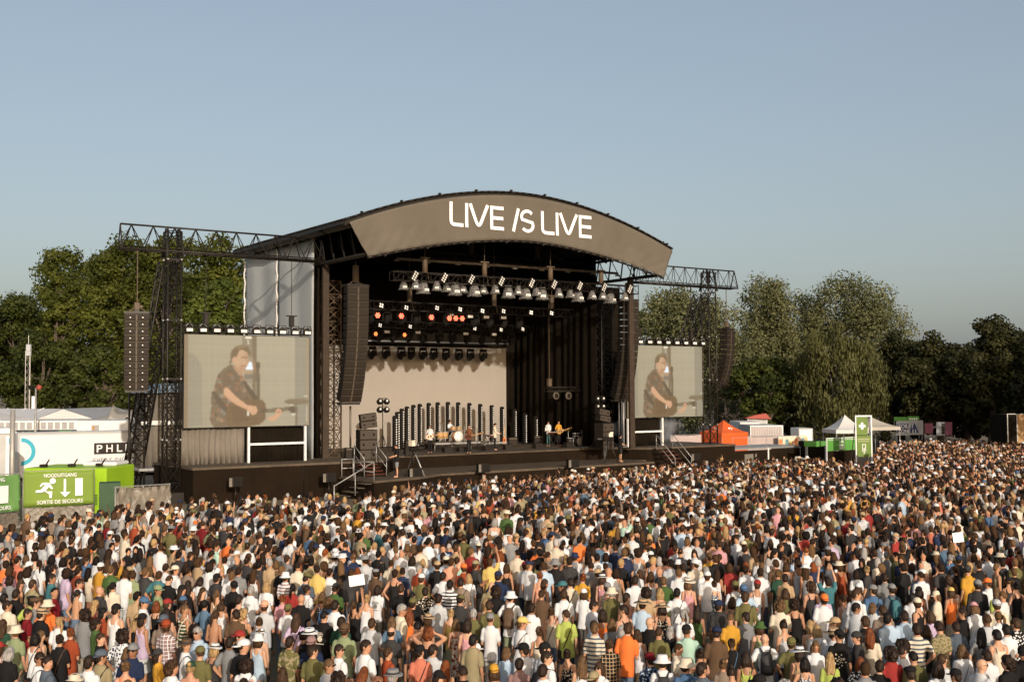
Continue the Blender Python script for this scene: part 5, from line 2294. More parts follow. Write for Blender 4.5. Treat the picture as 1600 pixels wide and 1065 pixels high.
# ------------------------------------------------------------------ right side
def canopy_tent(x, Y, w, he, hp, rot, label, mt, walls=True, marks=False):
    p_ = at_Y(x, 700, Y)
    root_ = empty('canopy_tent', (p_[0], p_[1], 0), rot, label, 'tent')
    h_ = w / 2
    N_ = 6
    rows_ = []
    b_ = MB()
    # hip roof with slightly hollow slopes
    for k in range(4):
        a_ = [(-h_, -h_), (h_, -h_), (h_, h_), (-h_, h_)][k]
        c_ = [(-h_, -h_), (h_, -h_), (h_, h_), (-h_, h_)][(k + 1) % 4]
        grid = []
        for i in range(N_ + 1):
            t = i / N_
            s_ = 1 - t
            z = he + (hp - he) * (t ** 1.5)
            grid.append([((a_[0] + (c_[0] - a_[0]) * j / N_) * s_, (a_[1] + (c_[1] - a_[1]) * j / N_) * s_, z) for j in range(N_ + 1)])
        vs_ = [q_ for r2 in grid for q_ in r2]
        fs = [(i * (N_ + 1) + j, i * (N_ + 1) + j + 1, (i + 1) * (N_ + 1) + j + 1, (i + 1) * (N_ + 1) + j) for i in range(N_) for j in range(N_)]
        b_.add(vs_, fs, 0, True)
    b_.build('roof_sheet', M[mt], root_)
    b_ = MB()
    for k in range(4):
        if k < 2:
            b_.box(-h_, h_, -h_ if k == 0 else h_ - .02, -h_ + .02 if k == 0 else h_, he - .28, he - .002)
        else:
            b_.box(-h_ if k == 2 else h_ - .02, -h_ + .02 if k == 2 else h_, -h_ + .021, h_ - .021, he - .28, he - .002)
    b_.build('valance', M[mt], root_)
    for sx in (-1, 1):
        for sy in (-1, 1):
            b_ = MB()
            b_.tube((sx * (h_ - .06), sy * (h_ - .06), 0), (sx * (h_ - .06), sy * (h_ - .06), he - .05), .035, 6)
            b_.build('leg', M['alu'], root_)
    if walls:
        for k in range(3):
            b_ = MB()
            if k == 0:
                b_.box(-h_ + .03, h_ - .03, -h_ + .03, -h_ + .045, .05, he - .29)
            elif k == 1:
                b_.box(-h_ + .03, -h_ + .045, -h_ + .05, h_ - .05, .05, he - .29)
            else:
                b_.box(h_ - .045, h_ - .03, -h_ + .05, h_ - .05, .05, he - .29)
            b_.build('side_wall', M[mt], root_)
    if marks:
        for k in range(2):
            b_ = MB()
            for i in range(5):
                t = i / 5 * 2 * math.pi
                dx, dt = .16 * math.cos(t), .06 * math.sin(t)
                tt = .42 + dt
                s_ = (1 - tt) * h_
                z = he + (hp - he) * (tt ** 1.5) + .05
                if k == 0:
                    b_.ball((dx, -s_ - .02, z), .07, .02, .05, 6, 4)
                else:
                    b_.ball((-s_ - .02, dx, z), .02, .07, .05, 6, 4)
            b_.build('flower_mark', M['print_white'], root_)
    return root_


canopy_tent(1131, 93, 2.75, 2.4, 3.35, RAD(30), 'orange pop-up tent with white marks beside the lattice mast', 'tent_orange', True, True)
canopy_tent(1321, 92, 2.7, 2.6, 3.75, RAD(8), 'pale pop-up tent behind the green medical sign tower', 'tent_white', False)
r_ = canopy_tent(1362, 99, 3.4, 2.6, 3.4, RAD(20), 'flatter beige tent with open sides beside the medical sign tower', 'tent_cream', False)


def simple_box(name, x0, x1, yt, yb, Y, depth, label, mt, cat, rot=0.0, extra=None):
    a_, c_ = at_Y(x0, yt, Y), at_Y(x1, yb, Y)
    root_ = empty(name, (a_[0], a_[1], 0), rot, label, cat)
    w2 = c_[0] - a_[0]
    b_ = MB()
    b_.bevbox(0, w2, 0, depth, max(0, c_[2]), a_[2], .04)
    b_.build('body', M[mt], root_)
    b_ = MB()
    for x in (0, w2 - .08):
        b_.box(x, x + .08, -.03, -.002, max(0, c_[2]), a_[2])
    b_.box(.08, w2 - .08, -.03, -.002, a_[2] - .09, a_[2])
    b_.build('edge_frame', M['trailer_grey' if mt != 'trailer_grey' else 'steel'], root_)
    return root_, w2, a_[2]


r_, w_, h2 = simple_box('container', 1156, 1190, 659, 730, 104, 5, 'white container with a door behind the orange tent', 'trailer_white', 'container')
b = MB()
b.box(w_ * .08, w_ * .4, -.04, -.031, h2 - 2.0, h2 - .25)
b.build('door', M['print_white'], r_)
r_, w_, h2 = simple_box('container', 1172, 1224.5, 664.5, 730, 99, 5, 'long pale grey container behind the pink mesh fence', 'trailer_grey', 'container')
for k in range(12):
    b = MB()
    b.box(.12 + k * (w_ - .24) / 12, .12 + (k + .55) * (w_ - .24) / 12, -.022, -.002, .3, h2 - .12)
    b.build('panel', M['mesh_pink'], r_)
r_, w_, h2 = simple_box('container', 1248, 1271, 669, 730, 101, 3, 'small white box container before the willow trunk', 'trailer_white', 'container')
r_, w_, h2 = simple_box('kiosk', 1168, 1200, 653, 730, 110, 3, 'kiosk with a red roof behind the white container', 'trailer_grey', 'kiosk')
b = MB()
b.prism([(-.3, h2), (w_ + .3, h2 - .1), (w_ - .2, h2 + .45), (.5, h2 + .25)], -.4, 3.2)
b.build('roof', M['roof_red'], r_)
# pinkish mesh fences
for x0, x1, y0, y1, Y0, Y1, lab in ((1048, 1096, 679, 679, 92, 93, 'pale mesh fence in drifting smoke under the second screen'), (1127, 1177, 681, 681, 96, 97, 'pink mesh fence beside the orange tent'), (1176, 1216, 681, 681, 97, 98, 'pink mesh fence under the long grey container')):
    a, c = at_Y(x0, y0, Y0), at_Y(x1, y1, Y1)
    rr_, LL = frame_xy(a, c)
    f_ = empty('site_fence', (a[0], a[1], 0), rr_, lab, 'fence')
    fence_posts(f_, LL, a[2], 3, .08)
    fence_tarp('mesh_sheet', LL, .1, a[2] - .05, M['mesh_pink'], f_, .02, seed=int(x0))
# painted festival panels with arches
a, c = at_Y(1217, 681, 97), at_Y(1262, 680, 99)
rr_, LL = frame_xy(a, c)
pan = empty('painted_panel', (a[0], a[1], 0), rr_, 'row of bright painted arch panels in orange, white and blue', 'panel')
cols = [mat('paint_a', (.65, .22, .08), .7), mat('paint_b', (.70, .62, .48), .7), mat('paint_c', (.14, .25, .28), .7), mat('paint_d', (.55, .42, .18), .7), mat('paint_e', (.60, .30, .22), .7)]
b = MB()
b.box(0, LL, .03, .1, 0, a[2])
b.build('backing_board', M['cream'], pan)
rs = random.Random(5)
for k in range(9):
    x = LL * (k + .5) / 9
    w2 = LL / 9 * .46
    z = a[2] * (.75 + .2 * rs.random())
    b = MB()
    b.prism([(x - w2, .1), (x + w2, .1), (x + w2, z - w2)] + [(x + w2 * math.cos(t), z - w2 + w2 * math.sin(t)) for t in (.5, 1.0, 1.57, 2.1, 2.6)] + [(x - w2, z - w2)], -.01, .02)
    b.build('arch_panel', cols[k % 5], pan)
    for j in range(3):
        b = MB()
        b.prism(disc(x + rs.uniform(-.2, .2) * w2, z * (.25 + .25 * j), w2 * rs.uniform(.35, .7), 8), -.03, -.012)
        b.build('painted_leaf', cols[(k * 2 + j + 1) % 5], pan)
# dark green counter
r_, w_, h2 = simple_box('bar_counter', 1258, 1291, 690, 735, 86, 2, 'dark stall with a green top rail beside the exit sign', 'black_fabric', 'stall')
b = MB()
b.box(-.1, w_ + .1, -.12, -.035, h2 - .35, h2 + .05)
b.build('top_rail', M['sign_green'], r_)
b = MB()
b.tube((.1, -.1, 0), (.1, -.1, h2 - .36), .07, 6)
b.build('post', M['alu'], r_)

# green sign with a white door symbol
a, c = at_Y(1291, 684, 82), at_Y(1338, 681, 84)
rr_, LL = frame_xy(a, c)
zt, zb_ = a[2], at_Y(1291, 704.5, 82)[2]
sg = empty('exit_sign', (a[0], a[1], 0), rr_, 'wide green sign with a white door symbol beside the medical tower', 'sign')
b = MB()
b.box(.05, LL - .05, -.02, .03, zb_, zt - .05)
b.build('panel', M['sign_green'], sg)
for x0, x1, z0, z1 in ((0, .05, 0, zt), (LL - .05, LL, 0, zt), (.05, LL - .05, zt - .05, zt)):
    b = MB()
    b.box(x0, x1, -.04, .04, z0, z1)
    b.build('frame_bar', M['print_white'], sg)
hx, w2 = LL * .5, .26
pic([[(hx - w2, zb_ + .08), (hx - w2 + .09, zb_ + .08), (hx - w2 + .09, zt - .35), (hx - w2, zt - .26)], [(hx + w2 - .09, zb_ + .08), (hx + w2, zb_ + .08), (hx + w2, zt - .26), (hx + w2 - .09, zt - .35)], [(hx - w2, zt - .26), (hx - w2 + .09, zt - .35), (hx + w2 - .09, zt - .35), (hx + w2, zt - .26)], [(hx - .06, zb_ + .08), (hx + .06, zb_ + .08), (hx + .06, zb_ + .42), (hx - .06, zb_ + .42)]], 'door_symbol', sg, -.021)
fit_text('NOODUITGANG  SORTIE DE SECOURS', LL * .9, .09, M['print_white'], sg, LL / 2, zt - .15, -.03, .01, 'lettering', .01)
b = MB()
b.box(.02, LL - .02, -.03, .03, 0, zb_ - .03)
b.build('lower_panel', M['skirt_fabric'], sg)
# medical sign tower
a = at_Y(1338, 716, 80)
tw = empty('sign_tower', (a[0], a[1], 0), RAD(6), 'tall green medical sign tower with a white cross', 'sign')
zt = at_Y(1350, 649, 80)[2]
zm = at_Y(1350, 680, 80)[2]
zb_ = at_Y(1350, 713, 80)[2]
w_ = at_Y(1363, 700, 80)[0] - a[0]
wf = w_ * .74
b = MB()
b.box(.03, wf, -.06, .0, zm + .03, zt - .09)
b.build('cross_panel', M['sign_olive'], tw)
b = MB()
b.box(.03, w_ - .06, -.07, .0, zb_, zm - .02)
b.build('lower_panel', M['sign_olive'], tw)
for x0, x1, z0, z1 in ((-.05, .03, 0, zt), (w_ - .06, w_ + .03, 0, zt)):
    b = MB()
    b.box(x0, x1, -.05, .05, z0, z1)
    b.build('post', M['print_white'], tw)
b = MB()
b.box(-.05, w_ + .03, -.08, .08, zt - .08, zt + .02)
b.build('top_beam', M['print_white'], tw)
for x in (-.01, w_ - .02):
    b = MB()
    b.tube((x, .05, zt * .9), (x + .05, 1.2, 0), .03, 5)
    b.build('stay', M['alu'], tw)
xc, zc, cr = wf * .52, (zm + zt) / 2 - .03, .24
k_ = .085
pic([[(xc - k_, zc - cr), (xc + k_, zc - cr), (xc + k_, zc - k_), (xc + cr, zc - k_), (xc + cr, zc + k_), (xc + k_, zc + k_), (xc + k_, zc + cr), (xc - k_, zc + cr), (xc - k_, zc + k_), (xc - cr, zc + k_), (xc - cr, zc - k_), (xc - k_, zc - k_)]], 'cross', tw, -.062)
xc, zq = w_ * .48, (zb_ + zm) / 2 - .12
pic([[(xc - .13, zq - .25), (xc - .09, zq - .25), (xc - .09, zq + .25), (xc - .13, zq + .25)], [(xc + .09, zq - .25), (xc + .13, zq - .25), (xc + .13, zq + .25), (xc + .09, zq + .25)], [(xc - .09, zq + .21), (xc + .09, zq + .21), (xc + .09, zq + .25), (xc - .09, zq + .25)], [(xc - .03, zq - .4), (xc + .03, zq - .4), (xc + .03, zq), (xc - .03, zq)]], 'door_symbol', tw, -.072)
fit_text('NOODUITGANG', w_ * .72, .09, M['cream'], tw, w_ * .47, zm - .25, -.075, .01, 'lettering', .01)
fit_text('SORTIE DE SECOURS', w_ * .7, .06, M['cream'], tw, w_ * .47, zm - .4, -.075, .01, 'lettering', .01)
# toilet zone sign
a, c = at_Y(1400.5, 657.5, 104), at_Y(1442, 656, 106)
rr_, LL = frame_xy(a, c)
zt, zb_ = a[2], at_Y(1402, 680, 104)[2]
tz = empty('toilet_sign', (a[0], a[1], 0), rr_, 'pale toilet zone sign with navy lettering panel under the dark trees', 'sign')
b = MB()
b.box(0, LL, -.02, .04, zb_, zt)
b.build('board', M['tent_grey'], tz)
b = MB()
b.prism([(.03, zb_ + .18), (LL * .83, zb_ + .18), (LL * .68, zt - .25), (.03, zt - .25)], -.035, -.022)
b.build('navy_panel', M['navy_print'], tz)
fit_text('TOILET', LL * .60, .36, M['print_white'], tz, LL * .34, zt - .48, -.037, .02)
fit_text('ZONE', LL * .46, .36, M['print_white'], tz, LL * .27, zt - .93, -.037, .02)
for k in range(2):
    x = LL * (.60 + k * .1)
    pic([disc(x, zt - .82, .05, 8), [(x - .05, zt - 1.12), (x + .05, zt - 1.12), (x + .07, zt - .89), (x - .07, zt - .89)]], 'figure_symbol', tz, -.037)
for k in range(5):
    b = MB()
    b.box(LL * .76 + k * .02, LL * .97, -.03, -.021, zt - .18 - k * .17, zt - .14 - k * .17)
    b.build('small_print', M['print_grey'], tz)
for x in (.1, LL - .1):
    b = MB()
    b.tube((x, .06, 0), (x, .06, zb_), .04, 6)
    b.build('post', M['alu'], tz)
# banners on the far fence
for x0, x1, y0, y1, mt_, lab in ((1397, 1417, 651, 657, 'sign_green', 'small green banner above the toilet zone sign'), (1418, 1436, 650, 657, 'sign_green', 'green banner with white marks above the toilet zone sign'), (1445, 1458, 661, 677, 'pink_print', 'pink banner beside the toilet zone sign'), (1463, 1476, 659, 680, 'tent_grey', 'grey-white graphic panel under the dark trees'), (1477, 1488, 659, 680, 'pink_print', 'pink graphic panel with dark leaves under the trees')):
    a, c = at_Y(x0, y0, 108), at_Y(x1, y1, 108)
    f_ = empty('banner', (a[0], a[1], 0), 0, lab, 'banner')
    b = MB()
    b.box(0, c[0] - a[0], 0, .03, c[2], a[2])
    b.build('sheet', M[mt_], f_)
    b = MB()
    for x in (.02, c[0] - a[0] - .02):
        b.tube((x, .06, 0), (x, .06, a[2]), .03, 5)
    b.build('frame', M['fence_steel'], f_)
    if x0 in (1463, 1418):
        for k in range(4):
            b = MB()
            b.prism(disc((c[0] - a[0]) * (.8 if x0 == 1463 else .2 + .2 * k), c[2] + (a[2] - c[2]) * (.2 + .2 * k if x0 == 1463 else .4), .09 if x0 == 1418 else .16, 6), -.02, -.002)
            b.build('mark', M['print_black'] if x0 == 1463 else M['print_white'], f_)
# dark stall end at the photo edge
a = at_Y(1573, 646, 88)
c = at_Y(1640, 646, 88)
r_ = empty('stall', (a[0], a[1], 0), 0, 'dark stall with pale frame and brown side at the edge of the field', 'stall')
w_ = c[0] - a[0]
b = MB()
b.box(0, .06, -.06, 0, 0, a[2])
b.box(.72, .78, -.06, 0, 0, a[2])
b.box(.06, w_, -.06, 0, a[2] - .06, a[2])
b.build('frame', M['fence_steel'], r_)
b = MB()
b.box(.0, .75, .02, 3, 0, a[2] - .07)
b.build('dark_panel', M['black_fabric'], r_)
b = MB()
b.box(.78, w_, .02, 3, 0, a[2] - .07)
b.build('brown_panel', M['shell_wood'], r_)
# houses seen through the trees
for x0, x1, yt, Y, lab, k in ((1118, 1172, 618, 150, 'cream brick house seen through the trees above the orange tent', 0), (1425, 1455, 628, 165, 'pale house glimpsed through the dark trees above the toilet sign', 1), (1588, 1640, 618, 150, 'pale house glimpsed at the far end of the dark trees', 2)):
    a, c = at_Y(x0, yt, Y), at_Y(x1, yt, Y)
    r_ = empty('house', (a[0], a[1], 0), 0, lab, 'house')
    w_ = c[0] - a[0]
    b = MB()
    b.box(0, w_, 0, 8, 0, a[2])
    b.build('wall', M['cream_wall'], r_)
    b = MB()
    b.prism([(-.4, a[2]), (w_ + .4, a[2]), (w_ / 2, a[2] + 2.2)], -.3, 8.3)
    b.build('roof', M['roof_red'], r_)
    for i in range(3):
        b = MB()
        x = w_ * (i + .5) / 3
        b.box(x - .4, x + .4, -.04, -.003, a[2] - 2.2, a[2] - .8)
        b.build('window', M['window_dark'], r_)

# ------------------------------------------------------------------ trees
def leaf_material(name, c0, c1, trans=.42):
    mt, n, l = nodes_of(name)
    at = n.new('ShaderNodeAttribute')
    at.attribute_name = 'shade'
    rp = n.new('ShaderNodeValToRGB')
    rp.color_ramp.elements[0].color = (*c0, 1)
    rp.color_ramp.elements[1].color = (*c1, 1)
    l.new(at.outputs['Fac'], rp.inputs[0])
    p = n['Principled BSDF']
    p.inputs['Roughness'].default_value = .6
    p.inputs['Specular IOR Level'].default_value = .25
    l.new(rp.outputs[0], p.inputs['Base Color'])
    tr = n.new('ShaderNodeBsdfTranslucent')
    l.new(rp.outputs[0], tr.inputs['Color'])
    mx = n.new('ShaderNodeMixShader')
    mx.inputs[0].default_value = trans
    l.new(p.outputs[0], mx.inputs[1])
    l.new(tr.outputs[0], mx.inputs[2])
    l.new(mx.outputs[0], n['Material Output'].inputs['Surface'])
    return mt


LEAF = {
    'dark': leaf_material('leaf_dark', (.028, .040, .008), (.080, .094, .016)),
    'mid': leaf_material('leaf_mid', (.046, .060, .008), (.130, .142, .022)),
    'light': leaf_material('leaf_light', (.060, .085, .012), (.125, .15, .024)),
    'willow': leaf_material('leaf_willow', (.090, .100, .040), (.205, .205, .095)),
    'birch': leaf_material('leaf_birch', (.060, .064, .018), (.140, .135, .045)),
    'oak': leaf_material('leaf_oak', (.024, .028, .009), (.070, .066, .020)),
}
M['bark'] = mat('bark', (.085, .065, .048), .9, .3, 3, .03, 8)
M['birch_bark'] = mat('birch_bark', (.46, .43, .38), .8, .4, 4)


def leaf_mesh(cent, size, out_dir, shade, mt, hang=False):
    n = len(cent)
    rs = np.random.default_rng(n)
    nm = out_dir + rs.normal(0, .42, (n, 3))          # blades lie roughly along the skin of their clump
    nm /= np.linalg.norm(nm, axis=1)[:, None]
    d = rs.normal(0, 1, (n, 3))
    d -= nm * (d * nm).sum(1)[:, None]
    if hang:
        d = np.stack([rs.normal(0, .22, n), rs.normal(0, .22, n), -np.ones(n)], 1)
    d /= np.linalg.norm(d, axis=1)[:, None]
    e = np.cross(nm, d)
    e /= np.linalg.norm(e, axis=1)[:, None]
    s = (size * rs.uniform(.6, 1.4, n))[:, None]
    asp = .16 if hang else .45
    a = cent - d * s * .5
    c_ = cent + d * s * .5
    l_ = cent + e * s * asp + d * s * .05
    r_2 = cent - e * s * asp + d * s * .05
    vs_ = np.stack([a, r_2, c_, l_], 1).reshape(-1, 3)
    me = bpy.data.meshes.new('crown')
    me.vertices.add(4 * n)
    me.vertices.foreach_set('co', vs_.astype(np.float32).ravel())
    me.loops.add(4 * n)
    me.loops.foreach_set('vertex_index', np.arange(4 * n, dtype=np.int32))
    me.polygons.add(n)
    me.polygons.foreach_set('loop_start', np.arange(0, 4 * n, 4, dtype=np.int32))
    me.update()
    at = me.attributes.new('shade', 'FLOAT', 'FACE')
    at.data.foreach_set('value', np.clip(shade + rs.normal(0, .10, n), 0, 1).astype(np.float32))
    me.materials.append(mt)
    me.validate()
    return me


def tree(px, Y, ytop, ybot, wpx, kind, label, n=11000, clumps=110, seed=1, lean=0.0, shape='round', leaf=.30, group='trees behind the field', lobes=None, trunk_r=.35, bark='bark'):
    """tree whose crown spans wpx pixels around column px and rows ytop..ybot at distance Y"""
    rs = np.random.default_rng(seed)
    t_ = at_Y(px, ytop, Y)
    bz = max(.5, at_Y(px, ybot, Y)[2])
    top, r = t_[2], wpx / 2 * Y / FOCAL
    hgt = top - bz
    root_ = empty('willow_tree' if kind == 'willow' else 'birch_tree' if kind == 'birch' else 'oak_tree' if kind == 'oak' else 'broadleaf_tree', (t_[0], Y, 0), 0, label, 'tree', group)
    n = int(n * (1.75 if kind == 'willow' else 1.4))
    # clump centres: a few big lobes, each with clumps on its skin
    lobes = lobes or 13
    lc, lr = [], []
    for i in range(lobes):
        a_ = rs.uniform(0, 2 * math.pi)
        h_ = (i + .5) / lobes
        if shape == 'cone':
            rad = r * (1.05 - h_) ** .8
        else:
            rad = r * math.sqrt(max(.05, 1 - (2 * h_ - .9) ** 2)) * .95
        q_ = rad * rs.uniform(.5, .9)
        lc.append((q_ * math.cos(a_) + lean * h_, q_ * math.sin(a_) * .8, bz + hgt * (.08 + .80 * h_)))
        lr.append(max(.9, min(r, hgt) * rs.uniform(.30, .44)))
    lc.append((lean, 0, top - hgt * .16))
    lr.append(hgt * .16)
    lc.append((0, 0, bz + hgt * .5))
    lr.append(min(r, hgt * .5) * .75)
    lc, lr = np.array(lc), np.array(lr)
    w = lr ** 2
    pick = rs.choice(len(lc), clumps, p=w / w.sum())
    dirs = rs.normal(0, 1, (clumps, 3))
    dirs[:, 2] += .25
    dirs /= np.linalg.norm(dirs, axis=1)[:, None]
    cc = lc[pick] + dirs * (lr[pick] * rs.uniform(.72, 1.05, clumps))[:, None]
    cc[:, 2] = np.clip(cc[:, 2], bz, top - .3)
    cr_ = rs.uniform(.095, .175, clumps) * min(r * 2, hgt) * .95
    csh = rs.uniform(.1, .9, clumps)
    w = cr_ ** 2
    k = rs.choice(clumps, n, p=w / w.sum())
    dd = rs.normal(0, 1, (n, 3))
    dd /= np.linalg.norm(dd, axis=1)[:, None]
    rad = rs.uniform(0, 1, n) ** (1 / 2.8)
    pts = cc[k] + dd * (cr_[k] * rad)[:, None] * np.array([1, 1, .75])
    if kind in ('birch',):
        pts[:, 2] -= rs.exponential(.12 * hgt, n) * (rs.random(n) < .75)
        pts[:, 2] = np.maximum(pts[:, 2], bz * .5 + .4)
    elif kind == 'willow':
        pts[:, 2] -= rs.exponential(.035 * hgt, n)
    pts[:, 2] = np.maximum(pts[:, 2], .3)
    me = leaf_mesh(pts, leaf, dd + np.array([0, 0, .25]), csh[k], LEAF[kind], hang=kind == 'birch')
    link('crown', me, root_)
    # trunk with limbs
    b_ = MB()
    zt = bz + hgt * .55
    sway = rs.normal(0, .25, 2)
    pth = [(0, 0, -.1), (sway[0] * .3, sway[1] * .3, zt * .35), (sway[0] + lean * .3, sway[1], zt * .7), (sway[0] * 1.4 + lean * .5, sway[1], zt)]
    rr2 = [trunk_r * 1.25, trunk_r, trunk_r * .75, trunk_r * .4]
    rings_ = []
    for p_, q_ in zip(pth, rr2):
        rings_.append([(p_[0] + q_ * math.cos(t), p_[1] + q_ * math.sin(t), p_[2]) for t in [2 * math.pi * i / 8 for i in range(8)]])
    b_.loft(rings_)
    for i in range(len(lc) - 1):
        f_ = rs.uniform(.35, .95)
        j = min(2, int(f_ * 3))
        e_ = f_ * 3 - j
        s_ = [pth[j][x] * (1 - e_) + pth[j + 1][x] * e_ for x in range(3)]
        m2 = [(s_[x] + lc[i][x]) / 2 + (0, 0, .1 * hgt)[x] * .4 for x in range(3)]
        b_.tube(s_, m2, trunk_r * .42, 6, trunk_r * .26)
        b_.tube(m2, lc[i], trunk_r * .26, 5, trunk_r * .08)
        for _ in range(3):
            t2 = lc[i] + rs.normal(0, 1, 3) * lr[i] * .55
            b_.tube(lc[i], t2, trunk_r * .1, 4, trunk_r * .03)
    b_.build('trunk', M[bark], root_)
    return root_


GL, GR = 'trees behind the white tents', 'trees behind the toilet and medical signs'
tree(20, 122, 462, 655, 130, 'dark', 'rounded dark green tree above the white marquee', 11000, 120, 1, group=GL)
tree(118, 128, 392, 660, 150, 'mid', 'tall green tree with a ragged top rising behind the stretch tent', 15000, 150, 2, group=GL, lean=-1)
tree(92, 118, 432, 600, 75, 'mid', 'small leafy tree top poking out beside the tall ragged tree', 4500, 60, 12, group=GL)
tree(190, 120, 378, 655, 170, 'mid', 'dense green tree behind the hanging speaker column', 17000, 170, 3, group=GL)
tree(268, 116, 369, 655, 160, 'mid', 'tallest green tree behind the lattice mast', 17000, 170, 4, group=GL)
tree(345, 112, 372, 650, 150, 'mid', 'green tree behind the long lattice girder and screen', 15000, 150, 5, group=GL)
tree(340, 98, 438, 640, 130, 'light', 'bright yellow-green tree above the big video screen', 8500, 100, 6, group=GL)
tree(70, 112, 520, 662, 140, 'dark', 'low dark tree behind the thin antenna mast', 8500, 100, 7, group=GL)
tree(165, 108, 545, 655, 130, 'dark', 'low overhanging tree just above the stretch tent', 8500, 90, 8, group=GL)
for i, (x, yt, w_) in enumerate(((60, 452, 150), (165, 402, 170), (255, 392, 150))):
    tree(x, 142, yt, 650, w_, 'mid', ['tree in the shade behind the antenna mast', 'tree closing the gap behind the hanging speaker column', 'tree in the second row behind the lattice mast'][i], 8000, 90, 90 + i, group=GL)
tree(-45, 118, 470, 655, 120, 'dark', 'dark green tree at the edge above the lorry end', 7000, 90, 9, group=GL)

tree(1052, 125, 446, 668, 150, 'willow', 'grey-green willow behind the second screen header', 12000, 150, 21, group=GR, leaf=.25)
tree(1120, 122, 458, 668, 150, 'willow', 'grey-green willow behind the lattice mast and narrow speaker column', 10000, 120, 22, group=GR, leaf=.25)
tree(1196, 128, 432, 655, 135, 'willow', 'pointed grey-green willow between the mast and the widest willow', 12000, 150, 23, group=GR, leaf=.25, shape='cone')
tree(1322, 130, 428, 665, 195, 'willow', 'widest and tallest grey-green willow on the field edge', 20000, 220, 24, group=GR, leaf=.25)
tree(1255, 132, 452, 620, 120, 'willow', 'narrow willow joined to the widest willow', 7000, 90, 25, group=GR, leaf=.25)
tree(1302, 108, 508, 672, 142, 'birch', 'weeping birch with hanging curtains of leaves and pale trunk', 21000, 130, 26, group=GR, leaf=.42, trunk_r=.22, bark='birch_bark')
tree(1190, 112, 560, 665, 110, 'dark', 'low dark tree behind the narrow speaker column', 8000, 90, 27, group=GR)
tree(1022, 132, 475, 650, 70, 'mid', 'darker green tree between the screen and the nearest willow', 5000, 70, 28, group=GR)
tree(1405, 120, 520, 672, 90, 'oak', 'dark tree filling the gap between the willow and the oaks', 9000, 90, 29, group=GR)
tree(1465, 112, 523, 672, 120, 'oak', 'dark oak above the toilet zone sign', 13000, 120, 30, group=GR)
tree(1545, 108, 500, 675, 130, 'oak', 'tallest dark oak near the photo edge', 14000, 130, 31, group=GR)
tree(1628, 104, 508, 680, 110, 'oak', 'dark oak cut by the photo edge', 9000, 100, 32, group=GR)
tree(1435, 118, 536, 672, 100, 'oak', 'dark oak between the gap tree and the oak above the toilet zone sign', 9000, 90, 35, group=GR)
tree(1505, 116, 538, 672, 110, 'oak', 'dark oak filling the dip between the two tall oaks', 9000, 90, 36, group=GR)
tree(1588, 114, 520, 672, 110, 'oak', 'dark oak between the tallest oak and the photo edge', 9000, 90, 37, group=GR)
tree(1250, 140, 560, 665, 150, 'dark', 'dark tree in the shade behind the birch', 8000, 90, 33, group=GR)
tree(1510, 125, 560, 670, 150, 'oak', 'low dark oak in the shade between the tall oaks', 9000, 90, 34, group=GR)
for i, (x, Y, w_, h_) in enumerate(((1380, 116, 90, 610), (1440, 116, 100, 622), (1510, 112, 110, 620), (1590, 108, 110, 615), (1320, 118, 100, 625), (1210, 118, 100, 622))):
    tree(x, Y, h_, 680, w_, 'oak', ['dark hedge bush under the willow edge', 'dark hedge bush behind the toilet zone sign', 'dark hedge bush behind the pink panels', 'dark hedge bush beside the stall at the edge', 'dark hedge bush behind the pale pop-up tent', 'dark hedge bush behind the white containers'][i], 4500, 60, 50 + i, group='hedge bushes along the field edge', trunk_r=.12)

# the tree row that goes on past the edge of the picture and shades the far corner of the field
for i, (X, Y, h_) in enumerate(((46.5, 80, 12.5), (51, 86, 14), (57, 93, 15), (54, 77, 13), (47, 72, 11))):
    tree(800 + FOCAL * X / Y, Y, 612 - (h_ - EYE) * FOCAL / Y, 612 + 3.2 * FOCAL / Y, 11 * FOCAL / Y, 'oak', 'dark tree beyond the right edge of the picture in the row by the field', 6000, 80, 70 + i, group='tree row beyond the picture edge')

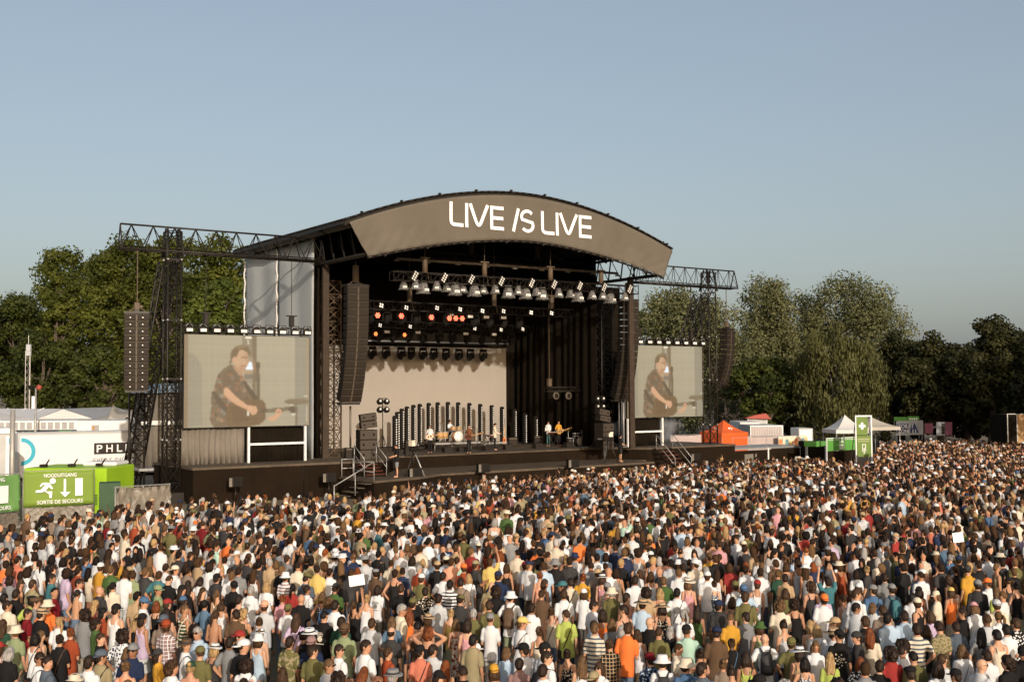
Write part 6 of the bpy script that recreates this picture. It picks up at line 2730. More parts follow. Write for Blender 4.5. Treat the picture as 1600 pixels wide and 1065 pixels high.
# ------------------------------------------------------------------ people
def tint_mat(name, rough=.8, var=.10, scale=9, bump=.004, bscale=14, pattern=None, spec=.2, stretch=None):
    """cloth, skin or hair whose colour is the object's own custom property 'tint' (and 'tint2' for a pattern)"""
    mt, n, l = nodes_of(name)
    p = n['Principled BSDF']
    p.inputs['Roughness'].default_value = rough
    p.inputs['Specular IOR Level'].default_value = spec
    a1 = n.new('ShaderNodeAttribute')
    a1.attribute_type = 'OBJECT'
    a1.attribute_name = 'tint'
    col = a1.outputs['Color']
    tc = n.new('ShaderNodeTexCoord')
    fine = tc.outputs['Object']
    if stretch:
        mp = n.new('ShaderNodeMapping')
        mp.inputs['Scale'].default_value = stretch
        l.new(fine, mp.inputs[0])
        fine = mp.outputs[0]
    if pattern:
        a2 = n.new('ShaderNodeAttribute')
        a2.attribute_type = 'OBJECT'
        a2.attribute_name = 'tint2'
        mx = n.new('ShaderNodeMix')
        mx.data_type = 'RGBA'
        l.new(col, mx.inputs[6])
        l.new(a2.outputs['Color'], mx.inputs[7])
        if pattern in ('stripes', 'plaid'):
            outs = []
            for ax in (('Z',) if pattern == 'stripes' else ('Z', 'X')):
                w_ = n.new('ShaderNodeTexWave')
                w_.bands_direction = ax
                w_.inputs['Scale'].default_value = 4.2 if pattern == 'stripes' else 4.6
                w_.inputs['Distortion'].default_value = .6
                w_.inputs['Detail Scale'].default_value = .4
                l.new(tc.outputs['Object'], w_.inputs['Vector'])
                g_ = n.new('ShaderNodeMath')
                g_.operation = 'GREATER_THAN'
                g_.inputs[1].default_value = .62 if pattern == 'stripes' else .91
                l.new(w_.outputs['Fac'], g_.inputs[0])
                outs.append(g_.outputs[0])
            if len(outs) == 2:
                m2 = n.new('ShaderNodeMath')
                m2.operation = 'MAXIMUM'
                l.new(outs[0], m2.inputs[0])
                l.new(outs[1], m2.inputs[1])
                l.new(m2.outputs[0], mx.inputs[0])
            else:
                l.new(outs[0], mx.inputs[0])
        else:
            v_ = n.new('ShaderNodeTexVoronoi' if pattern == 'floral' else 'ShaderNodeTexNoise')
            v_.inputs['Scale'].default_value = 22 if pattern == 'floral' else 16
            l.new(tc.outputs['Object'], v_.inputs['Vector'])
            g_ = n.new('ShaderNodeMath')
            g_.operation = 'GREATER_THAN' if pattern != 'floral' else 'LESS_THAN'
            g_.inputs[1].default_value = .53 if pattern != 'floral' else .42
            l.new(v_.outputs[0], g_.inputs[0])
            l.new(g_.outputs[0], mx.inputs[0])
        col = mx.outputs[2]
    nz = n.new('ShaderNodeTexNoise')
    nz.inputs['Scale'].default_value = scale
    nz.inputs['Detail'].default_value = 3
    l.new(fine, nz.inputs['Vector'])
    mr = n.new('ShaderNodeMapRange')
    mr.inputs['From Min'].default_value = .3
    mr.inputs['From Max'].default_value = .7
    mr.inputs['To Min'].default_value = 1 - var
    mr.inputs['To Max'].default_value = 1 + var
    l.new(nz.outputs['Fac'], mr.inputs[0])
    sc = n.new('ShaderNodeVectorMath')
    sc.operation = 'SCALE'
    l.new(col, sc.inputs[0])
    l.new(mr.outputs[0], sc.inputs['Scale'])
    l.new(sc.outputs[0], p.inputs['Base Color'])
    if bump:
        nb = n.new('ShaderNodeTexNoise')
        nb.inputs['Scale'].default_value = bscale
        nb.inputs['Detail'].default_value = 2
        nb.inputs['Distortion'].default_value = .6
        l.new(fine, nb.inputs['Vector'])
        bp = n.new('ShaderNodeBump')
        bp.inputs['Strength'].default_value = .8
        bp.inputs['Distance'].default_value = bump
        l.new(nb.outputs['Fac'], bp.inputs['Height'])
        l.new(bp.outputs[0], p.inputs['Normal'])
    return mt


P = {
    'skin': tint_mat('skin', .5, .07, 14, .001, 40, spec=.35),
    'plain': tint_mat('cloth', .9, .07, 6, .02, 7, spec=.1),
    'stripes': tint_mat('cloth_stripes', .9, .05, 6, .02, 7, 'stripes', spec=.1),
    'plaid': tint_mat('cloth_plaid', .9, .05, 6, .02, 7, 'plaid', spec=.1),
    'floral': tint_mat('cloth_floral', .9, .05, 6, .015, 7, 'floral', spec=.1),
    'print': tint_mat('cloth_print', .9, .05, 6, .015, 7, 'print', spec=.1),
    'hair': tint_mat('hair', .55, .45, 26, .02, 40, spec=.22, stretch=(1, 1, .18)),
    'hat': tint_mat('hat_cloth', .85, .08, 12, .003, 40, spec=.1),
    'straw': tint_mat('hat_straw', .8, .18, 60, .004, 90, spec=.15),
    'bag': tint_mat('bag_cloth', .7, .12, 12, .006, 14, spec=.25),
}
M['eye'] = mat('eye', (.03, .02, .015), .3, .1, 5)
M['lips'] = mat('lips', (.32, .10, .08), .5, .1, 5)
M['glasses'] = mat('sunglasses', (.01, .01, .01), .1, .05, 5, spec=.7)
M['shoe'] = mat('shoe', (.40, .38, .35), .7, .2, 5)


def ell_ring(c, rx, ry, n=14, tilt=0.0, sq=0.0):
    out = []
    for i in range(n):
        t = 2 * math.pi * i / n
        x, y = math.cos(t), math.sin(t)
        if sq:
            m_ = (abs(x) ** (2 + sq * 4) + abs(y) ** (2 + sq * 4)) ** (1 / (2 + sq * 4))
            x, y = x / m_, y / m_
        out.append((c[0] + rx * x, c[1] + ry * y, c[2] + tilt * y * ry))
    return out


def limb(mb, pts, rad, n=9):
    """closed tapered tube through pts, rounded at both ends"""
    pts = [Vector(p) for p in pts]
    rings = []
    N_ = len(pts)
    for i, p in enumerate(pts):
        d = (pts[min(N_ - 1, i + 1)] - pts[max(0, i - 1)]).normalized()
        a = d.orthogonal().normalized()
        if i and rings:
            a = (last - d * last.dot(d)).normalized()
        b_ = d.cross(a)
        last = a
        ring = [p + (a * math.cos(2 * math.pi * k / n) + b_ * math.sin(2 * math.pi * k / n)) * rad[i] for k in range(n)]
        if i == 0:
            rings.append([p - d * rad[0] * .7 + (q - p) * .45 for q in ring])
        rings.append(ring)
        if i == N_ - 1:
            rings.append([p + d * rad[-1] * .7 + (q - p) * .45 for q in ring])
    mb.loft(rings)


def remesh(mb, voxel, ratio, smooth=3, fac=.5, noise=0.0, seed=0):
    """fuse overlapping closed shapes into one continuous skin; returns (verts, tris)"""
    me = mb.mesh('tmp', [])
    o_ = bpy.data.objects.new('tmp', me)
    COL.objects.link(o_)
    r = o_.modifiers.new('r', 'REMESH')
    r.mode = 'VOXEL'
    r.voxel_size = voxel
    s = o_.modifiers.new('s', 'SMOOTH')
    s.iterations = smooth
    s.factor = fac
    if ratio < 1:
        d = o_.modifiers.new('d', 'DECIMATE')
        d.ratio = ratio
    t = o_.modifiers.new('t', 'TRIANGULATE')
    dg = bpy.context.evaluated_depsgraph_get()
    ev = bpy.data.meshes.new_from_object(o_.evaluated_get(dg))
    nv, nf = len(ev.vertices), len(ev.polygons)
    v = np.empty(nv * 3, np.float32)
    ev.vertices.foreach_get('co', v)
    f = np.empty(nf * 3, np.int32)
    ev.polygons.foreach_get('vertices', f)
    bpy.data.objects.remove(o_)
    bpy.data.meshes.remove(me)
    bpy.data.meshes.remove(ev)
    return v.reshape(-1, 3).astype(float), f.reshape(-1, 3)


def decim(vf, ratio):
    me = np_mesh('tmp', vf, None)
    o_ = bpy.data.objects.new('tmp', me)
    COL.objects.link(o_)
    d = o_.modifiers.new('d', 'DECIMATE')
    d.ratio = ratio
    o_.modifiers.new('t', 'TRIANGULATE')
    dg = bpy.context.evaluated_depsgraph_get()
    ev = bpy.data.meshes.new_from_object(o_.evaluated_get(dg))
    nv, nf = len(ev.vertices), len(ev.polygons)
    v = np.empty(nv * 3, np.float32)
    ev.vertices.foreach_get('co', v)
    f = np.empty(nf * 3, np.int32)
    ev.polygons.foreach_get('vertices', f)
    bpy.data.objects.remove(o_)
    bpy.data.meshes.remove(me)
    bpy.data.meshes.remove(ev)
    return v.reshape(-1, 3).astype(float), f.reshape(-1, 3)


def mb_tris(mb):
    me = mb.mesh('tmp', [])
    me.calc_loop_triangles()
    f = np.array([t.vertices[:] for t in me.loop_triangles], np.int32)
    v = np.array([q_.co[:] for q_ in me.vertices], float)
    bpy.data.meshes.remove(me)
    return v, f


def np_mesh(name, vf, mt, smooth=True):
    v, f = vf
    me = bpy.data.meshes.new(name)
    me.vertices.add(len(v))
    me.vertices.foreach_set('co', np.asarray(v, np.float32).ravel())
    me.loops.add(len(f) * 3)
    me.loops.foreach_set('vertex_index', np.asarray(f, np.int32).ravel())
    me.polygons.add(len(f))
    me.polygons.foreach_set('loop_start', np.arange(0, 3 * len(f), 3, dtype=np.int32))
    me.polygons.foreach_set('use_smooth', np.full(len(f), smooth))
    if mt is not None:
        for m_ in (mt if isinstance(mt, list) else [mt]):
            me.materials.append(m_)
    me.update()
    return me


SH = [(-.185, -.005, 1.40), (.185, -.005, 1.40)]
# elbow, wrist for (left, right) arm; x is mirrored for the left one
ARMS = {
    'rest': ((.245, -.03, 1.12), (.235, .07, .88)),
    'front': ((.25, .0, 1.12), (.10, .22, 1.08)),
    'hip': ((.37, -.08, 1.17), (.22, .02, 1.01)),
    'up': ((.27, .08, 1.60), (.22, .14, 1.86)),
    'phone': ((.22, .2, 1.30), (.09, .30, 1.56)),
    'head': ((.38, .03, 1.52), (.13, -.03, 1.66)),
    'drink': ((.25, .02, 1.12), (.17, .25, 1.20)),
    'strum': ((.29, -.06, 1.16), (.10, .19, 1.02)),
    'fret': ((.27, .07, 1.15), (.42, .25, 1.10)),
    'keys': ((.24, .07, 1.13), (.17, .31, 1.07)),
    'point': ((.30, .22, 1.38), (.33, .45, 1.48)),
    'shoulder': ((.33, .06, 1.35), (.46, .16, 1.33)),
}
# name: (left arm, right arm, head yaw in degrees (+ = to their left), head pitch)
POSES = {
    'stand': ('rest', 'rest', 0, 0), 'stand_l': ('rest', 'rest', 38, 0), 'stand_r': ('rest', 'rest', -40, 0),
    'cross': ('front', 'front', 0, 4), 'cross_r': ('front', 'front', -60, 0), 'hips': ('hip', 'rest', 8, 0), 'hips2': ('hip', 'hip', -14, 0),
    'raise': ('rest', 'up', 0, -8), 'film': ('phone', 'phone', 0, 0), 'behind': ('head', 'head', -6, 0), 'drink': ('rest', 'drink', 16, 6),
    'drink_l': ('drink', 'rest', 62, 4), 'down': ('front', 'drink', -10, 24), 'cheer': ('up', 'up', 4, -6), 'sit': ('keys', 'keys', -15, 14),
    'guitar': ('fret', 'strum', 22, 12), 'keys': ('keys', 'keys', 14, 18), 'point': ('rest', 'point', -30, 0),
}
HC = Vector((0, .012, 1.545))      # neck pivot


def head_xf(pose):
    yaw, pit = RAD(POSES[pose][2]), RAD(POSES[pose][3])
    mtx = Matrix.Rotation(yaw, 4, 'Z') @ Matrix.Rotation(-pit, 4, 'X')
    return Matrix.Translation(HC) @ mtx @ Matrix.Scale(.925, 4) @ Matrix.Translation(-HC)


def arm_pts(pose, side_):
    e, w = ARMS[POSES[pose][side_]]
    sx = -1 if side_ == 0 else 1
    s_ = Vector(SH[side_])
    e, w = Vector((e[0] * sx, e[1], e[2])), Vector((w[0] * sx, w[1], w[2]))
    # keep the bone lengths
    e = s_ + (e - s_).normalized() * .285
    w = e + (w - e).normalized() * .245
    return s_, e, w


def add_hand(mb, e, w, sx, curl=.5):
    """palm, four unequal bent fingers and a thumb"""
    d = (w - e).normalized()
    side_ = d.cross(Vector((0, 1, 0.2))).normalized() * (1 if abs(d.z) > .5 else 1)
    nrm = side_.cross(d).normalized()
    pc = [w + d * .01, w + d * .05, w + d * .09]
    rings = []
    for p, a, b_ in zip(pc, (.022, .036, .038), (.018, .016, .013)):
        rings.append([p + side_ * (a * math.cos(t)) + nrm * (b_ * math.sin(t)) for t in [2 * math.pi * i / 8 for i in range(8)]])
    mb.loft(rings)
    for k, ln in enumerate((.068, .078, .072, .056)):
        base = w + d * .085 + side_ * (.027 - k * .018)
        d1 = (d + nrm * curl * .4 + side_ * (.10 - k * .07)).normalized()
        d2 = (d1 + nrm * curl * .9).normalized()
        mid = base + d1 * ln * .5
        mb.tube(base, mid, .0095, 5, .0088, smooth=True)
        mb.tube(mid, mid + d2 * ln * .5, .0088, 5, .0065, smooth=True)
    base = w + d * .03 + side_ * .03
    d1 = (d * .7 + side_ * .6 + nrm * .3).normalized()
    mb.tube(base, base + d1 * .035, .012, 5, .010, smooth=True)
    mb.tube(base + d1 * .035, base + d1 * .035 + (d * .9 + side_ * .1 + nrm * .3).normalized() * .03, .010, 5, .0075, smooth=True)


def body_parts(pose, seated=False):
    """continuous body: trunk, neck, head, arms, legs fused"""
    mb = MB()
    mb.loft([ell_ring((0, 0, .84), .10, .08), ell_ring((0, -.005, .90), .16, .115), ell_ring((0, -.005, .98), .158, .112), ell_ring((0, .0, 1.08), .138, .098), ell_ring((0, .005, 1.20), .155, .11),
             ell_ring((0, .005, 1.30), .172, .115), ell_ring((0, -.005, 1.38), .175, .10), ell_ring((0, -.012, 1.44), .13, .075), ell_ring((0, -.01, 1.475), .075, .062)])
    limb(mb, [(0, -.012, 1.43), (0, -.004, 1.50), (0, .01, 1.57)], [.062, .055, .056], 12)
    for s_ in (-1, 1):
        limb(mb, [(s_ * .02, -.014, 1.50), (s_ * .07, -.014, 1.455), (s_ * .13, -.012, 1.412)], [.042, .038, .04], 8)
    hx = head_xf(pose)
    hb = MB()
    hb.ball((0, .008, 1.645), .076, .094, .105, 16, 10)
    hb.loft([ell_ring((0, .055, 1.525), .022, .02), ell_ring((0, .045, 1.545), .045, .045), ell_ring((0, .03, 1.58), .060, .068), ell_ring((0, .02, 1.63), .068, .08)])
    hb.loft([[(x * s_ + 0, y, z) for x, y, z in ((.006, .098, 1.655), (-.006, .098, 1.655), (-.006, .085, 1.65), (.006, .085, 1.65))] for s_ in (1,)] + [[(.014, .122, 1.617), (-.014, .122, 1.617), (-.018, .085, 1.612), (.018, .085, 1.612)], [(.012, .112, 1.606), (-.012, .112, 1.606), (-.014, .085, 1.604), (.014, .085, 1.604)]])
    for s_ in (-1, 1):
        hb.ball((s_ * .079, .0, 1.63), .013, .024, .034, 8, 6)
    v_ = [tuple(hx @ Vector(p)) for p in hb.v]
    mb.add(v_, hb.f)
    hands = MB()
    for side_ in (0, 1):
        s_, e, w = arm_pts(pose, side_)
        limb(mb, [s_ + Vector((0, 0, .01)), s_ + (e - s_) * .5, e], [.058, .049, .042])
        limb(mb, [e, e + (w - e) * .35, w, w + (w - e).normalized() * .03], [.041, .040, .027, .024])
        add_hand(hands, e, w, -1 if side_ == 0 else 1)
    for s_ in (-1, 1):
        if seated:
            limb(mb, [(s_ * .09, 0, .88), (s_ * .13, .22, .86), (s_ * .17, .44, .84)], [.088, .076, .058])
            limb(mb, [(s_ * .17, .44, .84), (s_ * .17, .46, .65), (s_ * .17, .44, .45)], [.056, .052, .035])
            limb(mb, [(s_ * .17, .42, .42), (s_ * .18, .56, .40)], [.04, .032])
        else:
            limb(mb, [(s_ * .088, 0, .90), (s_ * .096, .008, .70), (s_ * .10, .008, .50)], [.092, .078, .056])
            limb(mb, [(s_ * .10, .008, .50), (s_ * .102, -.018, .34), (s_ * .104, -.012, .09)], [.055, .054, .034])
            limb(mb, [(s_ * .104, -.03, .045), (s_ * .115, .08, .035), (s_ * .12, .15, .03)], [.042, .04, .03])
    return mb, hands


def face_bits(pose):
    hx = head_xf(pose)
    eyes, lips = MB(), MB()
    for s_ in (-1, 1):
        eyes.ball((s_ * .03, .089, 1.655), .013, .008, .007, 8, 5)
        eyes.loft([[(s_ * .014, .097, 1.672), (s_ * .014, .099, 1.676)], [(s_ * .03, .095, 1.677), (s_ * .03, .097, 1.682)], [(s_ * .048, .082, 1.672), (s_ * .048, .084, 1.676)]], cap=False, closed=False)
    lips.ball((0, .089, 1.578), .024, .012, .008, 10, 5)
    out = []
    for m_ in (eyes, lips):
        m_.v = [tuple(hx @ Vector(p)) for p in m_.v]
        out.append(mb_tris(m_))
    return out


def top_parts(pose, kind):
    """loose garment volume around the trunk (and sleeves)"""
    mb = MB()
    lo = {'tee': .80, 'tank': .84, 'long': .79, 'crop': .98, 'dress': .80}[kind]
    fl = .022 if kind in ('tee', 'long') else .010
    w0 = .172 + fl
    rings = [ell_ring((0, -.002, lo), w0 + .012, .128 + fl, 18, sq=.1), ell_ring((0, -.003, lo + .10), w0 + .004, .124 + fl, 18, sq=.1), ell_ring((0, 0, 1.08), .150 + fl * 1.4, .108 + fl * 1.1, 18), ell_ring((0, .004, 1.20), .160 + fl * 1.2, .116 + fl, 18),
             ell_ring((0, .005, 1.30), .178 + fl, .120 + fl * .9, 18)]
    if kind in ('tee', 'long'):
        rings += [ell_ring((0, -.006, 1.385), .185 + fl * .5, .106 + fl * .6, 18), ell_ring((0, -.012, 1.448), .142 + fl * .4, .084 + fl * .4, 18), ell_ring((0, -.016, 1.488), .102, .080, 18), ell_ring((0, -.012, 1.515), .078, .070, 18)]
        for side_ in (0, 1):
            s_, e, w = arm_pts(pose, side_)
            if kind == 'tee':
                en = s_ + (e - s_) * .68
                limb(mb, [s_ + Vector((0, 0, .004)), s_ + (e - s_) * .35, en], [.074, .073, .076], 12)
            else:
                limb(mb, [s_ + Vector((0, 0, .004)), s_ + (e - s_) * .5, e], [.072, .066, .060], 12)
                limb(mb, [e, e + (w - e) * .5, w], [.060, .054, .043], 12)
    else:
        rings += [ell_ring((0, .0, 1.355), .165, .112, 18), ell_ring((0, .0, 1.365), .15, .10, 18)]
        for s_ in (-1, 1):
            mb.path([(s_ * .105, .105, 1.33), (s_ * .11, .07, 1.425), (s_ * .108, -.02, 1.452), (s_ * .10, -.10, 1.40), (s_ * .09, -.115, 1.33)], .021, 6)
    mb.loft(rings)
    if kind == 'dress':
        mb.loft([ell_ring((0, 0, .50), .27, .22, 18), ell_ring((0, 0, .70), .225, .18, 18), ell_ring((0, 0, .90), .175, .128, 18), ell_ring((0, 0, 1.05), .15, .11, 18)])
    return mb


def bottom_parts(kind, seated=False):
    mb = MB()
    mb.loft([ell_ring((0, -.004, .80), .172, .126, 16), ell_ring((0, -.004, .90), .174, .128, 16), ell_ring((0, -.003, 1.02), .160, .115, 16)])
    for s_ in (-1, 1):
        if seated:
            limb(mb, [(s_ * .09, 0, .88), (s_ * .13, .22, .86), (s_ * .17, .44, .84)], [.10, .09, .07])
            limb(mb, [(s_ * .17, .44, .84), (s_ * .17, .46, .65), (s_ * .17, .44, .48)], [.07, .066, .06])
        elif kind == 'trousers':
            limb(mb, [(s_ * .088, 0, .88), (s_ * .097, .008, .70), (s_ * .10, .006, .50), (s_ * .103, -.012, .12)], [.104, .094, .076, .066])
        elif kind == 'shorts':
            limb(mb, [(s_ * .088, 0, .88), (s_ * .099, .008, .70), (s_ * .102, .008, .56)], [.106, .102, .098])
    if kind == 'skirt':
        mb.loft([ell_ring((0, 0, .55), .24, .20, 16), ell_ring((0, 0, .75), .20, .155, 16), ell_ring((0, 0, .95), .166, .12, 16)])
    return mb


def hair_parts(kind):
    """hair volume around an unturned head"""
    mb = MB()
    rs = np.random.default_rng(len(kind) * 7 + ord(kind[0]))

    def cap(rx, ry, rz, c, low=-.15, mbx=None):
        # skull cap open towards the face
        rings = []
        for k in range(9):
            a = math.pi / 2 - (math.pi / 2 - low) * k / 8
            ring = []
            for i in range(18):
                t = 2 * math.pi * i / 18
                x, y = math.cos(t), math.sin(t)
                front = max(0, y)
                aa = max(a, .42 * front + (low if y < .2 else low + .55 * front))
                ring.append((c[0] + rx * math.cos(aa) * x, c[1] + ry * math.cos(aa) * y, c[2] + rz * math.sin(aa)))
            rings.append(ring)
        (mbx or mb).loft(rings)
    if kind == 'bald':
        cap(.079, .097, .085, (0, .002, 1.64), -.5)
        return None
    if kind == 'short':
        cap(.085, .103, .118, (0, .004, 1.648), -.55)
        mb.loft([ell_ring((0, -.052, 1.545), .040, .026), ell_ring((0, -.048, 1.59), .070, .052), ell_ring((0, -.03, 1.65), .08, .07)])
    elif kind == 'crop':
        cap(.080, .098, .110, (0, .004, 1.647), -.35)
        mb.loft([ell_ring((0, -.06, 1.59), .05, .026), ell_ring((0, -.035, 1.65), .077, .062)])
    elif kind == 'fringe':
        mb.loft([ell_ring((0, -.055, 1.575), .05, .03), ell_ring((0, -.035, 1.61), .078, .06), ell_ring((0, -.035, 1.645), .081, .064), ell_ring((0, -.03, 1.67), .078, .06)])
    elif kind in ('bob', 'long', 'pony', 'bun', 'curly'):
        cap(.090, .107, .122, (0, .002, 1.65), -.7)
        if kind == 'bob':
            mb.loft([ell_ring((0, -.055, 1.475), .066, .032), ell_ring((0, -.045, 1.53), .086, .056), ell_ring((0, -.02, 1.64), .087, .082)])
            for q in range(13):
                t = -1.7 + 3.4 * q / 12
                sx = math.sin(t)
                limb(mb, [(sx * .085, -.02 - .075 * math.cos(t), 1.64), (sx * .096, -.025 - .075 * math.cos(t), 1.55), (sx * .092 + rs.normal(0, .008), -.025 - .068 * math.cos(t), rs.uniform(1.465, 1.51))], [.022, .024, .010], 7)
            for s_ in (-1, 1):
                limb(mb, [(s_ * .075, .03, 1.66), (s_ * .085, .02, 1.58), (s_ * .08, .0, 1.51)], [.026, .03, .026])
        elif kind == 'long':
            mb.loft([ell_ring((0, -.118, 1.345), .080, .020), ell_ring((0, -.118, 1.38), .086, .028), ell_ring((0, -.10, 1.44), .086, .036), ell_ring((0, -.06, 1.52), .084, .056), ell_ring((0, -.03, 1.62), .088, .078)])
            for q in range(13):
                t = -1.35 + 2.7 * q / 12
                ln = rs.uniform(1.28, 1.36)
                sx = math.sin(t)
                limb(mb, [(sx * .082, -.03 - .07 * math.cos(t), 1.62), (sx * .094, -.045 - .075 * math.cos(t), 1.50), (sx * .088 + rs.normal(0, .008), -.05 - .085 * math.cos(t), 1.42), (sx * .098 + rs.normal(0, .010), -.05 - .08 * math.cos(t), ln + .03)], [.022, .022, .019, .012], 7)
            for s_ in (-1, 1):
                limb(mb, [(s_ * .074, .02, 1.64), (s_ * .082, .0, 1.55), (s_ * .088, -.03, 1.46), (s_ * .09, -.06, 1.38)], [.022, .025, .026, .014])
        elif kind == 'pony':
            mb.loft([ell_ring((0, -.05, 1.575), .05, .03), ell_ring((0, -.03, 1.63), .08, .07)])
            limb(mb, [(0, -.105, 1.68), (0, -.145, 1.67), (.005, -.165, 1.60), (.0, -.155, 1.50), (-.005, -.14, 1.38)], [.022, .030, .038, .036, .014])
        elif kind == 'bun':
            mb.loft([ell_ring((0, -.05, 1.58), .05, .03), ell_ring((0, -.03, 1.63), .08, .07)])
            mb.ball((0, -.105, 1.725), .048, .046, .046, 12, 8)
        elif kind == 'curly':
            for _ in range(46):
                d = rs.normal(0, 1, 3)
                d /= np.linalg.norm(d)
                if d[1] > .35 and d[2] < .45:
                    continue
                mb.ball((d[0] * .098, -.012 + d[1] * .105, 1.645 + d[2] * .115 - (.03 if d[1] < -.2 else 0)), .038, nu=7, nv=5)
    return mb


def hat_parts(kind):
    mb = MB()
    if kind in ('cap', 'bcap'):
        s_ = 1 if kind == 'cap' else -1
        rings = []
        for k in range(8):
            a = math.pi / 2 * (1 - k / 7) * .999
            rings.append(ell_ring((0, .004, 1.672 + .105 * math.sin(a)), max(.004, .094 * math.cos(a) ** .75), max(.004, .112 * math.cos(a) ** .75), 18))
        mb.loft(rings)
        out_, inn = [], []
        pts = []
        for i in range(11):
            t = math.pi * (i / 10)
            pts.append((.082 * math.cos(t), s_ * (.055 + .135 * math.sin(t) ** .7), 1.680 - .020 * math.sin(t) - .012 * abs(math.cos(t)) ** 2))
        lo = [(x, y, z - .009) for x, y, z in pts]
        n_ = len(pts)
        mb.add(pts + lo, [tuple(range(n_)), tuple(range(2 * n_ - 1, n_ - 1, -1))] + [(i, i + n_, (i + 1) % n_ + n_, (i + 1) % n_) for i in range(n_)], 0, False)
        mb.ball((0, .004, 1.778), .009, nu=6, nv=4)
    elif kind == 'bucket':
        mb.lathe([(.04, 1.775), (.085, 1.77), (.094, 1.745), (.104, 1.685), (.112, 1.675), (.165, 1.635), (.163, 1.63), (.10, 1.67)], (0, .004, 0), 20)
    elif kind in ('fedora', 'straw'):
        br = .155 if kind == 'fedora' else .205
        rings = []
        for r, z in ((.01, 1.758), (.06, 1.770), (.085, 1.765), (.092, 1.745), (.103, 1.69), (.108, 1.682), (br, 1.678), (br + .003, 1.672), (.105, 1.670)):
            rings.append([((r) * math.cos(t), .004 + r * 1.1 * math.sin(t), z + (.018 * (r > .13) * math.cos(2 * t) * -1) - (.012 if r < .03 else 0)) for t in [2 * math.pi * i / 22 for i in range(22)]])
        mb.loft(rings)
    elif kind == 'flat':
        mb.loft([ell_ring((0, .01, 1.685), .096, .115, 18), ell_ring((0, .02, 1.72), .108, .135, 18), ell_ring((0, .02, 1.75), .098, .12, 18, tilt=-.1), ell_ring((0, .0, 1.765), .05, .06, 18)])
        mb.loft([ell_ring((0, .12, 1.675), .06, .045, 12), ell_ring((0, .125, 1.685), .062, .05, 12)])
    return mb


def band_parts(kind):
    mb = MB()
    mb.lathe([(.1025, 1.692), (.108, 1.694), (.105, 1.722), (.099, 1.722)], (0, .004, 0), 20, cap=False)
    mb.v = [(x, .004 + (y - .004) * 1.1, z) for x, y, z in mb.v]
    return mb


def bag_parts(kind):
    mb = MB()
    if kind == 'strap':      # cross-body strap over the right shoulder to the left hip
        pts = []
        for k in range(25):
            t = k / 24 * 2 * math.pi
            x = .165 * math.cos(t)
            y = .147 * math.sin(t)
            z = 1.165 + .285 * math.cos(t)
            w_ = 1 - .25 * max(0, math.cos(t)) ** 3
            pts.append((x * .98, y * w_ + .0, z + .01))
        for a, b_ in zip(pts[:-1], pts[1:]):
            mb.tube(a, b_, .013, 5)
        mb.bevbox(-.235, -.15, -.12, .08, .80, .96, .02)
    elif kind == 'pack':
        mb.loft([ell_ring((0, -.20, 1.0), .13, .07, 14, sq=.4), ell_ring((0, -.22, 1.02), .15, .095, 14, sq=.4), ell_ring((0, -.215, 1.28), .145, .085, 14, sq=.4), ell_ring((0, -.19, 1.40), .115, .06, 14, sq=.3), ell_ring((0, -.18, 1.425), .06, .03, 14, sq=.3)])
        mb.loft([ell_ring((0, -.31, 1.04), .10, .02, 12, sq=.4), ell_ring((0, -.318, 1.08), .11, .03, 12, sq=.4), ell_ring((0, -.31, 1.20), .10, .02, 12, sq=.4)])
        for s_ in (-1, 1):
            for a, b_ in zip([(s_ * .09, -.15, 1.42), (s_ * .115, -.05, 1.465), (s_ * .12, .08, 1.41), (s_ * .13, .14, 1.28), (s_ * .17, .08, 1.14)], [(s_ * .115, -.05, 1.465), (s_ * .12, .08, 1.41), (s_ * .13, .14, 1.28), (s_ * .17, .08, 1.14), (s_ * .18, -.1, 1.06)]):
                mb.tube(a, b_, .022, 6)
    elif kind == 'glasses':
        for s_ in (-1, 1):
            mb.bevbox(s_ * .036 - .027, s_ * .036 + .027, .098, .106, 1.634, 1.672, .006)
            mb.tube((s_ * .066, .10, 1.660), (s_ * .084, -.01, 1.652), .004, 4)
        mb.tube((-.012, .104, 1.662), (.012, .104, 1.662), .004, 4)
    return mb


_me = {}


def cached(key, fn):
    if key not in _me:
        _me[key] = fn()
    return _me[key]


def wobble(vf, amp, seed):
    """soft drape: low-frequency push in and out"""
    v, f = vf
    rs = np.random.default_rng(seed)
    k = rs.uniform(8, 22, (5, 3))
    ph = rs.uniform(0, 6.3, 5)
    nrm = np.zeros_like(v)
    nrm[:, 0], nrm[:, 1] = v[:, 0], v[:, 1]
    nrm /= np.maximum(1e-6, np.linalg.norm(nrm, axis=1))[:, None]
    s = sum(np.sin(v @ k[i] + ph[i]) for i in range(5)) / 5
    low = np.clip((1.35 - v[:, 2]) / .4, .2, 1)
    return v + nrm * (s * amp * low)[:, None], f


def slim(vf):
    """narrow the figure below the chin; the head keeps its size"""
    v, f = vf
    t = np.clip((1.56 - v[:, 2]) / .12, 0, 1)
    t = np.where((v[:, 2] > 1.45) & (np.abs(v[:, 0]) > .13), 1, t)
    w_ = v.copy()
    w_[:, 0] *= 1 - .25 * t
    w_[:, 1] *= 1 - .08 * t
    return w_, f


def body_vf(pose):
    def f():
        mb, hands = body_parts(pose, pose == 'sit')
        v, t = remesh(mb, .0165, .24, 3, .5)
        hv, ht = mb_tris(hands)
        return [slim((v, t)), slim((hv, ht))] + face_bits(pose)
    return cached(('body', pose), f)


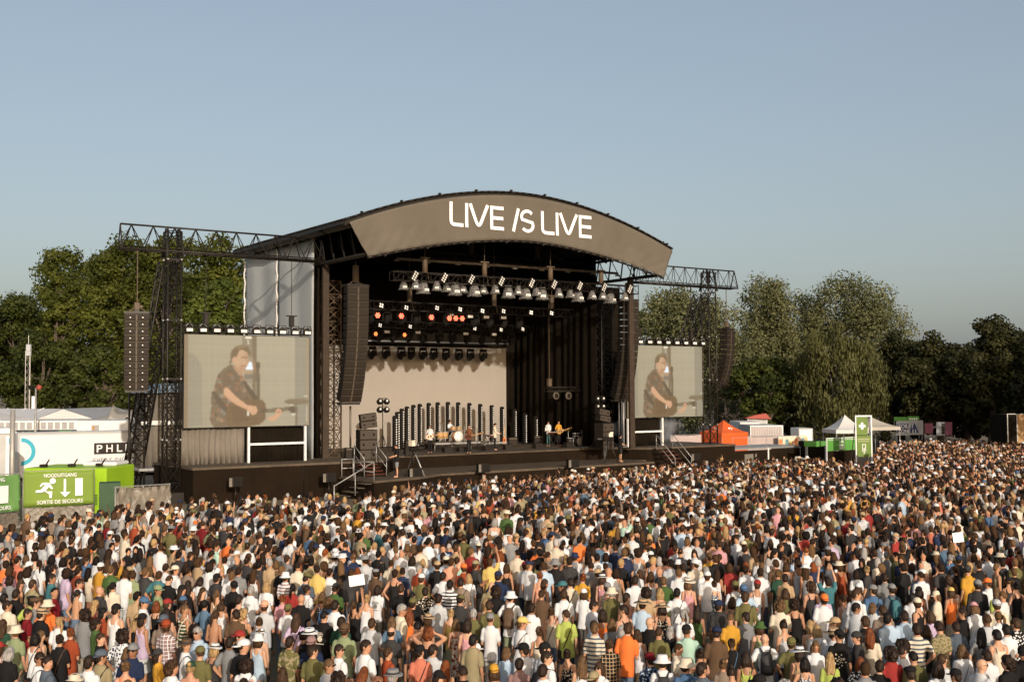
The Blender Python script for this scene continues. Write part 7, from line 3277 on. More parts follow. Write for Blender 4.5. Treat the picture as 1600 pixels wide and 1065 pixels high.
def body_mesh(pose):
    def f():
        parts = body_vf(pose)
        vs_, fs_, mi, n0 = [], [], [], 0
        for k, (v, t) in enumerate(parts):
            vs_.append(v)
            fs_.append(t + n0)
            mi += [(0, 0, 1, 2)[k]] * len(t)
            n0 += len(v)
        me = np_mesh('person', (np.concatenate(vs_), np.concatenate(fs_)), [P['skin'], M['eye'], M['lips']])
        me.polygons.foreach_set('material_index', np.array(mi, np.int32))
        return me
    return cached(('bodymesh', pose), f)


def top_vf(pose, kind):
    return cached(('top', pose, kind), lambda: slim(wobble(remesh(top_parts(pose, kind), .020, .5, 3, .5), .012, len(pose) * 31 + len(kind))))


def top_mesh(pose, kind, pat):
    nm = {'tee': 't_shirt', 'tank': 'tank_top', 'long': 'long_sleeved_top', 'crop': 'strap_top', 'dress': 'dress'}[kind]
    return cached(('topmesh', pose, kind, pat), lambda: np_mesh(nm, top_vf(pose, kind), P[pat]))


def bottom_vf(kind, seated=False):
    return cached(('bot', kind, seated), lambda: slim(wobble(remesh(bottom_parts(kind, seated), .024, .45, 3), .008, 5)))


def hair_vf(kind):
    def f():
        mb = hair_parts(kind)
        v, t = remesh(mb, .012, .4, 2, .4)
        rs = np.random.default_rng(4)
        ang = np.arctan2(v[:, 0], v[:, 1])
        gr = np.sin(ang * 13 + v[:, 2] * 9 + rs.normal(0, .3, len(v))) * .0045 * np.clip((1.74 - v[:, 2]) / .12, .1, 1)
        v = v + np.stack([np.sin(ang) * gr, np.cos(ang) * gr, 0 * gr], 1) + rs.normal(0, .0025 if kind != 'curly' else .006, v.shape)
        return v, t
    return cached(('hair', kind), f)


def hat_vf(kind):
    return cached(('hat', kind), lambda: mb_tris(hat_parts(kind)))


def bag_vf(kind):
    return cached(('bag', kind), lambda: mb_tris(bag_parts(kind)) if kind == 'glasses' else slim(mb_tris(bag_parts(kind))))


HAIRC = {'k': (.009, .006, .0045), 'd': (.022, .0115, .0065), 'b': (.046, .023, .010), 'l': (.11, .06, .026), 'y': (.34, .215, .095), 'g': (.30, .28, .26), 'r': (.15, .042, .012)}
HAIRN = {'k': 'black', 'd': 'dark brown', 'b': 'brown', 'l': 'light brown', 'y': 'blond', 'g': 'grey', 'r': 'ginger'}
HKIND = {'S': 'short', 'K': 'crop', 'F': 'fringe', 'B': 'bob', 'G': 'long', 'P': 'pony', 'U': 'bun', 'C': 'curly'}
HDESC = {'short': 'short {} hair', 'crop': 'cropped {} hair', 'fringe': 'bald crown and {} sides', 'bob': 'shoulder-length {} hair', 'long': 'long {} hair', 'pony': '{} ponytail', 'bun': '{} hair in a bun', 'curly': 'curly {} hair'}
CLOTH = {
    'white': (.63, .63, .63), 'cream': (.60, .52, .40), 'black': (.014, .013, .013), 'charcoal': (.040, .038, .038), 'grey': (.20, .20, .20), 'light grey': (.44, .45, .46), 'slate': (.085, .105, .13),
    'olive': (.125, .115, .045), 'sage green': (.22, .26, .14), 'mint green': (.36, .52, .42), 'green': (.055, .10, .03), 'dark green': (.022, .06, .035), 'lime green': (.36, .42, .10), 'teal': (.05, .15, .17), 'navy': (.018, .027, .062),
    'blue': (.07, .13, .23), 'light blue': (.38, .48, .58), 'denim blue': (.09, .15, .22), 'red': (.27, .033, .028), 'maroon': (.15, .012, .016), 'rust red': (.27, .055, .022), 'orange': (.72, .17, .04), 'peach': (.70, .34, .22),
    'salmon pink': (.50, .16, .10), 'yellow': (.58, .42, .13), 'mustard': (.50, .26, .035), 'tan': (.40, .28, .16), 'brown': (.10, .06, .035), 'taupe': (.22, .165, .125), 'pink': (.55, .28, .30), 'lilac': (.46, .36, .48), 'khaki': (.27, .225, .13), 'mauve': (.26, .16, .15),
}
SKINS = [(.48, .255, .155), (.43, .22, .13), (.52, .295, .185), (.38, .19, .105), (.29, .14, .075), (.46, .245, .14), (.12, .055, .03)]
BOTC = [(.025, .024, .025), (.04, .05, .08), (.12, .16, .22), (.08, .075, .07), (.30, .26, .2), (.12, .09, .06), (.45, .45, .43), (.2, .22, .14)]


def add_person(x, y, rz, spec, z=0.0, hgt=1.75, rs=R, name='person'):
    """one person: continuous body mesh, with hair, clothing and bags as its parts"""
    pose = spec['pose']
    bm_ = body_mesh(pose)
    k = hgt / 1.755
    wx = k * spec.get('wide', 1.0)
    o_ = link(name, bm_, loc=(x, y, z), rz=rz)
    o_.scale = (wx, wx, k)
    if z < .5:                          # nobody stands quite plumb
        o_.rotation_euler = (rs.gauss(0, .035), rs.gauss(0, .035), rz)
    o_['tint'] = spec['skin']
    hx = head_xf(pose)

    def child(nm, me, tint, tint2=None, head=False):
        c_ = link(nm, me, o_)
        if head:
            c_.matrix_local = hx
        c_['tint'] = tint
        if tint2 is not None:
            c_['tint2'] = tint2
        return c_
    if spec.get('top'):
        pat = spec.get('pat', 'plain')
        me = top_mesh(pose, spec['top'], pat)
        child(me.name.split('.')[0], me, CLOTH[spec['color']], CLOTH[spec.get('color2', 'white')] if pat != 'plain' else None)
    bk = spec.get('bottom', 'trousers')
    me = cached(('botmesh', bk, pose == 'sit'), lambda: np_mesh({'trousers': 'trousers', 'shorts': 'shorts', 'skirt': 'skirt'}[bk], bottom_vf(bk, pose == 'sit'), P['plain']))
    child(me.name.split('.')[0], me, spec['bcol'])
    hk = spec.get('hair')
    if hk:
        me = cached(('hairmesh', hk), lambda: np_mesh('hair', hair_vf(hk), P['hair']))
        child('hair', me, HAIRC[spec['hcol']], head=True)
    ht = spec.get('hat')
    if ht:
        nm = {'cap': 'cap', 'bcap': 'cap', 'bucket': 'bucket_hat', 'fedora': 'brimmed_hat', 'straw': 'straw_hat', 'flat': 'flat_cap'}[ht]
        me = cached(('hatmesh', ht), lambda: np_mesh(nm, hat_vf(ht), P['straw' if ht in ('fedora', 'straw') else 'hat'], ht not in ('cap', 'bcap') or True))
        c_ = child(nm, me, CLOTH[spec['hatcol']], head=True)
        if ht in ('fedora', 'straw'):
            bm2 = cached(('band',), lambda: np_mesh('hat_band', mb_tris(band_parts(0)), P['hat']))
            g_ = link('hat_band', bm2, c_)
            g_['tint'] = CLOTH['charcoal'] if spec['hatcol'] != 'black' else CLOTH['white']
    for bg_ in spec.get('bags', ()):
        nm = {'strap': 'shoulder_bag', 'pack': 'backpack', 'glasses': 'sunglasses'}[bg_[0]]
        me = cached(('bagmesh', bg_[0]), lambda: np_mesh(nm, bag_vf(bg_[0]), P['bag'] if bg_[0] != 'glasses' else M['glasses'], bg_[0] == 'pack'))
        child(nm, me, CLOTH[bg_[1]], head=bg_[0] == 'glasses')
    return o_

# ------------------------------------------------------------------ the front of the crowd, person by person
# each line: column and row of the top of the head in a 1065-pixel enlargement of a 200-pixel tile, then looks
TILES = {
0: '''20 40 T:orange Sd|75 95 T:pink Cb|145 0 T:salmon_pink Sd !ring|215 105 T:white Cd|330 40 T:white Pd|440 75 T:white Sd +gl @r|540 110 T:lilac Cd @r|660 90 T:rust_red Sd +gl @r|715 10 T:blue Sb @r
760 100 T:cream Gk|945 70 T:green Sl +strap-black|65 175 T:grey Cd|155 195 N:black Gb +gl @r|275 190 T:khaki Sb|435 150 T:teal Sd @r|450 265 T:maroon Kk @r|650 185 T:white Sd +gl @r +strap-black|615 285 B Pd
870 240 T:charcoal X @r|1010 110 T:white Sb|135 265 T:black Sd|105 365 T:cream Sd|235 330 T:lime_green flat-black Sk|320 335 T:grey flat-brown Sd|385 360 T:orange bucket-cream Sl|10 310 T:white Sk|15 225 T:light_grey Sb
230 440 T:maroon Sd @r|320 430 T:black fedora-tan Sd|20 520 T:dark_green Gb|505 505 T:white Py|690 440 T:grey Cd|820 365 N:maroon Gy|840 430 T:rust_red Bk @r|975 390 N:white cap-black Sd|830 510 L:green Cd +gl @r
985 600 T:white*navy Cd|910 640 T:black Sb @r|150 570 T:sage_green bucket-cream Sl|40 690 N:white cap-red Bb|40 750 T:black Bg|350 620 N:tan Bl @r|270 640 N:white Bk +strap-black|520 645 T:black Ud +strap-brown|585 600 T:rust_red Ur
980 725 T:navy bcap-grey Sd +gl @f|870 760 T:khaki bcap-slate Sd +strap-black|1030 865 N:orange Ul|760 810 T:white Sd !disco|330 780 T:white Sd +gl +strap-charcoal @r|430 820 L:slate Sd @r''',
200: '''150 100 T:charcoal Sl|230 120 T:teal Sb|45 120 T:sage_green Sb|415 75 T:white bcap-cream Sd +gl @r|325 160 T:black Kb|510 90 T:taupe Sd|290 230 T:sage_green cap-sage_green Sb @r|660 50 T:white Cd
730 140 T:charcoal cap-black Sd|825 125 T:white Sl|905 90 T:grey Sd|870 205 T:black bcap-black Kb|1000 245 T:white Sg !bars|760 75 N:black By @f|615 175 T:white Bd|530 200 N:black Gd|470 240 N:charcoal bcap-black Gd @r|760 280 N:cream Pl
680 355 T:denim_blue Uk|790 375 N:white Bb|185 320 T:white cap-blue Sb +gl @r|315 350 T:black cap-red Sb|485 330 N:white cap-blue Sd|230 385 N:black Br|350 425 N:brown Gd|450 405 N:dark_green=cream Sl @r +strap-cream|930 330 N:cream Sd
890 445 T:brown Sd|980 430 N:black*olive Cy|690 460 B Pb|290 480 T:taupe bcap-slate Sb|365 515 T:mauve#white bcap-rust_red Sb|610 585 T:light_blue Sg +gl @f|500 675 T:white fedora-brown Sd +strap-navy @r|705 725 N:charcoal fedora-white By|610 740 T:olive cap-olive Kb
825 665 T:grey Sd|950 600 T:black bcap-red Sd @r|310 755 T:mustard bcap-charcoal Bd @r|370 860 T:white Cb @r|510 870 N:peach cap-dark_green Uy|970 845 T:white Cd +strap-charcoal|30 760 N:pink Bl +pack-navy|70 480 D:black Gy|125 460 N:lilac bcap-black Bd
1045 640 N:light_blue bucket-white Bb|630 265 N:black Gb @r|560 565 T:brown Cd''',
400: '''40 40 T:charcoal Sk|165 45 N:brown Bl|295 -5 T:grey Sb|370 50 T:cream Kd|415 145 T:slate flat-olive Sd|530 70 T:yellow Sd +strap-black|620 100 T:white Sd|250 130 T:white=mauve bucket-white Sb|105 210 T:white By
310 230 T:red Pk|470 240 T:white Ud +gl +strap-tan @r|620 225 T:green bcap-charcoal Sd|715 190 T:black Sb|850 100 T:charcoal Br|1020 100 T:brown flat-grey Sd|1000 245 T:white Bd !bars|895 320 N:white Uy|845 365 N:black Pb @raise !sign
545 300 D:black*white Bl|600 350 T:blue Cl|670 365 T:white Sd|220 320 T:pink Ur|345 315 T:black X|265 395 T:white bcap-olive Kb|70 365 T:light_grey bcap-peach Sb|340 470 T:lilac Gb +strap-navy|580 445 T:black Kk !bars|700 495 T:dark_green Sd
720 550 T:sage_green bcap-brown Sb|480 580 T:black fedora-white Sd|455 655 T:navy bcap-mauve Sd|290 660 T:olive~khaki Sd|30 600 B fedora-white Ul ^shorts|545 740 T:olive Sd|680 735 T:white Sd +gl @r|915 695 T:white Sd @r|950 515 T:light_grey Sb
600 850 T:white Sl +gl @r|655 960 T:grey Cd|210 905 N:tan Gb|870 920 T:charcoal Gr|770 110 T:charcoal Sb|20 510 T:light_grey Ub''',
600: '''95 110 N:black Sd +strap-red|125 85 N:tan Gy|400 15 T:light_blue Sb|535 15 T:peach Sb|330 30 T:white By|615 10 T:mint_green Sb|670 65 T:rust_red bcap-orange Sb|785 40 T:charcoal cap-khaki Sb @r|895 20 T:yellow Sb|940 130 T:navy cap-navy Sd
1020 60 N:black Bb|500 135 T:white Sd|565 195 T:white=black Sk|650 180 T:taupe Sd +strap-black|715 145 T:white By +strap-black|850 210 T:khaki X|160 240 T:black Sb|200 285 T:black Kk|350 260 T:black*cream Sd|300 145 T:olive cap-white Sb
460 305 T:light_grey Sd|575 320 T:charcoal cap-olive Sd|655 320 N:cream Pl +strap-black|830 350 N:white By +strap-black|930 240 T:black Cd|1040 290 T:white bucket-white Sd +pack-brown|90 385 T:cream Sg +gl @r|225 350 T:black cap-olive Sd
210 420 N:orange Gr|55 580 T:charcoal Fd|90 500 T:denim_blue Bl|330 475 N:tan straw-straw Bb|360 595 N:black Cr @behind|275 540 N:brown Kk|550 440 N:yellow Uy +strap-black|615 515 D:cream~rust_red Bl|690 525 N:pink Bd|760 435 T:olive Sg
890 465 T:white cap-grey Kb|900 370 T:olive Sb|720 650 T:khaki Sk|765 720 N:white cap-white Bb @r|80 750 T:rust_red Ub @r|300 735 T:salmon_pink bcap-black Sd +strap-black|370 720 T:light_grey Sd|480 935 T:black cap-black Bd @r|70 925 T:olive fedora-grey Sg
650 915 T:black Kd|1010 755 T:light_blue Bl @r|940 885 N:peach bcap-mustard Bb''',
800: '''100 45 T:white cap-red Sb|165 35 T:olive Pd|295 50 T:light_blue Sb|455 10 T:charcoal Sd !emblem|370 25 T:black bucket-grey Sd|210 135 N:peach Ur|265 190 N:denim_blue Bb @r|625 5 T:white Sd !ring|705 105 T:taupe fedora-straw Sd|770 150 N:pink fedora-white Bb
815 95 T:white X|780 215 N:white=mauve cap-grey Sb|825 255 T:olive bucket-cream Sg|560 145 T:mustard Ur|400 205 T:black cap-teal Sd +gl @l|465 185 T:cream Sd +strap-black|580 270 T:white cap-white Bb|245 285 T:brown Sb|430 275 T:white Sb +strap-olive
135 390 T:white Sd|75 500 T:white cap-yellow Sl +strap-brown @r|330 430 N:cream Ub +strap-brown|465 440 T:lime_green Kb +strap-black|690 370 T:white Sd +gl @r|745 440 N:orange Bd|855 510 T:grey Bl|960 300 N:peach Sd|1000 160 T:white Sd|915 405 N:charcoal Sd @l
200 580 N:cream cap-brown Ub|140 700 T:white cap-black Sd @l|280 710 T:white bcap-black Sd @r|350 775 T:white Sd +gl +pack-black @r|65 835 T:mauve Sd|315 890 T:white Sd|475 770 N:black*cream Ud|670 555 T:cream=slate Sl|720 530 T:light_blue Sb @r
545 820 N:white Gl|820 680 T:black#tan Ub|920 550 T:orange Sb|720 870 T:white Bb +gl @f|665 945 T:white bcap-khaki Sb|1040 590 T:black Bg @r ^pale|1050 350 T:light_blue straw-tan Sd''',
1000: '''230 15 T:peach Sd|320 110 T:white Sl|85 130 N:white Bb|235 165 T:green Sl|450 30 T:cream bcap-white Sb +strap-black|560 125 T:white cap-white Sb|605 205 N:slate*white Ub|775 65 T:red Bb|880 80 T:white Sd|400 180 N:pink straw-cream Bl
770 205 T:white cap-olive Sb +pack-cream|875 235 T:light_blue bcap-blue Sd|925 195 N:white cap-red Sb|1010 100 T:white Sd|70 260 T:tan Cd|145 275 N:peach By|190 390 D:black*cream straw-tan Bd|285 265 T:white Sk +strap-black !ring|395 440 T:white Pg
460 415 N:green Gd|680 360 T:charcoal cap-navy Sd|735 340 N:brown Bb|730 475 T:mustard Kl|880 290 T:olive Sb +strap-black|885 465 T:grey Sd|975 540 N:sage_green bucket-green Bb|65 510 T:black X +gl @r|130 565 T:olive Kb|230 590 T:black Bg +gl @r
450 570 T:mint_green cap-black Kd|640 570 T:brown bcap-navy Sd|710 690 T:black Ub +strap-blue|110 800 L:navy*light_blue bcap-maroon Sd|260 830 T:white bucket-white Sd +pack-charcoal|365 845 T:blue bucket-cream Sd|460 850 T:slate Sd +pack-grey|505 770 N:slate Ud
690 855 T:taupe Ul|795 915 N:light_blue Ud|890 790 N:lime_green Bd +strap-black|960 950 T:grey cap-black Sg @l|1060 640 T:white X +pack-charcoal|5 600 N:white Bb''',
1200: '''75 125 T:dark_green Ul|145 150 T:tan Sd|130 530 N:light_grey Ud|125 370 T:cream Cl|225 360 N:black Cd|145 270 T:olive Bb|345 210 N:charcoal Cb|400 305 T:white bcap-orange Sd|570 325 N:white Ub +gl @l|500 290 T:lilac Sd|545 500 T:white cap-tan Sb @l
710 380 T:light_grey Sk @r|630 590 T:white straw-straw Sd +strap-black @r|560 610 T:black bcap-black Kd !emblem|740 610 T:charcoal bcap-charcoal Sd @l|225 670 T:olive bcap-olive Sb|440 575 T:white By +strap-grey|360 535 N:cream By|340 695 T:white Bl @f|270 755 N:tan straw-white Bd
320 810 D:grey*white Bk|465 800 T:lime_green Gy +strap-black|750 830 T:black*white Br|890 845 T:black Sd !ring|1030 760 T:red Cd|855 590 T:cream Gr|800 495 T:black Sb|860 390 T:light_grey Bl @r|960 410 T:taupe Sb|870 240 T:blue cap-grey Sd +strap-black
760 275 T:white Sb @r|730 225 N:grey cap-white Bb|630 45 N:rust_red straw-cream Bb|900 15 T:cream Bg|980 145 T:grey Sd|1020 230 T:slate cap-grey Sd +pack-teal|1050 455 L:light_blue Sk|150 1010 T:white Cg|600 1005 T:black Cd|500 170 T:teal Sd @cheer|60 30 T:brown Sb''',
1400: '''80 65 T:grey Sb|140 105 T:slate cap-white Sd|195 120 T:white Kd !bars|215 50 T:peach X|390 60 T:charcoal Sd !emblem|590 80 T:mustard bcap-charcoal Kd|690 45 T:black Sd @film|685 200 L:charcoal bcap-grey Sd|805 180 T:white cap-orange Sb|140 305 T:white Sk @r|200 250 N:peach cap-black Bd +strap-black
345 285 T:cream cap-cream Bl @l|450 265 N:orange cap-yellow Bb|805 250 T:lime_green Gl|865 360 T:cream bcap-light_grey Sb|545 435 L:black Sd @l|740 475 T:light_grey Kb|30 460 T:light_blue Sd|155 545 T:cream=slate Sd|390 525 T:khaki*olive Sd|300 445 T:lilac Bb
280 580 T:charcoal Bb|75 680 T:white Cd|60 745 T:white Kd|170 775 T:olive Kk|160 915 T:white flat-black Sd|510 560 T:slate Sd|565 730 T:white Bl +strap-grey|640 830 T:light_grey X +gl @r|340 870 T:white Bd|435 800 T:light_grey Kb|505 935 T:cream cap-black Sd|920 825 T:black Cd @l
920 560 T:white Sk|1005 515 T:black*white Sb|835 605 N:cream Sk|700 600 T:grey Gk|750 770 T:white Sd|1045 725 T:black bcap-black Kd|1000 220 N:black Uk|660 380 T:white bcap-pink Bl|480 160 N:black Bb''',
}
FACE_STAGE = np.array([5.0, 72.0])
front = []
rp = random.Random(21)
for x0, txt in TILES.items():
    for line in txt.replace('\n', '|').split('|'):
        t = line.split()
        cx, cy = float(t[0]), float(t[1])
        s = {'px': x0 + cx / 5.325, 'py': 865 + cy / 5.325, 'bags': [], 'flags': []}
        look = None
        for w in t[2:]:
            w = w.replace('_', ' ')
            if w[0] == '+':
                a = w[1:].split('-')
                s['bags'].append(('glasses', 'black') if a[0] == 'gl' else (a[0], a[1]))
            elif w[0] == '@':
                look = w[1:]
            elif w[0] == '!':
                s['flags'].append(w[1:])
            elif w[0] == '^':
                s['flags'].append(w[1:])
            elif w[1:2] == ':':
                s['top'] = {'T': 'tee', 'N': 'tank', 'L': 'long', 'D': 'dress'}[w[0]]
                c = w[2:]
                for ch, pat in (('=', 'stripes'), ('#', 'plaid'), ('*', 'floral'), ('~', 'print')):
                    if ch in c:
                        c, s['color2'] = c.split(ch)
                        s['pat'] = pat
                s['color'] = c
            elif w == 'B':
                s['top'] = None
            elif w == 'X':
                s['hair'] = None
            elif '-' in w:
                a = w.split('-')
                s['hat'], s['hatcol'] = a[0], {'straw': 'tan'}.get(a[1], a[1])
            else:
                s['hair'], s['hcol'] = HKIND[w[0]], w[1]
        fem = s.get('hair') in ('bob', 'long', 'pony', 'bun') or s.get('top') in ('dress',)
        s['fem'] = fem
        h_ = rp.gauss(1.67, .045) if fem else rp.gauss(1.78, .05)
        s['h'] = h_
        pos = at_z(s['px'], s['py'], 1.7)
        for _ in range(6):
            pos = at_z(s['px'], s['py'], h_ * 1.01 + (.03 if s.get('hat') else .015) + float(field_z(pos[1])))
        s['x'], s['y'] = pos[0], pos[1]
        yaw = math.atan2(-(FACE_STAGE[0] - pos[0]), FACE_STAGE[1] - pos[1]) + rp.gauss(0, .16)
        pose = rp.choice(['stand', 'stand', 'stand', 'cross', 'cross', 'hips', 'stand_l', 'stand_r', 'drink', 'hips2', 'down'])
        if s['bags'] and not look and pose in ('hips',):
            pose = 'stand'
        if look == 'r':
            yaw -= rp.uniform(.5, .9)
            pose = rp.choice(['stand_r', 'cross_r'])
        elif look == 'l':
            yaw += rp.uniform(.6, 1.0)
            pose = rp.choice(['stand_l', 'drink_l'])
        elif look == 'f':
            yaw += math.pi + rp.uniform(-.3, .3)
            pose = 'stand'
        elif look:
            pose = {'raise': 'raise', 'behind': 'behind', 'cheer': 'cheer', 'film': 'film'}[look]
        s['look'] = look
        s['yaw'], s['pose'] = yaw, pose
        s['skin'] = rp.choice(SKINS[:6]) if rp.random() < .97 else SKINS[6]
        s['wide'] = rp.uniform(.90, .97) if fem else rp.uniform(.99, 1.09)
        s['bottom'] = 'shorts' if 'shorts' in s['flags'] else rp.choice(['trousers', 'shorts', 'trousers'] if not fem else ['trousers', 'shorts', 'skirt'])
        s['bcol'] = (.45, .43, .38) if 'pale' in s['flags'] else rp.choice(BOTC)
        front.append(s)
front.sort(key=lambda s: -s['py'])
front, farther = front[:296], front[296:]      # the nearest ones are objects, those behind them join the mass
# shoulder room: push apart people who would overlap
XY = np.array([[s['x'], s['y']] for s in front])
for _ in range(40):
    d = XY[:, None] - XY[None]
    r = np.hypot(d[..., 0], d[..., 1]) + np.eye(len(XY)) * 9
    push = np.clip(.46 - r, 0, None)
    XY += (d / r[..., None] * push[..., None] * .3).sum(1)
for s, p in zip(front, XY):
    s['x'], s['y'] = float(p[0]), float(p[1])

# ---- labels that single one person out
GARM = {'tee': 'T-shirt', 'tank': 'strap top', 'long': 'long-sleeved shirt', 'dress': 'dress', None: ''}
PATN = {'stripes': 'striped', 'plaid': 'checked', 'floral': 'patterned', 'print': 'printed'}
HATN = {'cap': 'cap', 'bcap': 'backward cap', 'bucket': 'bucket hat', 'fedora': 'brimmed hat', 'straw': 'wide sun hat', 'flat': 'flat cap'}


def look_words(s, full=True):
    if s.get('top'):
        a = (s['color'] + ' ' + (PATN[s['pat']] + ' ' if s.get('pat') else '') + GARM[s['top']])
    else:
        a = 'bare back'
    if s.get('hat'):
        b_ = s['hatcol'] + ' ' + HATN[s['hat']]
    elif s.get('hair'):
        b_ = HDESC[s['hair']].format(HAIRN[s['hcol']])
    else:
        b_ = 'bald head'
    w = 'person in ' + a if s.get('top') else 'person with bare back'
    w += (', ' if s.get('top') else ' and ') + b_
    ex = []
    for k, c in s['bags']:
        ex.append({'glasses': 'sunglasses', 'strap': c + ' shoulder strap', 'pack': c + ' backpack'}[k])
    if s['look'] == 'f':
        ex.append('facing the camera')
    elif s['look'] in ('raise', 'cheer'):
        ex.append('arm raised')
    elif s['look'] == 'film':
        ex.append('holding up a phone')
    elif s['look'] == 'behind':
        ex.append('hands at the head')
    elif s['look'] in ('r', 'l'):
        ex.append('in profile')
    if ex:
        w += ', ' + ' and '.join(ex[:2])
    return w


base = [look_words(s) for s in front]
from collections import Counter
cnt = Counter(base)
marks = {}
for i, s in enumerate(front):       # short landmark phrases that fit one person only
    c = []
    if s.get('hat'):
        c.append(s['hatcol'] + ' ' + HATN[s['hat']])
    for k, col_ in s['bags']:
        if k == 'pack':
            c.append(col_ + ' backpack')
    if s.get('top'):
        c.append(s['color'] + ' ' + (PATN[s['pat']] + ' ' if s.get('pat') else '') + GARM[s['top']])
        if s.get('hair') and not s.get('hat'):
            c.append(s['color'] + ' ' + GARM[s['top']] + ' and ' + HDESC[s['hair']].format(HAIRN[s['hcol']]))
    marks[i] = c
allm = Counter(m for c in marks.values() for m in c)
uniq = {i: [m for m in c if allm[m] == 1] for i, c in marks.items()}
cam_dir = np.array([0.0, 1.0])
final, used = [], set()
for i, s in enumerate(front):
    lab = base[i]
    if cnt[lab] > 1:
        d = np.hypot(XY[:, 0] - XY[i, 0], XY[:, 1] - XY[i, 1])
        done = False
        for j in np.argsort(d)[1:120]:
            for m_ in uniq[j]:
                dx, dy = XY[i] - XY[j]
                rel = 'behind' if dy < -.45 else 'in front of' if dy > .45 else 'beside'
                cand = f'{lab}, {rel} the {m_}'
                if len(cand.replace('-', ' ').split()) <= 16 and cand not in used:
                    lab, done = cand, True
                    break
            if done:
                break
    if lab in used:
        d = np.hypot(XY[:, 0] - XY[i, 0], XY[:, 1] - XY[i, 1])
        short = lab.split(',')[0]
        for j in np.argsort(d)[1:160]:
            for m_ in uniq[j]:
                dy = XY[i, 1] - XY[j, 1]
                cand = f"{short}, {'behind' if dy < -.45 else 'in front of' if dy > .45 else 'beside'} the {m_}"
                if lab in used and cand not in used and len(cand.replace('-', ' ').split()) <= 16:
                    lab = cand
    if len(lab.replace(',', '').split()) > 16:
        lab = ' '.join(lab.split(' and ')[0].split())
    used.add(lab)
    final.append(lab)


def back_print(o_, kind):
    sh = [c_ for c_ in o_.children if c_.name.startswith('t_shirt')][0]
    if kind == 'disco':
        fit_text('DISCO', .20, .075, M['print_black'], sh, 0, 1.345, -.140, .012, 'lettering', .004)
        b_ = MB()
        b_.box(-.10, .10, -.150, -.146, 1.08, 1.29)
        b_.build('orange_block', M['tent_orange'], sh)
    elif kind in ('bars', 'ring'):
        rs_ = random.Random(len(o_['label']))
        ink = M['print_grey' if 'white' in o_['label'] else 'cream']
        b_ = MB()
        if kind == 'ring':
            b_.loft([[(r_ * math.cos(t), y_, 1.27 + r_ * math.sin(t)) for t in [2 * math.pi * i / 16 for i in range(16)]] for r_, y_ in ((.085, -.149), (.085, -.153), (.062, -.153), (.062, -.149))], smooth=False)
            b_.prism([(-.05, 1.26), (.05, 1.26), (.03, 1.29), (-.03, 1.29)], -.153, -.149)
        else:
            b_.prism(disc(0, 1.22, .055, 9), -.151, -.147)
            for k in range(3):
                w2 = rs_.uniform(.05, .11)
                b_.box(-w2, w2, -.151, -.147, 1.335 - .03 * k, 1.347 - .03 * k)
            b_.box(-.08, .08, -.151, -.147, 1.12, 1.135)
        b_.build('shirt_print', ink, sh)['kind'] = 'stuff'
    else:
        b_ = MB()
        rs_ = random.Random(len(o_['label']))
        for k in range(16):
            t = k * 2.4
            r_ = .018 + .0065 * k
            b_.prism(disc(r_ * math.cos(t) * 1.0, 1.22 + r_ * math.sin(t) * 1.15, rs_.uniform(.010, .022), 7), -.152, -.147)
        b_.build('emblem', M['cream'], sh)['kind'] = 'stuff'


people_xy = []
for s, lab in zip(front, final):
    o = add_person(s['x'], s['y'], s['yaw'], s, z=float(field_z(s['y'])), hgt=s['h'])
    tag(o, lab, 'person', 'people standing in the front of the crowd')
    people_xy.append((s['x'], s['y']))
    for f_ in s['flags']:
        if f_ in ('disco', 'emblem', 'bars', 'ring'):
            back_print(o, f_)
        if f_ == 'sign':
            p_ = at_Y(557.5, 906, s['y'] - .05)
            b = MB()
            b.box(-.17, .17, -.006, .006, -.115, .115)
            g_ = b.build('paper_sign', M['print_white'], loc=tuple(p_))
            g_.rotation_euler = (RAD(-8), RAD(-9), 0)
            tag(g_, 'white cardboard sign held up by the woman in a black strap top', 'sign')
p_ = at_z(1497, 839, 2.05)
b = MB()
b.box(-.14, .14, -.006, .006, -.12, .12)
g_ = b.build('paper_sign', M['print_white'], loc=tuple(p_))
g_.rotation_euler = (RAD(-6), RAD(-5), RAD(8))
tag(g_, 'small white sheet held up far back in the crowd', 'sign')

# ------------------------------------------------------------------ band and crew
def crew(px, py, z, label, rot, spec, hgt=1.8, uv=None):
    q_ = uv or st_z(px, py, z)
    p_ = S(q_[0], q_[1], 0)
    d = dict(skin=SKINS[0], bags=[], bottom='trousers', bcol=(.016, .015, .016))
    d.update(spec)
    o_ = add_person(p_[0], p_[1], STAGE_ROT + math.pi + rot, d, z=z, hgt=hgt)
    return tag(o_, label, 'person'), q_


def held_guitar(o_, mt, label, nm='electric_guitar'):
    g2 = guitar(nm, label, mt)
    mw = o_.matrix_basis
    g2.location = mw @ Vector((-.02, .20, 1.02))
    g2.rotation_euler = (0, RAD(-14), o_.rotation_euler[2] + math.pi + RAD(8))
    g2.scale = (1.0, 1.1, 1.0)
    return g2


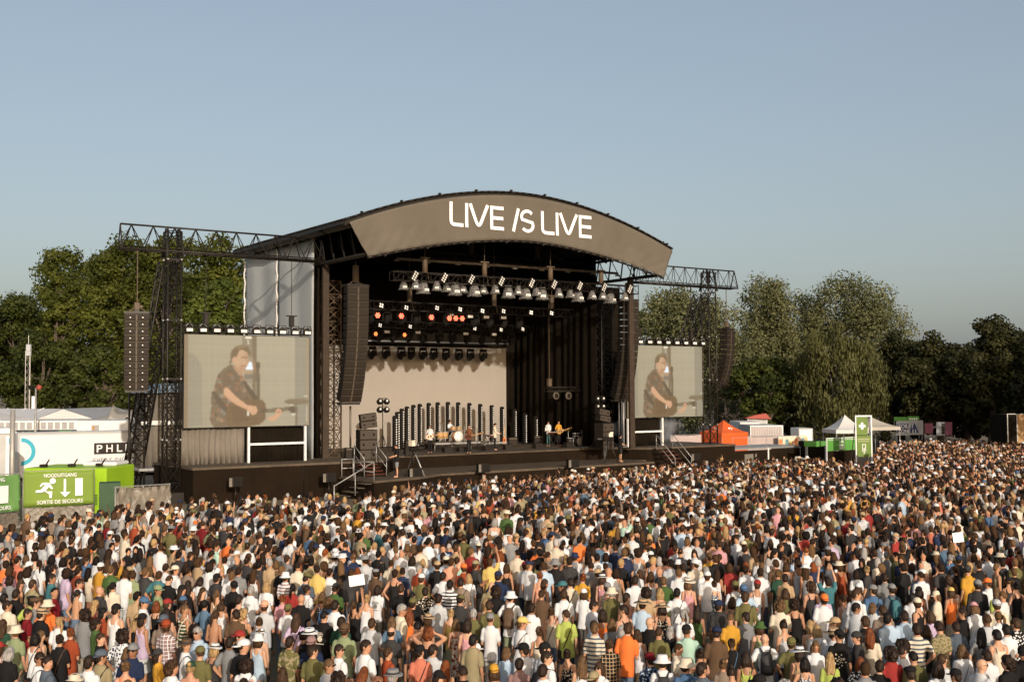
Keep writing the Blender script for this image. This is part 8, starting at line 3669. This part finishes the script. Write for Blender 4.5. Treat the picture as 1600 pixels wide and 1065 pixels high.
o, q = crew(672, 707.5, DK, 'guitarist in a white T-shirt and dark trousers playing a pale guitar', RAD(-38), dict(pose='guitar', top='tee', color='white', hair='short', hcol='d'))
o['label'] = 'person in white T-shirt and dark trousers playing a pale guitar on stage'
held_guitar(o, 'cream_guitar', 'pale pink-cream guitar held by the musician in the white T-shirt')
o, q = crew(733, 707.5, DK, 'person in brown patterned shirt playing a dark red guitar on stage', RAD(-50), dict(pose='guitar', top='tee', color='brown', pat='floral', color2='rust red', hair='short', hcol='b'))
held_guitar(o, 'red_wood', 'dark red guitar held by the musician in the brown patterned shirt', 'acoustic_guitar')
crew(773, 703, DK, 'person in pale shirt playing the red-brown keyboard on stage', RAD(62), dict(pose='keys', top='long', color='cream', hair='short', hcol='k'))
p_ = S(20.6, 8.15)
d = dict(skin=SKINS[0], bags=[], bottom='trousers', bcol=(.016, .015, .016), pose='sit', top='tee', color='white', hair='short', hcol='b')
o = add_person(p_[0], p_[1], STAGE_ROT + math.pi + .1, d, z=DK + .52 - .30, hgt=1.75)
tag(o, 'person in white T-shirt seated at the wood-shelled drum kit', 'person')
crew(857, 697, DK, 'person in white shirt with long dark hair at the dark stage side', RAD(-55), dict(pose='keys', top='long', color='white', hair='long', hcol='d', bcol=(.06, .12, .12)))
o, q = crew(873, 696.5, DK, 'person in dark mustard top playing a tan guitar at the dark stage side', RAD(-15), dict(pose='guitar', top='tee', color='mustard', hair='short', hcol='d'))
held_guitar(o, 'shell_wood', 'tan guitar held in the dark stage side')
crew(893, 694, DK, 'person in grey shirt standing behind the second drum set', RAD(-10), dict(pose='stand', top='tee', color='khaki', hair='short', hcol='d'))
crew(902, 694.5, DK, 'person in black T-shirt with folded arms behind the second drum set', RAD(5), dict(pose='cross', top='tee', color='black', hair='short', hcol='r'))
crew(912, 695, DK, 'person in charcoal shirt standing at the edge of the dark stage side', RAD(15), dict(pose='stand_l', top='long', color='charcoal', hair='short', hcol='d'))
crew(620, 745.5, 1.1, 'person in black T-shirt and grey shorts working the hooded video camera', RAD(-110), dict(pose='keys', top='tee', color='black', hair='short', hcol='d', bottom='shorts', bcol=(.2, .2, .21)), 1.83)
crew(963, 722, 1.1, 'person in black T-shirt at the dark video camera beside the steps', RAD(80), dict(pose='keys', top='tee', color='black', hair='short', hcol='d', bottom='shorts', bcol=(.03, .03, .03)), 1.8, uv=(28.6, -.1))


# ------------------------------------------------------------------ the rest of the crowd: one mass
EDGE_X = [-300, 0, 60, 150, 185, 265, 330, 470, 560, 620, 700, 800, 900, 1000, 1140, 1250, 1340, 1366, 1375, 1480, 1580, 1700, 2000]
EDGE_Y = [830, 812, 800, 797, 783, 778, 773, 769, 771, 758, 746, 740, 733, 725, 717, 712, 719, 716, 688, 684, 689, 692, 700]


def project(x, y, z):
    q_ = np.stack([x, y, z - EYE], -1)
    d_ = q_ @ np.array(FW)
    return PW / 2 + FOCAL * (q_ @ np.array(RT)) / d_, PH / 2 - FOCAL * (q_ @ np.array(UP)) / d_


rs = np.random.default_rng(77)
N0 = 110000
cx = rs.uniform(-60, 62, N0)
cy = rs.uniform(10.5, 104, N0)
qx, qy = project(cx, cy, 1.72 + field_z(cy))
ok = (qx > -260) & (qx < 1860) & (qy > np.interp(qx, EDGE_X, EDGE_Y)) & (qy < 1330)
cx, cy = cx[ok], cy[ok]
cell, grid, chosen = .6, {}, []
for (x, y) in people_xy + [(s['x'], s['y']) for s in farther]:
    grid.setdefault((int(x / cell), int(y / cell)), []).append((x, y))
jit = np.random.default_rng(5).uniform(.78, 1.22, 997)
for x, y, py_ in zip(cx, cy, qy[ok]):
    rr = .84 if 885 < py_ < 1078 else .60 if y < 27 else .435 - .0012 * min(45, y - 27)
    if y > 78:
        rr += .010 * (y - 78)
    rr *= jit[len(chosen) % 997]
    i, j = int(x / cell), int(y / cell)
    bad = False
    for a in range(i - 2, i + 3):
        for b_ in range(j - 2, j + 3):
            for (u, v) in grid.get((a, b_), ()):
                if (u - x) ** 2 + (v - y) ** 2 < rr * rr:
                    bad = True
                    break
            if bad:
                break
        if bad:
            break
    if not bad:
        grid.setdefault((i, j), []).append((x, y))
        chosen.append((x, y))
CH = np.array([(s['x'], s['y']) for s in farther] + chosen)
n = len(CH)
pose_names = ['stand', 'stand_l', 'stand_r', 'cross', 'hips', 'drink', 'raise', 'film']
pose_id = rs.choice(len(pose_names), n, p=[.30, .16, .16, .12, .08, .09, .04, .05])
yaw = np.arctan2(-(FACE_STAGE[0] - CH[:, 0]), FACE_STAGE[1] - CH[:, 1]) + rs.normal(0, .28, n)
turn = rs.random(n)
yaw += np.where(turn < .11, rs.uniform(-math.pi, math.pi, n), 0)
fem = rs.random(n) < .47
hts = np.where(fem, rs.normal(1.665, .055, n), rs.normal(1.785, .06, n))
wid = np.where(fem, rs.uniform(.90, .98, n), rs.uniform(.98, 1.09, n))
topc = ['white', 'cream', 'black', 'charcoal', 'navy', 'grey', 'light grey', 'khaki', 'tan', 'olive', 'sage green', 'green', 'teal', 'blue', 'light blue', 'denim blue', 'maroon', 'rust red', 'red', 'orange', 'salmon pink', 'yellow', 'mustard', 'pink', 'brown', 'taupe', 'mint green', 'lilac']
topp = np.array([27, 5, 24, 9, 5, 6, 4, 3, 3, 2.5, 1.2, 1, .8, .9, 1.8, 1.2, 1, 1.8, .9, 1.2, 1.3, .5, .9, 1, 2.5, 2, .4, .5])
tc_ = np.array([CLOTH[c] for c in topc])[rs.choice(len(topc), n, p=topp / topp.sum())] * rs.uniform(.85, 1.1, (n, 1))
hk_ = 'kdblygr'
hc_ = np.array([HAIRC[c] for c in hk_])[rs.choice(7, n, p=[.16, .36, .23, .11, .06, .05, .03])] * rs.uniform(.8, 1.25, (n, 1))
sk_ = np.array(SKINS)[rs.choice(7, n, p=[.22, .2, .16, .17, .07, .16, .02])]
bc_ = np.array(BOTC)[rs.integers(0, len(BOTC), n)]
head_kinds = ['short', 'crop', 'bob', 'long', 'pony', 'bun', 'curly', 'bald']
hm = np.where(fem, rs.choice(8, n, p=[.04, 0, .34, .26, .14, .14, .08, 0]), rs.choice(8, n, p=[.62, .24, .03, .02, .0, .0, .03, .06]))
hat_kinds = ['none', 'cap', 'bcap', 'bucket', 'fedora', 'straw', 'flat']
hatk = rs.choice(7, n, p=[.84, .065, .035, .022, .018, .01, .01])
hatc = np.array([CLOTH[c] for c in ['white', 'cream', 'black', 'navy', 'olive', 'red', 'tan', 'grey', 'blue', 'orange']])[rs.choice(10, n, p=[.30, .16, .20, .08, .07, .02, .09, .06, .01, .01])]
tk_ = np.where(rs.random(n) < np.where(fem, .42, .04), 1, 0)     # 0 tee, 1 tank

for i, s in enumerate(farther):
    yaw[i], hts[i], wid[i] = s['yaw'], s['h'], s['wide']
    if s.get('top'):
        tc_[i] = CLOTH[s['color']]
        tk_[i] = int(s['top'] == 'tank')
    else:
        tc_[i] = SKINS[0]
    hatk[i] = hat_kinds.index(s['hat']) if s.get('hat') else 0
    if s.get('hat'):
        hatc[i] = CLOTH[s['hatcol']]
    hm[i] = head_kinds.index(s['hair']) if s.get('hair') in head_kinds else 7
    if s.get('hair'):
        hc_[i] = HAIRC[s['hcol']]
dist = np.hypot(CH[:, 0], CH[:, 1])
lod = np.where(dist < 31, 0, np.where(dist < 50, 1, 2))
RB, RTP, RH = (.13, .040, .018), (.11, .034, .018), (.20, .07, .032)
leanx, leany = rs.normal(0, .035, n), rs.normal(.01, .035, n)
VV, FF, CC = [], [], []
base_n = 0


def emit(vf, idx, col, hx=None):
    global base_n
    if not len(idx):
        return
    v, f = vf
    if hx is not None:
        hm_ = np.array(hx)
        v = v @ hm_[:3, :3].T + hm_[:3, 3]
    k = hts[idx] / 1.755
    c_, s_ = np.cos(yaw[idx]), np.sin(yaw[idx])
    X = v[None, :, 0] * (k * wid[idx])[:, None]
    Y = v[None, :, 1] * (k * wid[idx])[:, None]
    Z = v[None, :, 2] * k[:, None]
    wx = X * c_[:, None] - Y * s_[:, None] + CH[idx, 0][:, None]
    wy = X * s_[:, None] + Y * c_[:, None] + CH[idx, 1][:, None]
    wx = wx + leanx[idx][:, None] * Z
    wy = wy + leany[idx][:, None] * Z
    Z = Z + field_z(CH[idx, 1])[:, None]
    VV.append(np.stack([wx, wy, Z], -1).reshape(-1, 3))
    m_ = len(idx)
    FF.append((f[None] + (np.arange(m_) * len(v))[:, None, None] + base_n).reshape(-1, 3))
    CC.append(np.repeat(col[idx], len(f), 0))
    base_n += m_ * len(v)


def lodded(key, vf_fn, L, ratios):
    return cached(('lod', key, L), lambda: decim(vf_fn(), ratios[L]))


for L in (0, 1, 2):
    for pi_, pn in enumerate(pose_names):
        sel = np.nonzero((lod == L) & (pose_id == pi_))[0]
        emit(lodded(('b', pn), lambda: body_vf(pn)[0], L, RB), sel, sk_)
        if L == 0 and pn in ('raise', 'film', 'drink', 'cross'):
            emit(body_vf(pn)[1], sel, sk_)
        for k_, tn in enumerate(('tee', 'tank')):
            emit(lodded(('t', pn, tn), lambda: top_vf(pn, tn), L, RTP), sel[tk_[sel] == k_], tc_)
        hx = head_xf(pn)
        for hi, hn in enumerate(head_kinds):
            s2 = sel[hm[sel] == hi]
            if hn == 'bald':
                continue
            emit(lodded(('h', hn), lambda: hair_vf(hn), L, RH), s2, hc_, hx)
        for ki, kn in enumerate(hat_kinds):
            if kn != 'none':
                s2 = sel[hatk[sel] == ki]
                emit(lodded(('k', kn), lambda: hat_vf(kn), L, (.7, .4, .25)), s2, hatc, hx)
    sel = np.nonzero(lod == L)[0]
    if L < 1:
        emit(lodded(('bot',), lambda: bottom_vf('trousers'), L, (.12, .06, .06)), sel, bc_)
V_, F_, C_ = np.concatenate(VV), np.concatenate(FF), np.concatenate(CC)
me = np_mesh('crowd', (V_, F_), None)
at = me.attributes.new('tint', 'FLOAT_COLOR', 'FACE')
at.data.foreach_set('color', np.concatenate([C_, np.ones((len(C_), 1))], 1).astype(np.float32).ravel())
mt = mat('crowd_cloth', (1, 1, 1), .75, .12, 7, .012, 9, spec=.15, attr=('GEOMETRY', 'tint'))
me.materials.append(mt)
tag(link('crowd', me), kind='stuff')
print('people in front:', len(front), 'mass:', n, 'tris:', len(F_))
